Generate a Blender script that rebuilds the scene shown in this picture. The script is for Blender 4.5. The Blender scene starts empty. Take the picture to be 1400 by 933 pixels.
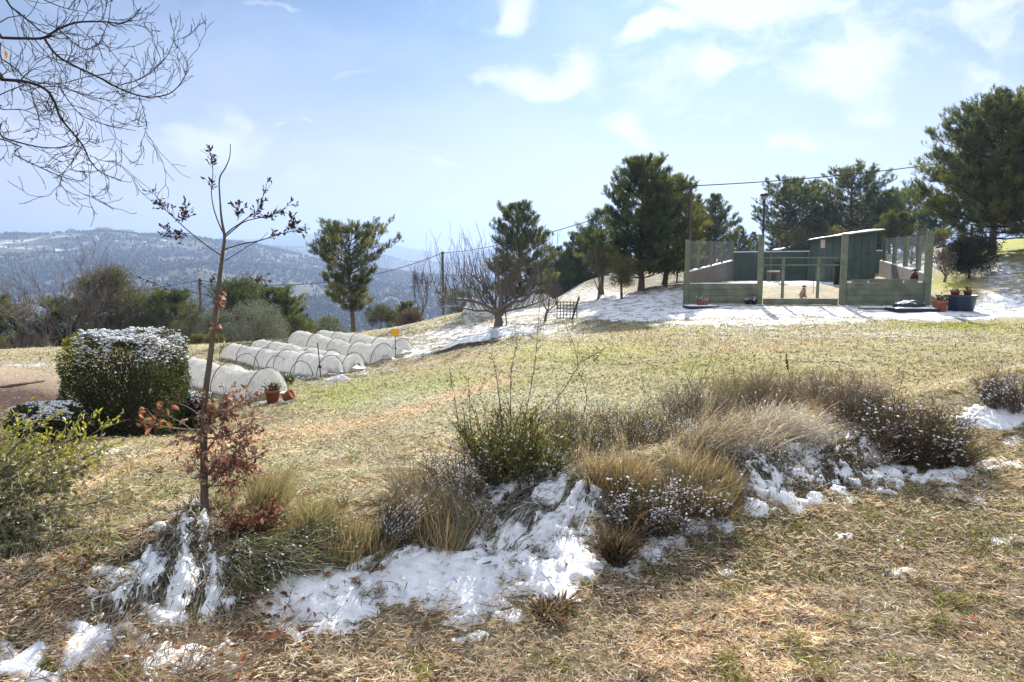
SKY_STRENGTH = 0.065; SUN_STRENGTH = 5.0; HAZE = 4.6e-4; EXPOSURE = 1.2
import bpy, math, random
import numpy as np
from math import radians as R
rng = np.random.default_rng(11)
random.seed(5)
sc = bpy.context.scene
COL = sc.collection

# ------------------------------------------------------------------ camera
CAMH = 1.65
F = 940.0
PITCH = math.atan((466.5 - 370.0) / F)
cp, sp = math.cos(PITCH), math.sin(PITCH)
cam_d = bpy.data.cameras.new('camera'); cam = bpy.data.objects.new('camera', cam_d); COL.objects.link(cam)
cam.location = (0, 0, CAMH); cam.rotation_euler = (R(90) - PITCH, 0, 0)
cam_d.sensor_width = 36.0; cam_d.lens = 36.0 * F / 1400.0
cam_d.clip_start = 0.05; cam_d.clip_end = 20000
sc.camera = cam

def ray(px, py):
    u = (px - 700.0) / F; v = (466.5 - py) / F
    return np.array([u, cp + v * sp, v * cp - sp])
def slope(py):
    v = (466.5 - np.asarray(py, float)) / F
    return (v * cp - sp) / (cp + v * sp)
def at(px, py, Y):
    d = ray(px, py)
    return np.array([0, 0, CAMH]) + d * (Y / d[1])
def project(x, y, z):
    yy = y * cp - (z - CAMH) * sp
    zz = y * sp + (z - CAMH) * cp
    yy = np.maximum(yy, 1e-3)
    return 700 + F * x / yy, 466.5 - F * zz / yy

# ------------------------------------------------------------------ noise
_T = np.random.default_rng(3).random((256, 256))
def vnoise(x, y):
    xi = np.floor(x).astype(int); yi = np.floor(y).astype(int)
    fx = x - xi; fy = y - yi
    fx = fx * fx * (3 - 2 * fx); fy = fy * fy * (3 - 2 * fy)
    a = _T[xi & 255, yi & 255]; b = _T[(xi + 1) & 255, yi & 255]
    c = _T[xi & 255, (yi + 1) & 255]; d = _T[(xi + 1) & 255, (yi + 1) & 255]
    return (a * (1 - fx) + b * fx) * (1 - fy) + (c * (1 - fx) + d * fx) * fy
def fbm(x, y, o=4):
    s = 0.0; a = 0.5; n = 0.0
    for i in range(o):
        s = s + a * vnoise(x + 17.3 * i, y + 9.1 * i); n += a
        x = x * 2.03; y = y * 2.03; a *= 0.5
    return s / n
def sstep(a, b, x):
    t = np.clip((x - a) / (b - a), 0, 1); return t * t * (3 - 2 * t)

# ------------------------------------------------------------------ terrain
CT = []   # local control points x, y, z
for (px, py, Y) in [(300,600,9.2),(160,605,7.4),(375,545,13.2),(245,515,15.9),(475,514,16.0),(311,487,19.7),
                    (505,508,16.6),(403,475,22.0),(553,486,19.9),(0,545,13.0),(0,505,18.0),(40,478,25.0),
                    (700,500,12.0),(680,446,22.0),(620,428,28.0),(740,425,25),(560,445,27),
                    (933,417,22.0),(1150,418,20.8),(1267,415,20.2),(1400,432,18.0),(1320,420,20),(1000,384,30.0),(1200,379,30.0),
                    (875,392,28.0),(820,410,28.0),(790,391,42),(800,399,35),(850,394,34.5),(900,389,34),(1325,390,23.5),(1355,348,27.0),(1400,340,29),(1400,405,21.5),
                    (1220,357,40),(1100,364,40),(1050,364,52),(1180,360,52),(1300,335,40),(1400,310,45),
                    (930,380,40),(870,385,48),(450,458,27),(1000,450,15.5),(1300,455,14.5),(900,520,10.2),
                    (1150,500,10.5),(1400,520,9.2)]:
    p = at(px, py, Y); CT.append(tuple(p))
for x, y in [(-8,-4),(0,-4),(8,-4),(-6,0),(0,0),(6,0),(-2,3),(2,3),(5,4),(8,5),(0,4.6),(3,6),(-2,4.8)]:
    CT.append((x, y, 0.0))
CT += [(-5,3,-0.05),(-9,3,-.25),(-4.5,4.6,-.06),(7.5,6.5,.1),(11,8,.3),(-20,0,-1.0),(20,0,.6),(-12,-14,-.1),(12,-14,.4),
       (-25,30,-3.6),(-14,34,-4.4),(-34,10,-2.5),(-20,46,-8.0),(-9,40,-6.5),(0,46,-6),(3,44,-1.5),(-40,40,-9),(-5,55,-10),
       (26,24,2.4),(34,36,4.5),(30,8,1.5),(20,48,2.4),(9,52,.7),(36,55,5),(15.5,21,1.35),(-13,26,-1.3),(-20,20,-1.2)]
CT = np.array(CT)
def _U(r2): return np.where(r2 > 1e-9, 0.5 * r2 * np.log(r2 + 1e-12), 0.0)
def _fit():
    X = CT[:, :2]; n = len(X)
    d2 = ((X[:, None] - X[None]) ** 2).sum(-1)
    K = _U(d2) + np.eye(n) * 1.5
    Pm = np.hstack([np.ones((n, 1)), X])
    A = np.zeros((n + 3, n + 3)); A[:n, :n] = K; A[:n, n:] = Pm; A[n:, :n] = Pm.T
    return np.linalg.solve(A, np.concatenate([CT[:, 2], np.zeros(3)]))
_W = _fit()
def h_local(x, y):
    s = _W[-3] + _W[-2] * x + _W[-1] * y
    for i in range(len(CT)):
        s = s + _W[i] * _U((x - CT[i, 0]) ** 2 + (y - CT[i, 1]) ** 2)
    return s
C1 = ([-400,-300,0,50,100,150,200,240,300,350,400,450,520,600,700,900,1500],
      [312,314,321,324,321,319,322,322,328,334,345,358,368,378,385,388,380])
C2 = ([-400,250,300,380,430,480,530,560,650,800,1500], [345,345,343,337,339,343,350,358,362,364,362])
C3 = ([-400,350,400,440,480,520,560,600,640,700,760,800,900,1500], [330,328,322,320,323,331,340,345,343,340,339,342,346,346])
def h_far(x, y):
    r = np.hypot(x, y); phi = np.arctan2(x, y)
    ph = np.clip(phi, -1.02, 1.02)
    px = 700 + F * np.tan(ph); Y = r * np.cos(ph)
    right = sstep(760, 900, px)
    back = sstep(1.4, 2.4, np.abs(phi))
    def cz(C, Yc): return CAMH + slope(np.interp(px, C[0], C[1])) * Yc
    Ks = [55., 90., 170., 320., 520., 900., 1300., 1650., 2200., 2750., 3600., 5200.]
    z1 = cz(C1, 1300.); z2 = cz(C2, 2200.); z3 = cz(C3, 3600.)
    L = [-8., -18., -38., -56., -50., (-50 + z1) * .5 - 4, z1, z1 - 45, z2, z2 - 70, z3, z3 - 150]
    Rr = [2.6, 2.6, 2.0, -2., -10., (-10 + z1) * .5, z1, z1 - 45, z2, z2 - 70, z3, z3 - 150]
    Z = np.zeros_like(r)
    vals = [(a * (1 - right) + b * right) * (1 - back) + back * 2.0 for a, b in zip(L, Rr)]
    lY = np.log(np.maximum(Y, 1.0)); lk = np.log(Ks)
    Z = vals[0] + 0 * r
    for i in range(len(Ks) - 1):
        t = np.clip((lY - lk[i]) / (lk[i + 1] - lk[i]), 0, 1)
        tt = t * t * (3 - 2 * t) if i >= 5 else t
        m = lY >= lk[i]
        Z = np.where(m, vals[i] + (vals[i + 1] - vals[i]) * tt, Z)
    amp = np.clip((Y - 150) / 700, 0, 1) * 26 * (1 - 0.4 * right)
    crest = np.exp(-((Y - 1300) / 160) ** 2) + np.exp(-((Y - 2200) / 260) ** 2) + np.exp(-((Y - 3600) / 400) ** 2)
    rid = 1 - np.abs(2 * fbm(x / 330. + 5, y / 330. + 2, 5) - 1)
    Z = Z + amp * (rid - .72) * 2.0 * (1 - .88 * np.clip(crest, 0, 1)) * (1 - back)
    return Z

# bank: a low hump across the near field (pixel line on the z=0 plane)
def flat(px, py):
    d = ray(px, py); t = -CAMH / d[2]; return (d[0] * t, d[1] * t)
BANK = np.array([flat(*p) for p in [(-120,905),(60,850),(180,790),(300,760),(420,770),(560,730),(700,715),(850,690),(960,660),(1100,620),(1280,580),(1420,545),(1600,520)]])
def seg_dist(x, y, L):
    best = np.full(np.shape(x), 1e9)
    for (ax, ay), (bx, by) in zip(L[:-1], L[1:]):
        vx, vy = bx - ax, by - ay
        t = np.clip(((x - ax) * vx + (y - ay) * vy) / (vx * vx + vy * vy), 0, 1)
        best = np.minimum(best, np.hypot(x - ax - t * vx, y - ay - t * vy))
    return best
def gz(x, y):
    x = np.asarray(x, float); y = np.asarray(y, float)
    r = np.hypot(x, y)
    near = r < 75
    w = sstep(42, 62, r)
    hl = np.where(near, h_local(np.where(near, x, 0), np.where(near, y, 0)), 0)
    h = hl * (1 - w) + h_far(x, y) * w
    d = seg_dist(x, y, BANK)
    h = h + 0.30 * np.exp(-(d / 0.62) ** 2)
    nf = np.clip(r / 6, .3, 1.0) * (1 - sstep(60, 200, r))
    h = h + (fbm(x * .6, y * .6, 3) - .5) * .10 * nf + (fbm(x * 3.1, y * 3.1, 3) - .5) * .045 * (1 - sstep(25, 60, r))
    return h
def G(px, py):
    d = ray(px, py); t = np.geomspace(1.5, 400, 900)
    X = d[0] * t; Yv = d[1] * t; Z = CAMH + d[2] * t
    g = gz(X, Yv); below = np.where(Z < g)[0]
    if len(below) == 0: i = len(t) - 1
    else: i = below[0]
    if i > 0:
        a = Z[i-1] - g[i-1]; b = g[i] - Z[i]; k = a / (a + b + 1e-9); tt = t[i-1] + (t[i] - t[i-1]) * k
    else: tt = t[0]
    return np.array([d[0] * tt, d[1] * tt, float(gz(d[0] * tt, d[1] * tt))])
def gpt(x, y): return np.array([x, y, float(gz(x, y))])
def on(px, Y):
    u = (px - 700.0) / F
    # x for column px at depth Y (pitch included, iterated)
    x = u * Y
    for _ in range(4):
        z = float(gz(x, Y)); x = u * (Y * cp - (z - CAMH) * sp)
    return np.array([x, Y, z])

# ------------------------------------------------------------------ mesh builder
class MB:
    def __init__(s): s.V = []; s.C = []; s.F = []; s.n = 0
    def add(s, V, Fc, col=(.5, .5, .5), mi=0):
        V = np.asarray(V, float).reshape(-1, 3); Fc = np.asarray(Fc, int)
        if len(V) == 0 or len(Fc) == 0: return s
        c = np.asarray(col, float)
        if c.ndim == 1: c = np.broadcast_to(c, (len(V), 3))
        s.V.append(V); s.C.append(c); s.F.append((Fc + s.n, mi)); s.n += len(V); return s
    def box(s, c, size, col=(.5,.5,.5), rz=0, mi=0, bev=0.0, M=None):
        x, y, z = [k / 2 for k in size]
        V = np.array([(-x,-y,-z),(x,-y,-z),(x,y,-z),(-x,y,-z),(-x,-y,z),(x,-y,z),(x,y,z),(-x,y,z)])
        Fq = [(0,3,2,1),(4,5,6,7),(0,1,5,4),(1,2,6,5),(2,3,7,6),(3,0,4,7)]
        if rz:
            cc, ss = math.cos(rz), math.sin(rz)
            V = V @ np.array([[cc, ss, 0], [-ss, cc, 0], [0, 0, 1]])
        return s.add(V + np.asarray(c, float), Fq, col, mi)
    def prism(s, quad_lo, quad_hi, col=(.5,.5,.5), mi=0):
        V = np.array(list(quad_lo) + list(quad_hi), float); k = len(quad_lo)
        s.add(V, [[i, (i+1) % k, k + (i+1) % k, k + i] for i in range(k)], col, mi)
        if k == 4: s.add(V, [(3,2,1,0),(4,5,6,7)], col, mi)
        else: s.add(V, [(0, i+1, i) for i in range(1, k-1)] + [(k, k+i, k+i+1) for i in range(1, k-1)], col, mi)
        return s
    def tube(s, pts, rad, sides=6, col=(.5,.5,.5), cap=True, mi=0):
        P = np.asarray(pts, float); n = len(P); rad = np.broadcast_to(np.asarray(rad, float), (n,))
        T = np.gradient(P, axis=0); T /= np.linalg.norm(T, axis=1)[:, None] + 1e-12
        ref = np.array([0, 0, 1.]) if abs(T[0][2]) < .9 else np.array([1., 0, 0])
        A = np.cross(T, ref); A /= np.linalg.norm(A, axis=1)[:, None] + 1e-12; B = np.cross(T, A)
        a = np.arange(sides) * 2 * math.pi / sides
        V = P[:, None] + rad[:, None, None] * (np.cos(a)[None, :, None] * A[:, None] + np.sin(a)[None, :, None] * B[:, None])
        V = V.reshape(-1, 3)
        i = np.arange(n - 1)[:, None] * sides; j = np.arange(sides)[None]; j2 = (j + 1) % sides
        Q = np.stack([i + j, i + j2, i + sides + j2, i + sides + j], -1).reshape(-1, 4)
        s.add(V, Q, col, mi)
        if cap:
            tip = np.vstack([V[-sides:], P[-1:]]); bot = np.vstack([V[:sides], P[:1]])
            s.add(tip, [(k, (k+1) % sides, sides) for k in range(sides)], col, mi)
            s.add(bot, [((k+1) % sides, k, sides) for k in range(sides)], col, mi)
        return s
    def tubes(s, P, rad, col=(.5,.5,.5), sides=3, mi=0):
        # P (n,k,3), rad (n,k): many thin tubes at once
        P = np.asarray(P, float); n, k, _ = P.shape
        if n == 0: return s
        rad = np.broadcast_to(rad, (n, k))
        T = np.gradient(P, axis=1); T /= np.linalg.norm(T, axis=2)[..., None] + 1e-12
        ref = np.where(np.abs(T[..., 2:3]) < .8, np.array([0, 0, 1.]), np.array([1., 0, 0]))
        A = np.cross(T, ref); A /= np.linalg.norm(A, axis=2)[..., None] + 1e-12; B = np.cross(T, A)
        a = np.arange(sides) * 2 * math.pi / sides
        V = P[:, :, None] + rad[:, :, None, None] * (np.cos(a)[:, None] * A[:, :, None] + np.sin(a)[:, None] * B[:, :, None])
        c = np.asarray(col, float)
        if c.ndim == 2: c = np.repeat(c, k * sides, axis=0)
        b = (np.arange(n) * k * sides)[:, None, None]; i = (np.arange(k - 1) * sides)[None, :, None]; j = np.arange(sides)[None, None]
        j2 = (j + 1) % sides
        Q = np.stack([b + i + j, b + i + j2, b + i + sides + j2, b + i + sides + j], -1).reshape(-1, 4)
        return s.add(V.reshape(-1, 3), Q, c, mi)
    def blades(s, P, D, L, W, bend, col, mi=0):
        # grass blades: base P, unit dir D, length L, width W, bend vector (n,3)
        n = len(P)
        if n == 0: return s
        L = np.broadcast_to(L, (n,))[:, None]; W = np.broadcast_to(W, (n,))[:, None]
        S = np.cross(D, rng.normal(size=(n, 3))); S /= np.linalg.norm(S, axis=1)[:, None] + 1e-9
        M = P + D * L * .55 + bend * L * .25; E = P + D * L * .9 + bend * L
        V = np.stack([P - S*W*.5, P + S*W*.5, M + S*W*.42, M - S*W*.42, E], 1).reshape(-1, 3)
        b = (np.arange(n) * 5)[:, None]
        c = np.asarray(col, float); c = np.repeat(c, 5, axis=0) if c.ndim == 2 else c
        off = s.n; s.add(V, b + np.array([0, 1, 2, 3]), c, mi)
        s.F.append((b + np.array([3, 2, 4]) + off, mi)); return s
    def leaves(s, P, A, N, L, W, col, mi=0, fold=.25):
        n = len(P)
        if n == 0: return s
        A = A / (np.linalg.norm(A, axis=1)[:, None] + 1e-9)
        S = np.cross(A, N); S /= np.linalg.norm(S, axis=1)[:, None] + 1e-9; U = np.cross(S, A)
        L = np.broadcast_to(L, (n,))[:, None]; W = np.broadcast_to(W, (n,))[:, None]
        f = U * W * fold
        V = np.stack([P, P + A*L*.35 + S*W*.5 + f, P + A*L*.75 + S*W*.36 + f*.7, P + A*L, P + A*L*.75 - S*W*.36 + f*.7, P + A*L*.35 - S*W*.5 + f], 1).reshape(-1, 3)
        b = (np.arange(n) * 6)[:, None]
        c = np.asarray(col, float); c = np.repeat(c, 6, axis=0) if c.ndim == 2 else c
        off = s.n; s.add(V, b + np.array([0, 1, 2, 3]), c, mi)
        s.F.append((b + np.array([0, 3, 4, 5]) + off, mi)); return s
    def lumps(s, P, size, col=(.9,.9,.92), jit=.25, axis=None, mi=0):
        # little rounded snow lumps: icosahedra, size (n,3) half extents
        P = np.asarray(P, float); n = len(P)
        if n == 0: return s
        V = ICO[None] * (1 + rng.uniform(-jit, jit, (n, 12, 1)))
        V = V * np.asarray(size).reshape(n, 1, 3)
        if axis is None:
            a = rng.uniform(0, 6.28, n); X = np.stack([np.cos(a), np.sin(a), 0 * a], 1)
        else: X = axis / (np.linalg.norm(axis, axis=1)[:, None] + 1e-9)
        Yv = np.cross(np.array([0, 0, 1.]), X); Yv /= np.linalg.norm(Yv, axis=1)[:, None] + 1e-9
        Z = np.cross(X, Yv)
        V = V[..., 0:1] * X[:, None] + V[..., 1:2] * Yv[:, None] + V[..., 2:3] * Z[:, None] + P[:, None]
        Fq = (np.arange(n) * 12)[:, None, None] + ICF[None]
        return s.add(V.reshape(-1, 3), Fq.reshape(-1, 3), col, mi)
    def lathe(s, c, prof, sides=20, col=(.5,.5,.5), mi=0):
        V = []; c = np.asarray(c, float)
        for r_, z in prof:
            for i in range(sides):
                a = i * 2 * math.pi / sides; V.append((r_ * math.cos(a), r_ * math.sin(a), z))
        Fq = [(k*sides+i, k*sides+(i+1) % sides, (k+1)*sides+(i+1) % sides, (k+1)*sides+i) for k in range(len(prof)-1) for i in range(sides)]
        return s.add(np.array(V) + c, Fq, col, mi)
    def build(s, name, mats, parent=None, smooth=False, loc=None):
        me = bpy.data.meshes.new(name)
        V = np.vstack(s.V)
        if loc is not None: V = V - np.asarray(loc, float)
        me.vertices.add(len(V)); me.vertices.foreach_set('co', V.astype(np.float32).ravel())
        li = np.concatenate([f.ravel() for f, _ in s.F]); tot = np.concatenate([np.full(len(f), f.shape[1]) for f, _ in s.F])
        mi = np.concatenate([np.full(len(f), m) for f, m in s.F])
        me.loops.add(len(li)); me.loops.foreach_set('vertex_index', li.astype(np.int32))
        me.polygons.add(len(tot)); st = np.concatenate([[0], np.cumsum(tot)[:-1]])
        me.polygons.foreach_set('loop_start', st.astype(np.int32))
        me.polygons.foreach_set('material_index', mi.astype(np.int32))
        me.polygons.foreach_set('use_smooth', np.full(len(tot), bool(smooth)))
        me.update(calc_edges=True)
        at_ = me.attributes.new('col', 'FLOAT_COLOR', 'POINT')
        C = np.vstack(s.C); C = np.hstack([C, np.ones((len(C), 1))]); at_.data.foreach_set('color', C.astype(np.float32).ravel())
        for m in (mats if isinstance(mats, (list, tuple)) else [mats]): me.materials.append(m)
        o = bpy.data.objects.new(name, me); COL.objects.link(o)
        if loc is not None: o.location = [float(k) for k in loc]
        if parent is not None:
            o.parent = parent
            o.location = [0, 0, 0] if loc is None else [float(a - b) for a, b in zip(loc, parent.location)]
        return o
_g = (1 + 5 ** .5) / 2
ICO = np.array([(-1,_g,0),(1,_g,0),(-1,-_g,0),(1,-_g,0),(0,-1,_g),(0,1,_g),(0,-1,-_g),(0,1,-_g),(_g,0,-1),(_g,0,1),(-_g,0,-1),(-_g,0,1)]) / math.hypot(1, _g)
ICF = np.array([(0,11,5),(0,5,1),(0,1,7),(0,7,10),(0,10,11),(1,5,9),(5,11,4),(11,10,2),(10,7,6),(7,1,8),(3,9,4),(3,4,2),(3,2,6),(3,6,8),(3,8,9),(4,9,5),(2,4,11),(6,2,10),(8,6,7),(9,8,1)])

def tag(o, label=None, cat=None, group=None, kind=None):
    if label: o['label'] = label
    if cat: o['category'] = cat
    if group: o['group'] = group
    if kind: o['kind'] = kind
    return o
def empty(name, loc, label, cat, group=None):
    o = bpy.data.objects.new(name, None); COL.objects.link(o); o.location = [float(k) for k in loc]; o.empty_display_size = .2
    return tag(o, label, cat, group)
class Thing:
    """An Empty at the base; parts are built in world coordinates and stored relative to it."""
    def __init__(s, name, loc, label, cat, group=None):
        s.o = empty(name, loc, label, cat, group); s.loc = np.asarray(loc, float)
    def part(s, mb, name, mats, smooth=False, parent=None, label=None):
        o = mb.build(name, mats, None, smooth, loc=s.loc)
        o.parent = parent or s.o; o.location = (0, 0, 0)
        if label: o['label'] = label
        return o
def nz(v): v = np.asarray(v, float); return v / (np.linalg.norm(v, axis=-1, keepdims=True) + 1e-9)
def spline(pts, n):
    P = np.asarray(pts, float); t = np.linspace(0, len(P) - 1, n)
    Q = np.vstack([2*P[0]-P[1], P, 2*P[-1]-P[-2]]); out = []
    for k in t:
        i = min(int(k), len(P) - 2); f = k - i; a, b, c, d = Q[i:i+4]
        out.append(.5*((2*b) + (-a+c)*f + (2*a-5*b+4*c-d)*f*f + (-a+3*b-3*c+d)*f**3))
    return np.array(out)
def jcol(c, n, v=.15, h=.05):
    c = np.asarray(c, float)[None] * (1 + rng.normal(0, v, (n, 1))) * (1 + rng.normal(0, h, (n, 3)))
    return np.clip(c, .004, .95)
def mixcols(cols, w, n, v=.15, h=.05):
    w = np.asarray(w, float); k = rng.choice(len(cols), n, p=w / w.sum())
    c = np.asarray(cols, float)[k]
    return np.clip(c * (1 + rng.normal(0, v, (n, 1))) * (1 + rng.normal(0, h, (n, 3))), .004, .95)

# ------------------------------------------------------------------ materials
def mat(name, build):
    m = bpy.data.materials.new(name); m.use_nodes = True; nt = m.node_tree; nt.nodes.clear()
    N = lambda t, **k: _n(nt, t, **k)
    out = N('ShaderNodeOutputMaterial'); sh = build(nt, N); nt.links.new(sh, out.inputs['Surface']); return m
def _n(nt, t, **k):
    n = nt.nodes.new(t)
    for a, b in k.items(): setattr(n, a, b)
    return n
def plain(name, col, rough=.7, var=.25, scale=8., metal=0., bump=.15, spec=.3, bscale=None, stretch=(1,1,1)):
    def b(nt, N):
        tc = N('ShaderNodeTexCoord'); mp = N('ShaderNodeMapping'); mp.inputs['Scale'].default_value = stretch
        nt.links.new(tc.outputs['Object'], mp.inputs[0])
        no = N('ShaderNodeTexNoise'); no.inputs['Scale'].default_value = scale; no.inputs['Detail'].default_value = 6
        nt.links.new(mp.outputs[0], no.inputs['Vector'])
        mr = N('ShaderNodeMapRange'); mr.inputs['From Min'].default_value = .25; mr.inputs['From Max'].default_value = .75
        mr.inputs['To Min'].default_value = 1 - var; mr.inputs['To Max'].default_value = 1 + var
        nt.links.new(no.outputs[0], mr.inputs[0])
        mx = N('ShaderNodeVectorMath', operation='SCALE'); mx.inputs[0].default_value = col; nt.links.new(mr.outputs[0], mx.inputs['Scale'])
        p = N('ShaderNodeBsdfPrincipled'); nt.links.new(mx.outputs[0], p.inputs['Base Color'])
        p.inputs['Roughness'].default_value = rough; p.inputs['Metallic'].default_value = metal
        p.inputs['Specular IOR Level'].default_value = spec
        if bump:
            n2 = N('ShaderNodeTexNoise'); n2.inputs['Scale'].default_value = bscale or scale * 4; n2.inputs['Detail'].default_value = 5
            nt.links.new(mp.outputs[0], n2.inputs['Vector'])
            bp = N('ShaderNodeBump'); bp.inputs['Strength'].default_value = bump; bp.inputs['Distance'].default_value = .02
            nt.links.new(n2.outputs[0], bp.inputs['Height']); nt.links.new(bp.outputs[0], p.inputs['Normal'])
        return p.outputs[0]
    return mat(name, b)
def foliage(name, trans=.35, rough=.55, spec=.25, tint=(1.25, 1.2, .6)):
    def b(nt, N):
        a = N('ShaderNodeAttribute', attribute_name='col')
        p = N('ShaderNodeBsdfPrincipled'); p.inputs['Roughness'].default_value = rough; p.inputs['Specular IOR Level'].default_value = spec
        nt.links.new(a.outputs['Color'], p.inputs['Base Color'])
        t = N('ShaderNodeBsdfTranslucent'); mu = N('ShaderNodeVectorMath', operation='MULTIPLY'); mu.inputs[1].default_value = tint
        nt.links.new(a.outputs['Color'], mu.inputs[0]); nt.links.new(mu.outputs[0], t.inputs['Color'])
        m = N('ShaderNodeMixShader'); m.inputs[0].default_value = trans
        nt.links.new(p.outputs[0], m.inputs[1]); nt.links.new(t.outputs[0], m.inputs[2]); return m.outputs[0]
    return mat(name, b)
M = {}
M['leaf'] = foliage('leaf_green', .42)
M['needle'] = foliage('pine_needles', .42, .5, .3, (1.5, 1.4, .6))
M['straw'] = foliage('dry_straw', .36, .7, .2, (1.1, 1.0, .8))
M['dryleaf'] = foliage('dry_leaf', .35, .55, .3, (1.15, .85, .6))
M['darkleaf'] = foliage('withered_leaf', .08, .6, .2, (1.1, .9, .7))
def bark(name, var=.3):
    def b(nt, N):
        a = N('ShaderNodeAttribute', attribute_name='col'); tc = N('ShaderNodeTexCoord')
        mp = N('ShaderNodeMapping'); mp.inputs['Scale'].default_value = (1, 1, .25); nt.links.new(tc.outputs['Object'], mp.inputs[0])
        no = N('ShaderNodeTexNoise'); no.inputs['Scale'].default_value = 45; no.inputs['Detail'].default_value = 6; nt.links.new(mp.outputs[0], no.inputs['Vector'])
        mr = N('ShaderNodeMapRange'); mr.inputs['To Min'].default_value = .45; mr.inputs['To Max'].default_value = 1.55; nt.links.new(no.outputs[0], mr.inputs[0])
        s = N('ShaderNodeVectorMath', operation='SCALE'); nt.links.new(a.outputs['Color'], s.inputs[0]); nt.links.new(mr.outputs[0], s.inputs['Scale'])
        p = N('ShaderNodeBsdfPrincipled'); p.inputs['Roughness'].default_value = .85; p.inputs['Specular IOR Level'].default_value = .15
        nt.links.new(s.outputs[0], p.inputs['Base Color'])
        bp = N('ShaderNodeBump'); bp.inputs['Strength'].default_value = .6; bp.inputs['Distance'].default_value = .01
        nt.links.new(no.outputs[0], bp.inputs['Height']); nt.links.new(bp.outputs[0], p.inputs['Normal']); return p.outputs[0]
    return mat(name, b)
M['bark'] = bark('bark')
def snowmat(nt, N):
    tc = N('ShaderNodeTexCoord')
    no = N('ShaderNodeTexNoise'); no.inputs['Scale'].default_value = 55; no.inputs['Detail'].default_value = 8; no.inputs['Roughness'].default_value = .65
    nt.links.new(tc.outputs['Object'], no.inputs['Vector'])
    n2 = N('ShaderNodeTexNoise'); n2.inputs['Scale'].default_value = 11; n2.inputs['Detail'].default_value = 6; nt.links.new(tc.outputs['Object'], n2.inputs['Vector'])
    cr = N('ShaderNodeValToRGB'); cr.color_ramp.elements[0].position = .3; cr.color_ramp.elements[1].position = .62
    cr.color_ramp.elements[0].color = (.60, .62, .66, 1); cr.color_ramp.elements[1].color = (.86, .88, .91, 1)
    nt.links.new(n2.outputs[0], cr.inputs[0])
    p = N('ShaderNodeBsdfPrincipled'); p.inputs['Roughness'].default_value = .6; p.inputs['Specular IOR Level'].default_value = .4
    p.inputs['Subsurface Weight'].default_value = 0.0
    nt.links.new(cr.outputs[0], p.inputs['Base Color'])
    bp = N('ShaderNodeBump'); bp.inputs['Strength'].default_value = .55; bp.inputs['Distance'].default_value = .02
    nt.links.new(no.outputs[0], bp.inputs['Height']); nt.links.new(bp.outputs[0], p.inputs['Normal']); return p.outputs[0]
M['snow'] = mat('snow', snowmat)
# ------------------------------------------------------------------ light
SUN_EL, SUN_AZ = 31.0, 13.5       # degrees above the horizon, degrees right of +Y
w = bpy.data.worlds.new('World'); sc.world = w; w.use_nodes = True
nt = w.node_tree; nt.nodes.clear()
def NW(t, **k): return _n(nt, t, **k)
lk = nt.links.new
sky = NW('ShaderNodeTexSky', sky_type='NISHITA'); sky.sun_disc = False
sky.sun_elevation = R(SUN_EL); sky.sun_rotation = R(SUN_AZ); sky.air_density = 1.0; sky.dust_density = 0.8; sky.ozone_density = 1.5; sky.altitude = 500
geo = NW('ShaderNodeTexCoord'); sx = NW('ShaderNodeSeparateXYZ'); lk(geo.outputs['Generated'], sx.inputs[0])
ab = NW('ShaderNodeMath', operation='ABSOLUTE'); lk(sx.outputs[1], ab.inputs[0])
mxn = NW('ShaderNodeMath', operation='MAXIMUM'); lk(ab.outputs[0], mxn.inputs[0]); mxn.inputs[1].default_value = .12
du = NW('ShaderNodeMath', operation='DIVIDE'); lk(sx.outputs[0], du.inputs[0]); lk(mxn.outputs[0], du.inputs[1])
dv = NW('ShaderNodeMath', operation='DIVIDE'); lk(sx.outputs[2], dv.inputs[0]); lk(mxn.outputs[0], dv.inputs[1])
uv = NW('ShaderNodeCombineXYZ'); lk(du.outputs[0], uv.inputs[0]); lk(dv.outputs[0], uv.inputs[1])
# low-frequency warp gives the clouds ragged edges
wn = NW('ShaderNodeTexNoise'); wn.inputs['Scale'].default_value = 9; wn.inputs['Detail'].default_value = 8; lk(uv.outputs[0], wn.inputs['Vector'])
ws = NW('ShaderNodeVectorMath', operation='SUBTRACT'); lk(wn.outputs['Color'], ws.inputs[0]); ws.inputs[1].default_value = (.5, .5, .5)
wm = NW('ShaderNodeVectorMath', operation='SCALE'); lk(ws.outputs[0], wm.inputs[0]); wm.inputs['Scale'].default_value = .10
uvw = NW('ShaderNodeVectorMath', operation='ADD'); lk(uv.outputs[0], uvw.inputs[0]); lk(wm.outputs[0], uvw.inputs[1])
CL = [(960,10,400,130,.24),(1100,150,220,80,.12),(420,250,300,40,.35),(250,150,200,60,.12),(790,95,36,36,1.1),(745,118,50,24,.95),(690,118,60,22,.6),(840,166,34,22,1.1),(880,188,30,18,.8),(1170,75,62,40,1.15),(1120,100,46,32,.8),(1185,148,40,18,.75),
      (964,95,30,16,1.15),(1072,203,46,14,1.2),(1020,0,110,26,1.2),(950,-5,60,24,1.0),(885,34,44,13,1.0),(700,14,32,30,.95),(318,182,70,34,.85),
      (230,205,160,24,.6),(60,185,120,40,.45),(600,229,46,6,.7),(440,162,34,6,.8),(400,166,16,5,.6),(1330,18,110,40,.85),(1010,60,200,70,.34),(930,130,120,60,.25),
      (500,212,90,12,.5),(1330,110,90,40,.45),(150,110,130,34,.3),(395,14,60,9,.75),(430,95,170,8,.4),(650,287,60,7,.75),(560,290,30,5,.6),(1230,-80,260,60,.8),
      (700,-130,400,70,.7),(300,-110,260,60,.6),(-200,150,260,120,.6),(1650,120,240,120,.6),(1160,190,60,20,.4),(120,220,70,14,.5)]
acc = None
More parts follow.
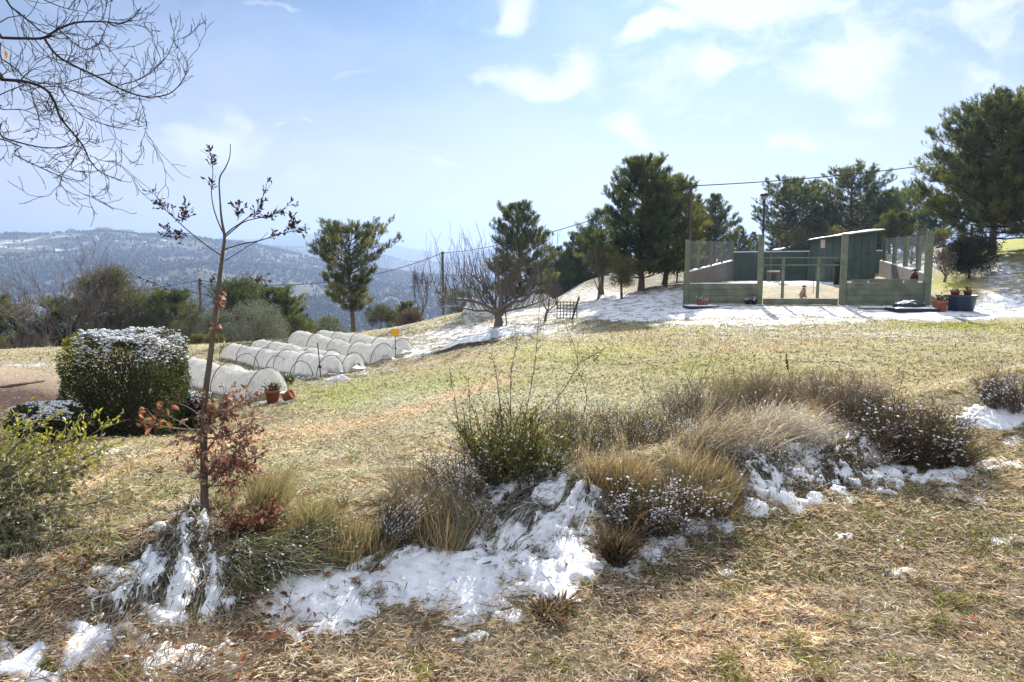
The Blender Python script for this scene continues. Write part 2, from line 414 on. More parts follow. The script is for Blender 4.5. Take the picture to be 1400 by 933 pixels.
for (px, py, rx, ry, s) in CL:
    a = NW('ShaderNodeVectorMath', operation='SUBTRACT'); lk(uvw.outputs[0], a.inputs[0]); a.inputs[1].default_value = ((px-700)/F, float(slope(py)), 0)
    b = NW('ShaderNodeVectorMath', operation='MULTIPLY'); lk(a.outputs[0], b.inputs[0]); b.inputs[1].default_value = (F/rx, F/ry, 0)
    l = NW('ShaderNodeVectorMath', operation='LENGTH'); lk(b.outputs[0], l.inputs[0])
    m = NW('ShaderNodeMapRange', interpolation_type='SMOOTHSTEP'); lk(l.outputs['Value'], m.inputs[0])
    m.inputs['From Min'].default_value = 0; m.inputs['From Max'].default_value = 1.55; m.inputs['To Min'].default_value = s; m.inputs['To Max'].default_value = 0
    if acc is None: acc = m.outputs[0]
    else:
        x_ = NW('ShaderNodeMath', operation='ADD'); lk(acc, x_.inputs[0]); lk(m.outputs[0], x_.inputs[1]); acc = x_.outputs[0]
mp = NW('ShaderNodeMapping'); mp.inputs['Scale'].default_value = (1, 1.9, 1); lk(uvw.outputs[0], mp.inputs[0])
cn = NW('ShaderNodeTexNoise'); cn.inputs['Scale'].default_value = 14; cn.inputs['Detail'].default_value = 9; cn.inputs['Roughness'].default_value = .58; lk(mp.outputs[0], cn.inputs['Vector'])
cs = NW('ShaderNodeMath', operation='SUBTRACT'); lk(cn.outputs[0], cs.inputs[0]); cs.inputs[1].default_value = .5
cm = NW('ShaderNodeMath', operation='MULTIPLY_ADD'); lk(cs.outputs[0], cm.inputs[0]); cm.inputs[1].default_value = 1.9; lk(acc, cm.inputs[2])
cov = NW('ShaderNodeMapRange', interpolation_type='SMOOTHSTEP'); lk(cm.outputs[0], cov.inputs[0])
cov.inputs['From Min'].default_value = .16; cov.inputs['From Max'].default_value = 1.22; cov.inputs['To Max'].default_value = 1.0
covm = NW('ShaderNodeMath', operation='MULTIPLY'); lk(cov.outputs[0], covm.inputs[0]); covm.inputs[1].default_value = .92
# thin high veil, streaked
mp2 = NW('ShaderNodeMapping'); mp2.inputs['Scale'].default_value = (1, 3.2, 1); lk(uvw.outputs[0], mp2.inputs[0])
vn = NW('ShaderNodeTexNoise'); vn.inputs['Scale'].default_value = 2.6; vn.inputs['Detail'].default_value = 7; lk(mp2.outputs[0], vn.inputs['Vector'])
vr = NW('ShaderNodeMapRange'); lk(vn.outputs[0], vr.inputs[0]); vr.inputs['From Min'].default_value = .4; vr.inputs['From Max'].default_value = .7; vr.inputs['To Max'].default_value = .28
mxx = NW('ShaderNodeMath', operation='MAXIMUM'); lk(covm.outputs[0], mxx.inputs[0]); lk(vr.outputs[0], mxx.inputs[1])
mix = NW('ShaderNodeMix', data_type='RGBA'); lk(mxx.outputs[0], mix.inputs['Factor'])
tint = NW('ShaderNodeMix', data_type='RGBA', blend_type='MULTIPLY'); tint.inputs['Factor'].default_value = 1
lk(sky.outputs[0], tint.inputs[6]); tint.inputs[7].default_value = (.215, .355, .48, 1)
hz = NW('ShaderNodeMapRange', interpolation_type='SMOOTHSTEP'); lk(sx.outputs[2], hz.inputs[0]); hz.inputs['From Min'].default_value = 0; hz.inputs['From Max'].default_value = .36; hz.inputs['To Min'].default_value = .85; hz.inputs['To Max'].default_value = .0
hm = NW('ShaderNodeMix', data_type='RGBA'); lk(hz.outputs[0], hm.inputs['Factor']); lk(tint.outputs[2], hm.inputs[6]); hm.inputs[7].default_value = (6.6, 6.0, 5.3, 1)
lk(hm.outputs[2], mix.inputs[6]); 
# unseen cloud deck overhead and behind the camera, added as fill to lift shadows
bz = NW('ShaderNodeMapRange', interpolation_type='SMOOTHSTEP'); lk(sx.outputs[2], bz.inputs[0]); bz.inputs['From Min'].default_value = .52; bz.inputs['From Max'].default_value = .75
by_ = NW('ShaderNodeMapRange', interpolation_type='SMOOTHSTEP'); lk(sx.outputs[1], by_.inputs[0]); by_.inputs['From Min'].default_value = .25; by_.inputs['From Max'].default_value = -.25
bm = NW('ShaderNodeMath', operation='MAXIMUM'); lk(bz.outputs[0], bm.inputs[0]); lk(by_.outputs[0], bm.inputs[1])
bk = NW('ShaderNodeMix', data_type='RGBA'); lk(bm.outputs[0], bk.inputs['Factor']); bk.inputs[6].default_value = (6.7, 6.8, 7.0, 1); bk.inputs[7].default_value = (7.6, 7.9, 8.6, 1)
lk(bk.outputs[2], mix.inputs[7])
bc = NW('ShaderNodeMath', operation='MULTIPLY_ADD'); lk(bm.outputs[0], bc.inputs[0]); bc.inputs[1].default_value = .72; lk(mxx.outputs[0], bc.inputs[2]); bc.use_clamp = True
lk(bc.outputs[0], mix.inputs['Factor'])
bg = NW('ShaderNodeBackground'); bg.inputs['Strength'].default_value = SKY_STRENGTH
lk(mix.outputs[2], bg.inputs[0]); wo = NW('ShaderNodeOutputWorld'); lk(bg.outputs[0], wo.inputs[0])

sl = bpy.data.lights.new('sun', 'SUN'); so = bpy.data.objects.new('sun', sl); COL.objects.link(so)
sl.energy = SUN_STRENGTH; sl.angle = R(.53); sl.color = (1.0, .93, .82)
e, a_ = R(SUN_EL), R(SUN_AZ)
from mathutils import Vector
sd = Vector((math.sin(a_) * math.cos(e), math.cos(a_) * math.cos(e), math.sin(e)))
so.rotation_euler = sd.to_track_quat('Z', 'Y').to_euler(); so.location = (10, 20, 40)
SUNV = np.array(sd)

# ------------------------------------------------------------------ ground colours and snow cover, fixed on the terrain
def blobs(px, py, L):
    s = 0
    for (a, b, rx, ry, k) in L: s = s + k * np.exp(-(((px - a) / rx) ** 2 + ((py - b) / ry) ** 2))
    return s
def band(px, py, L, wd):
    d = np.full(np.shape(px), 1e9)
    for (ax, ay), (bx, by) in zip(L[:-1], L[1:]):
        vx, vy = bx-ax, (by-ay) * 2.0
        t = np.clip(((px-ax)*vx + (py-ay)*2.0*vy) / (vx*vx+vy*vy), 0, 1)
        d = np.minimum(d, np.hypot(px-ax-t*vx, (py-ay)*2.0-t*vy))
    return np.exp(-(d/wd)**2)
GREEN = [(600,525,130,20,.9),(455,545,75,18,.9),(800,478,110,14,.6),(1320,446,110,7,1.),(700,492,80,10,.5),(940,455,60,6,.5),(500,530,50,10,.7),(1100,500,200,20,.3),(900,500,220,25,.38),(420,640,120,34,.5),(230,700,100,40,.4),(1300,480,120,10,.3)]
FROST = [(520,620,150,45,.9),(610,560,120,32,.8),(400,660,70,30,.7),(800,560,120,40,.5),(250,640,90,30,.35)]
RED   = [(620,488,70,9,.8),(540,500,45,8,.6),(1000,473,160,9,.5),(540,600,50,10,.35),(1250,520,140,18,.45),(870,455,60,5,.5)]
YG    = [(1390,338,60,22,1.2),(1300,386,40,12,1.3)]
TAN   = [(15,520,70,22,1.0)]
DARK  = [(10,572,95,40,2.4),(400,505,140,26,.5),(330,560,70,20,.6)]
SNOW  = [(1150,428,290,11,1.3),(1010,441,190,10,.62),(860,414,62,13,1.15),(922,405,34,11,1.1),(960,432,140,10,.8),(1375,412,60,12,1.3),(1372,372,46,28,.8),
         (1310,462,130,8,.42),(1240,502,120,10,.25),(705,444,90,9,.62),(610,458,100,18,.78),(680,426,110,10,.75),(790,400,70,20,.52),
         (545,482,70,12,.78),(440,508,100,16,.68),(760,455,80,9,.48),(140,618,60,5,1.1),(40,499,60,4,.8),(1100,386,140,4.5,1.3),(950,462,200,8,.34),(1150,456,220,8,.42),(1090,400,90,9,.35),(170,508,40,5,1),
         (1250,360,60,22,.8),(1330,430,90,6,.4),(390,560,60,10,.1),(1370,640,60,20,.28),(320,520,90,20,.68),(1385,560,30,22,.9)]
PATH = [(60,690),(170,640),(300,606),(400,592),(520,574),(600,548),(690,520)]
def gcolor(x, y, z):
    r = np.hypot(x, y); px, py = project(x, y, z)
    fr = sstep(.3, 2., y)
    px = np.where(y > .3, px, -5000); py = np.where(y > .3, py, 3000)
    n = len(x)
    def M3(c): return np.array(c)[None, :]
    f1 = fbm(x * .9, y * .9, 4)[:, None]; f2 = fbm(x * 3.3 + 40, y * 3.3, 3)[:, None]
    c = M3((.30, .25, .15)) * (1 - f1) + M3((.42, .375, .25)) * f1
    c = c * (.72 + .56 * f2)
    def mixin(c, col, m):
        m = np.clip(m, 0, 1)[:, None] if np.ndim(m) == 1 else m
        return c * (1 - m) + M3(col) * m
    mod = sstep(.3, .62, fbm(x * 1.3 + 9, y * 1.3, 3))
    far = r > 60
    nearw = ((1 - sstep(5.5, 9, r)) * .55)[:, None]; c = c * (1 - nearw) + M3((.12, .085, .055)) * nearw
    c = mixin(c, (.30, .31, .085), blobs(px, py, GREEN) * (.35 + .65 * mod))
    c = mixin(c, (.40, .41, .31), blobs(px, py, FROST) * (.4 + .6 * mod))
    c = mixin(c, (.36, .22, .13), blobs(px, py, RED) * (.4 + .6 * mod))
    c = mixin(c, (.50, .36, .235), band(px, py, PATH, 17) * 1.0)
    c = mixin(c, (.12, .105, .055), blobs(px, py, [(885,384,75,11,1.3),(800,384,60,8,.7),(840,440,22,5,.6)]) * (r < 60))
    c = mixin(c, (.33, .33, .06), blobs(px, py, YG) * (r < 70))
    c = mixin(c, (.50, .38, .28), blobs(px, py, TAN) * (r < 45))
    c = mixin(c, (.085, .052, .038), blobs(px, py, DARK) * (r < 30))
    # hills: wood with clearings, fields and terraces
    cl = fbm(x / 90., y / 160., 4); tex = fbm(x / 22., y / 22., 4)
    wood = M3((.035, .05, .022)) * (.6 + .9 * tex[:, None]) 
    clear = M3((.12, .115, .06)) * (.6 + .8 * tex[:, None])
    m = sstep(.58, .68, cl) * .8
    top = blobs(px, py, [(40,340,90,14,1),(200,335,80,8,.8),(300,340,60,8,.6),(110,385,70,16,.6),(60,440,60,20,.5),(230,440,80,16,.4),(395,352,50,4,.9)])
    m = np.clip(m + top * sstep(.35, .6, tex), 0, 1)
    hc = wood * (1 - m[:, None]) + clear * m[:, None]
    wf = sstep(48, 80, r)[:, None]
    c = c * (1 - wf) + hc * wf
    sn = blobs(px, py, SNOW) * (r < 75)
    sn = np.where((r > 60), 0, sn)
    hs = sstep(.66, .76, fbm(x / 130. + 3, y / 35., 4)) * .3 + top * .3
    sn = sn + hs * sstep(150, 400, r)
    sn = sn + .1 * sstep(.45, .7, fbm(x * .35 + 3, y * .35, 3)) * (r < 60)
    return np.clip(c, .004, .9), np.where(r < 75, np.clip(sn * .8, 0, .80), np.clip(sn, 0, 1.3))

def gmat(nt, N):
    lk = nt.links.new
    a = N('ShaderNodeAttribute', attribute_name='col'); s = N('ShaderNodeAttribute', attribute_name='snow'); hf = N('ShaderNodeAttribute', attribute_name='far')
    tc = N('ShaderNodeTexCoord')
    def noise(sc_, det=6, rough=.6):
        n = N('ShaderNodeTexNoise'); n.inputs['Scale'].default_value = sc_; n.inputs['Detail'].default_value = det; n.inputs['Roughness'].default_value = rough
        lk(tc.outputs['Object'], n.inputs['Vector']); return n
    n1 = noise(26, 8, .7); n2 = noise(3.3, 7, .65)
    mr = N('ShaderNodeMapRange'); mr.inputs['From Min'].default_value = .3; mr.inputs['From Max'].default_value = .7; mr.inputs['To Min'].default_value = .25; mr.inputs['To Max'].default_value = 1.7
    lk(n1.outputs[0], mr.inputs[0])
    sc1 = N('ShaderNodeVectorMath', operation='SCALE'); lk(a.outputs['Color'], sc1.inputs[0]); lk(mr.outputs[0], sc1.inputs['Scale'])
    # snow mask: painted cover broken up by noise
    nf = noise(.03, 7, .7)
    mixn = N('ShaderNodeMix', data_type='FLOAT'); lk(hf.outputs['Fac'], mixn.inputs[0]); lk(n2.outputs[0], mixn.inputs[2]); lk(nf.outputs[0], mixn.inputs[3])
    d = N('ShaderNodeMath', operation='SUBTRACT'); lk(mixn.outputs[0], d.inputs[0]); d.inputs[1].default_value = .5
    d2 = N('ShaderNodeMath', operation='MULTIPLY_ADD'); lk(d.outputs[0], d2.inputs[0]); d2.inputs[1].default_value = 2.6; lk(s.outputs['Fac'], d2.inputs[2])
    d3 = N('ShaderNodeMath', operation='SUBTRACT'); lk(n1.outputs[0], d3.inputs[0]); d3.inputs[1].default_value = .5
    d4 = N('ShaderNodeMath', operation='MULTIPLY_ADD'); lk(d3.outputs[0], d4.inputs[0]); d4.inputs[1].default_value = 2.4; lk(d2.outputs[0], d4.inputs[2])
    st = N('ShaderNodeMapRange', interpolation_type='SMOOTHSTEP'); lk(d4.outputs[0], st.inputs[0]); st.inputs['From Min'].default_value = .50; st.inputs['From Max'].default_value = .66
    mx = N('ShaderNodeMix', data_type='RGBA'); lk(st.outputs[0], mx.inputs['Factor']); lk(sc1.outputs[0], mx.inputs[6]); mx.inputs[7].default_value = (.80, .82, .86, 1)
    p = N('ShaderNodeBsdfPrincipled'); lk(mx.outputs[2], p.inputs['Base Color']); p.inputs['Roughness'].default_value = .85; p.inputs['Specular IOR Level'].default_value = .12
    hh = N('ShaderNodeMath', operation='ADD'); lk(n1.outputs[0], hh.inputs[0]); lk(st.outputs[0], hh.inputs[1])
    bp = N('ShaderNodeBump'); bp.inputs['Strength'].default_value = .8; bp.inputs['Distance'].default_value = .035
    lk(hh.outputs[0], bp.inputs['Height']); lk(bp.outputs[0], p.inputs['Normal']); return p.outputs[0]
M['ground'] = mat('ground', gmat)

def polar_sheet(name, r0, r1, nr, th, close=True):
    rr = np.geomspace(r0, r1, nr)
    TH, RR = np.meshgrid(th, rr)
    x = (RR * np.sin(TH)).ravel(); y = (RR * np.cos(TH)).ravel(); z = gz(x, y)
    nth = len(th)
    i = np.arange(nr - 1)[:, None] * nth; j = np.arange(nth - (0 if close else 1))[None]; j2 = (j + 1) % nth
    Q = np.stack([i + j, i + nth + j, i + nth + j2, i + j2], -1).reshape(-1, 4)
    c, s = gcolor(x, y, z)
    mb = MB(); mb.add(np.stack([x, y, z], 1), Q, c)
    if r0 < 1:
        mb.add([(0, 0, float(gz(0, 0)))] , np.zeros((0, 3), int) if False else np.array([[0, 0, 0]])[:0]) 
    o = mb.build(name, M['ground'], None, True)
    at1 = o.data.attributes.new('snow', 'FLOAT', 'POINT'); at1.data.foreach_set('value', s.astype(np.float32))
    at2 = o.data.attributes.new('far', 'FLOAT', 'POINT'); at2.data.foreach_set('value', sstep(80, 200, np.hypot(x, y)).astype(np.float32))
    tag(o, kind='structure'); return o
_fine = np.linspace(-.80, .80, 900); _c1 = np.linspace(.80, 2 * math.pi - .80, 160)[1:-1]
TH = np.concatenate([_fine, _c1])
polar_sheet('ground', .05, 90., 560, TH)
polar_sheet('hills', 90., 6500., 330, TH[::1])

# far wood on the hills: small rounded crowns, thousands of them, one object
def far_wood():
    n = 150000
    phi = rng.uniform(-.72, .62, n); r = np.exp(rng.uniform(math.log(190), math.log(2600), n))
    x = r * np.sin(phi); y = r * np.cos(phi); z = gz(x, y)
    cl = fbm(x / 90., y / 160., 4); tex = fbm(x / 22., y / 22., 4); px, py = project(x, y, z)
    top = blobs(px, py, [(40,340,90,14,1),(200,335,80,8,.8),(300,340,60,8,.6),(110,385,70,16,.6),(60,440,60,20,.5),(230,440,80,16,.4),(395,352,50,4,.9)])
    hs = sstep(.62, .72, fbm(x / 130. + 3, y / 35., 4))
    keep = rng.random(n) > np.clip(sstep(.55, .66, cl) * .8 + top * .75 + hs * .6, 0, .965)
    x, y, z, r = x[keep], y[keep], z[keep], r[keep]; n = len(x)
    h = rng.uniform(1.3, 3.3, n) * (1 - .3 * sstep(1000, 400, r)) * .9
    size = np.stack([h * rng.uniform(.5, .8, n), h * rng.uniform(.5, .8, n), h], 1)
    P = np.stack([x, y, z + h * .75], 1)
    cols = np.repeat(mixcols([(.035,.05,.02),(.05,.06,.027),(.06,.065,.032),(.03,.042,.02)], [4,3,1.5,2], n, .25), 12, axis=0)
    mb = MB(); mb.lumps(P, size, cols, .28); o = mb.build('distant_wood', M['leaf'])
    tag(o, 'dark green wood and scrub covering the far blue hillsides', 'wood', kind='stuff')
far_wood()

# ------------------------------------------------------------------ haze
def haze():
    mb = MB(); mb.box((0, 2000, 30), (11500, 11500, 480)); 
    m = bpy.data.materials.new('haze'); m.use_nodes = True; t = m.node_tree; t.nodes.clear()
    pv = t.nodes.new('ShaderNodeVolumePrincipled'); pv.inputs['Color'].default_value = (.38, .53, .88, 1); pv.inputs['Density'].default_value = HAZE
    pv.inputs['Anisotropy'].default_value = .35
    o = t.nodes.new('ShaderNodeOutputMaterial'); t.links.new(pv.outputs[0], o.inputs['Volume'])
    ob = mb.build('haze', m); tag(ob, 'pale blue air haze over the valley and hills', 'haze', kind='stuff')
if HAZE > 0: haze()
# ------------------------------------------------------------------ pines
def needles(mb, P, D, cols, L=.10, W=.012, n=14, brush=.16):
    """tufts of needles: P (k,3) tuft roots, D unit directions"""
    k = len(P); P = np.repeat(P, n, 0); D = np.repeat(D, n, 0)
    r = nz(rng.normal(size=(k * n, 3))); t = rng.uniform(0, 1, (k * n, 1)) * brush
    r = r - D * (r * D).sum(1, keepdims=True) * .7
    dd = nz(D * rng.uniform(.7, 1.3, (k * n, 1)) + nz(r) * .75)
    b = P + D * t; e = b + dd * L * rng.uniform(.7, 1.25, (k * n, 1))
    s = nz(np.cross(dd, rng.normal(size=(k * n, 3)))) * W * .5
    V = np.stack([b - s, b + s, e], 1).reshape(-1, 3)
    c = np.repeat(np.repeat(cols, n, 0) * (1 + rng.normal(0, .12, (k * n, 1))), 3, 0)
    mb.add(V, np.arange(k * n * 3).reshape(-1, 3), np.clip(c, .003, .9))
NEEDLE = [(.085,.115,.045),(.11,.14,.05),(.15,.17,.06),(.06,.085,.04)]
def pine_shape(H, prof, clear=.12, dens=1.0, fine=1.0, nT=14, lean=(0, 0), seed=1, whorls=None, up=.45, cols=NEEDLE, cw=(4,3,1.4,3), limbn=(4, 7), twig_col=(.075,.055,.04)):
    """returns (trunk MB, crown MB) around the origin. prof: list of (t, radius)"""
    global rng
    keep = rng; rng = np.random.default_rng(seed)
    tr = MB(); cr = MB()
    nseg = 12; tt = np.linspace(0, 1, nseg); wob = np.cumsum(rng.normal(0, H * .006, (nseg, 2)), 0)
    pts = np.stack([wob[:, 0] + lean[0] * tt ** 1.5, wob[:, 1] + lean[1] * tt ** 1.5, tt * H * .97], 1); pts[0, 2] = -.15
    r0 = H * .021 + .015
    tr.tube(pts, np.maximum(r0 * (1 - tt) ** .8 + .006, .006) * np.where(tt < .05, 1.3, 1), 9, (.13, .095, .07))
    nw = whorls or int(8 + H * 2.2)
    Ps, Ds, Cs = [], [], []
    pt, pr = zip(*prof)
    for wv in np.linspace(clear, .985, nw):
        tloc = (wv - clear) / (1 - clear)
        Rr = np.interp(tloc, pt, pr)
        c0 = np.array([np.interp(wv, tt, pts[:, k]) for k in range(3)])
        a0 = rng.uniform(0, 6.28); nl = rng.integers(*limbn)
        for i in range(nl):
            a = a0 + i * 6.283 / nl + rng.normal(0, .25); L = Rr * rng.uniform(.62, 1.12)
            if L < .08: L = .08
            o = np.array([math.cos(a), math.sin(a), 0]); rise = up * (.15 + 1.3 * tloc ** 1.5) + rng.normal(0, .08)
            m = 6; s = np.linspace(0, 1, m)
            lp = c0 + o * (s[:, None] * L) + np.array([0, 0, 1]) * ((rise * s + .30 * s ** 2 - .10 * (1 - tloc) * s) * L)[:, None] + rng.normal(0, .03 * L, (m, 3)) * s[:, None]
            tr.tube(lp, np.linspace(.011 + .011 * L, .004, m), 4, twig_col, cap=False)
            nb = max(4, int(L * 14 * dens)); base = NEEDLE_pick(cols, cw)
            sb = rng.uniform(.22, 1.0, nb) ** .8
            bp = np.stack([np.interp(sb, s, lp[:, k]) for k in range(3)], 1)
            side = rng.choice([-1, 1], nb) * rng.uniform(.5, 1.15, nb)
            ca, sa = np.cos(a + side), np.sin(a + side)
            bd = nz(np.stack([ca, sa, rng.uniform(.05, .75, nb)], 1)); bl = L * .36 * rng.uniform(.45, 1.1, nb) * (1.2 - .6 * sb) + .06
            be = bp + bd * bl[:, None]
            tr.tubes(np.stack([bp, (bp + be) / 2 + [0, 0, -.01], be], 1), np.array([.006, .005, .003])[None], twig_col)
            k = 4
            q = rng.uniform(.35, 1.02, (nb, k, 1))
            tp = (bp[:, None] * (1 - q) + be[:, None] * q).reshape(-1, 3) + rng.normal(0, .035, (nb * k, 3))
            td = nz(np.repeat(bd, k, 0) * .5 + np.array([0, 0, .75]) + rng.normal(0, .28, (nb * k, 3)))
            Ps.append(tp); Ds.append(td); Cs.append(np.clip(base[None] * (1 + rng.normal(0, .16, (nb * k, 1))), .004, .9))
            Ps.append(lp[-2:]); Ds.append(nz(o * .6 + np.array([0, 0, .7]) + 0 * lp[-2:])); Cs.append(np.repeat(base[None], 2, 0))
    P = np.vstack(Ps); D = np.vstack(Ds); C = np.vstack(Cs)
    needles(cr, P, D, C, L=.115 * fine ** .5, W=.013 * fine, n=nT, brush=.17)
    rng = keep
    return tr, cr
def NEEDLE_pick(cols, cw):
    w_ = np.asarray(cw, float); return np.asarray(cols[rng.choice(len(cols), p=w_ / w_.sum())]) * (1 + rng.normal(0, .12))
def add_pine(pos, label, name='pine_tree', cat='pine tree', group=None, rz=0, **kw):
    tr, cr = pine_shape(**kw)
    o = empty(name, pos, label, cat, group); o.rotation_euler.z = rz
    t = tr.build('trunk', M['bark'], None, True); t.parent = o
    c = cr.build('crown', M['needle'], None, False); c.parent = o
    return o
def copy_tree(src, pos, label, rz, sx, sz):
    o = src.copy(); COL.objects.link(o); o.location = [float(k) for k in pos]; o.rotation_euler.z = rz; o.scale = (sx, sx, sz); o['label'] = label
    for ch in src.children:
        c = ch.copy(); COL.objects.link(c); c.parent = o
    return o
PG = 'pines around the field'
def topH(px, py, pos): return float(at(px, py, pos[1])[2] - pos[2])
# 1 lone umbrella-like pine by the tunnels
p = on(484, 29.0)
add_pine(p, 'lone airy pine with a rounded crown, standing behind the white crop tunnels', group=PG, seed=21, H=topH(478, 317, p),
         prof=[(0,.55),(.12,1.0),(.25,1.1),(.42,.8),(.50,1.5),(.65,1.65),(.82,1.35),(.94,.8),(1,.35)], clear=.25, dens=.8, lean=(-.15, 0), whorls=17, nT=20, limbn=(4, 7),
         cols=[(.085,.105,.038),(.12,.135,.045),(.17,.175,.06),(.065,.085,.032)])
# 2 conical pine behind the fruit tree
p = on(712, 31.0)
PINE_CONE = add_pine(p, 'dense dark egg shaped pine directly behind the bare spreading fruit tree', group=PG, seed=4, H=topH(708, 282, p),
         prof=[(0,1.15),(.2,1.55),(.45,1.45),(.7,1.1),(.9,.6),(1,.2)], clear=.08, dens=1.1, nT=20)
# 3 small one left of the big clump, with low crowns
p = on(824, 29.5)
PINE_SLIM = add_pine(p, 'slim grey green pine with thin twin stems, at the left end of the pine clump', group=PG, seed=9, H=topH(820, 290, p),
         prof=[(0,.5),(.2,.95),(.5,1.05),(.8,.6),(1,.12)], clear=.27, dens=.8, nT=11)
# 4 the big pair
p = on(876, 27.0)
PINE_BIG = add_pine(p, 'tallest pine left of the dog pen, broad dark crown reaching almost to the ground', group=PG, seed=33, H=topH(872, 220, p),
         prof=[(0,1.1),(.15,1.5),(.4,1.5),(.65,1.2),(.85,.75),(1,.2)], clear=.10, dens=1.2, nT=20, limbn=(6, 9))
p = on(908, 28.3)
add_pine(p, 'olive lit pine leaning into the right side of the tallest pine by the dog pen', group=PG, seed=34, H=topH(915, 250, p),
         prof=[(0,1.1),(.2,1.4),(.5,1.3),(.75,1.0),(1,.3)], clear=.14, dens=1.1, nT=19, limbn=(5, 8), cols=[(.12,.145,.045),(.17,.18,.06),(.09,.115,.04),(.21,.20,.07)])
# 5 group behind the left wall of the pen
p = on(948, 36.0)
add_pine(p, 'yellowish pine right behind the utility pole beside the dog pen', group=PG, seed=40, H=topH(950, 272, p),
         prof=[(0,.9),(.3,1.1),(.6,.95),(1,.2)], clear=.1, nT=13, fine=1.2, cols=[(.10,.11,.035),(.12,.12,.04),(.07,.08,.03),(.15,.14,.05)])
p = on(978, 37.5)
PINE_MID = add_pine(p, 'dark cone shaped pine rising over the back left corner of the dog pen', group=PG, seed=41, H=topH(978, 268, p),
         prof=[(0,1.2),(.3,1.35),(.6,1.0),(.85,.5),(1,.1)], clear=.08, nT=14, fine=1.2)
p = on(1011, 44.0); k_ = topH(1011, 310, p) / topH(978, 268, on(978, 37.5))
copy_tree(PINE_MID, p, 'short pale pine in the gap left of the lamp post', 1.1, k_, k_)
# 6 row behind the pen
p = on(1076, 50.0)
PINE_FAR = add_pine(p, 'open crowned hazy pine just right of the lamp post', group=PG, seed=52, H=topH(1074, 250, p),
         prof=[(0,1.3),(.25,2.2),(.5,2.3),(.75,1.7),(1,.4)], clear=.25, dens=.62, nT=13, fine=1.7, whorls=15)
def far_copy(px, Y, top, lab, rz, src=PINE_FAR, sx=1.0):
    p = on(px, Y); h0 = src['h0']; k = topH(px, top, p) / h0
    copy_tree(src, p, lab, rz, k * sx, k)
PINE_FAR['h0'] = topH(1074, 250, on(1076, 50.0)); PINE_CONE['h0'] = topH(708, 282, on(712, 31.0)); PINE_SLIM['h0'] = topH(820, 290, on(824, 29.5))
PINE_BIG['h0'] = topH(872, 220, on(876, 27.0)); PINE_MID['h0'] = topH(978, 268, on(978, 37.5))
far_copy(1101, 52, 258, 'hazy pine overlapping the right side of the open crowned pine behind the pen', 2.0)
far_copy(1160, 50, 235, 'tall rounded hazy pine standing behind the green shed', 3.9, sx=1.05)
far_copy(1190, 54, 268, 'lower hazy pine filling the gap right of the tall rounded one behind the shed', 5.0, sx=1.2)
far_copy(1216, 47, 262, 'pale green pine behind the wire fence posts of the dog pen', .6, PINE_MID)
far_copy(1240, 56, 263, 'farthest grey pine between the shed and the big right hand pine', 1.4, sx=.9)
far_copy(1062, 58, 303, 'small hazy pine at the foot of the lamp post', 4.4, PINE_MID)
far_copy(1130, 60, 285, 'low far pine between the two hazy pines above the back fence', 2.7)
far_copy(1030, 60, 318, 'low hazy pine left of the lamp post foot', 5.6, PINE_MID, 1.1)
far_copy(1120, 47, 300, 'squat green pine over the right end of the back fence', 1.2, PINE_CONE, 1.0)
far_copy(1195, 44, 300, 'squat green pine right above the shed roof', 2.6, PINE_CONE, 1.1)
far_copy(1272, 52, 270, 'grey pine half hidden by the big right hand pine', 3.1, PINE_MID, .9)
p = on(1223, 39)
add_pine(p, 'little round headed pine on a clear stem beside the shed', group=PG, seed=60, H=topH(1222, 297, p),
         prof=[(0,.5),(.3,.85),(.6,.85),(1,.3)], clear=.45, nT=16, whorls=10, fine=1.2, cols=[(.09,.11,.035),(.11,.125,.04),(.07,.09,.03),(.06,.08,.03)])
# 7 the big right-hand pine and its neighbour
p = on(1356, 27.0)
PINE_GIANT = add_pine(p, 'biggest pine at the right, wide olive crown over a thick bare trunk', group=PG, seed=71, H=topH(1350, 143, p),
         prof=[(0,2.4),(.12,3.0),(.3,2.8),(.5,2.3),(.7,1.8),(.88,1.2),(1,.4)], clear=.12, dens=.95, nT=18, whorls=24, limbn=(5, 9), up=.38, fine=1.1,
         cols=[(.10,.125,.045),(.13,.155,.05),(.17,.185,.06),(.07,.095,.04)])
PINE_GIANT['h0'] = topH(1350, 135, p)
far_copy(1428, 28.5, 112, 'dark pine cut by the right edge of the photo', 2.2, PINE_GIANT, .9)
# 8 trees beyond the left edge of the field
far_copy(385, 36, 398, 'dark little pine right of the dense evergreen, behind the olive', 2.3, PINE_CONE, 1.15)
far_copy(232, 36, 402, 'dark narrow pine between the big rounded tree and the valley utility pole', 4.1, PINE_CONE, 1.0)
far_copy(112, 37, 412, 'dark pine low behind the left half of the hedge', 1.0, PINE_CONE, 1.3)
far_copy(555, 33, 415, 'small dark pine at the field edge left of the fruit tree', 5.2, PINE_CONE, 1.2)
far_copy(12, 34, 407, 'yellow green pine cut by the left edge of the photo', .5, PINE_MID, 1.35)
far_copy(762, 42, 340, 'small pine left of the snowy slope, beyond the field edge', .4, PINE_CONE, .9)
far_copy(790, 44, 322, 'blurred pine at the head of the snowy slope', 1.9, PINE_CONE, .8)
far_copy(778, 50, 346, 'lowest pine on the skyline behind the snowy slope', 2.9, PINE_MID, 1.0)
far_copy(805, 47, 318, 'pine crowding behind the slim twin stemmed one', 3.7, PINE_CONE, .9)

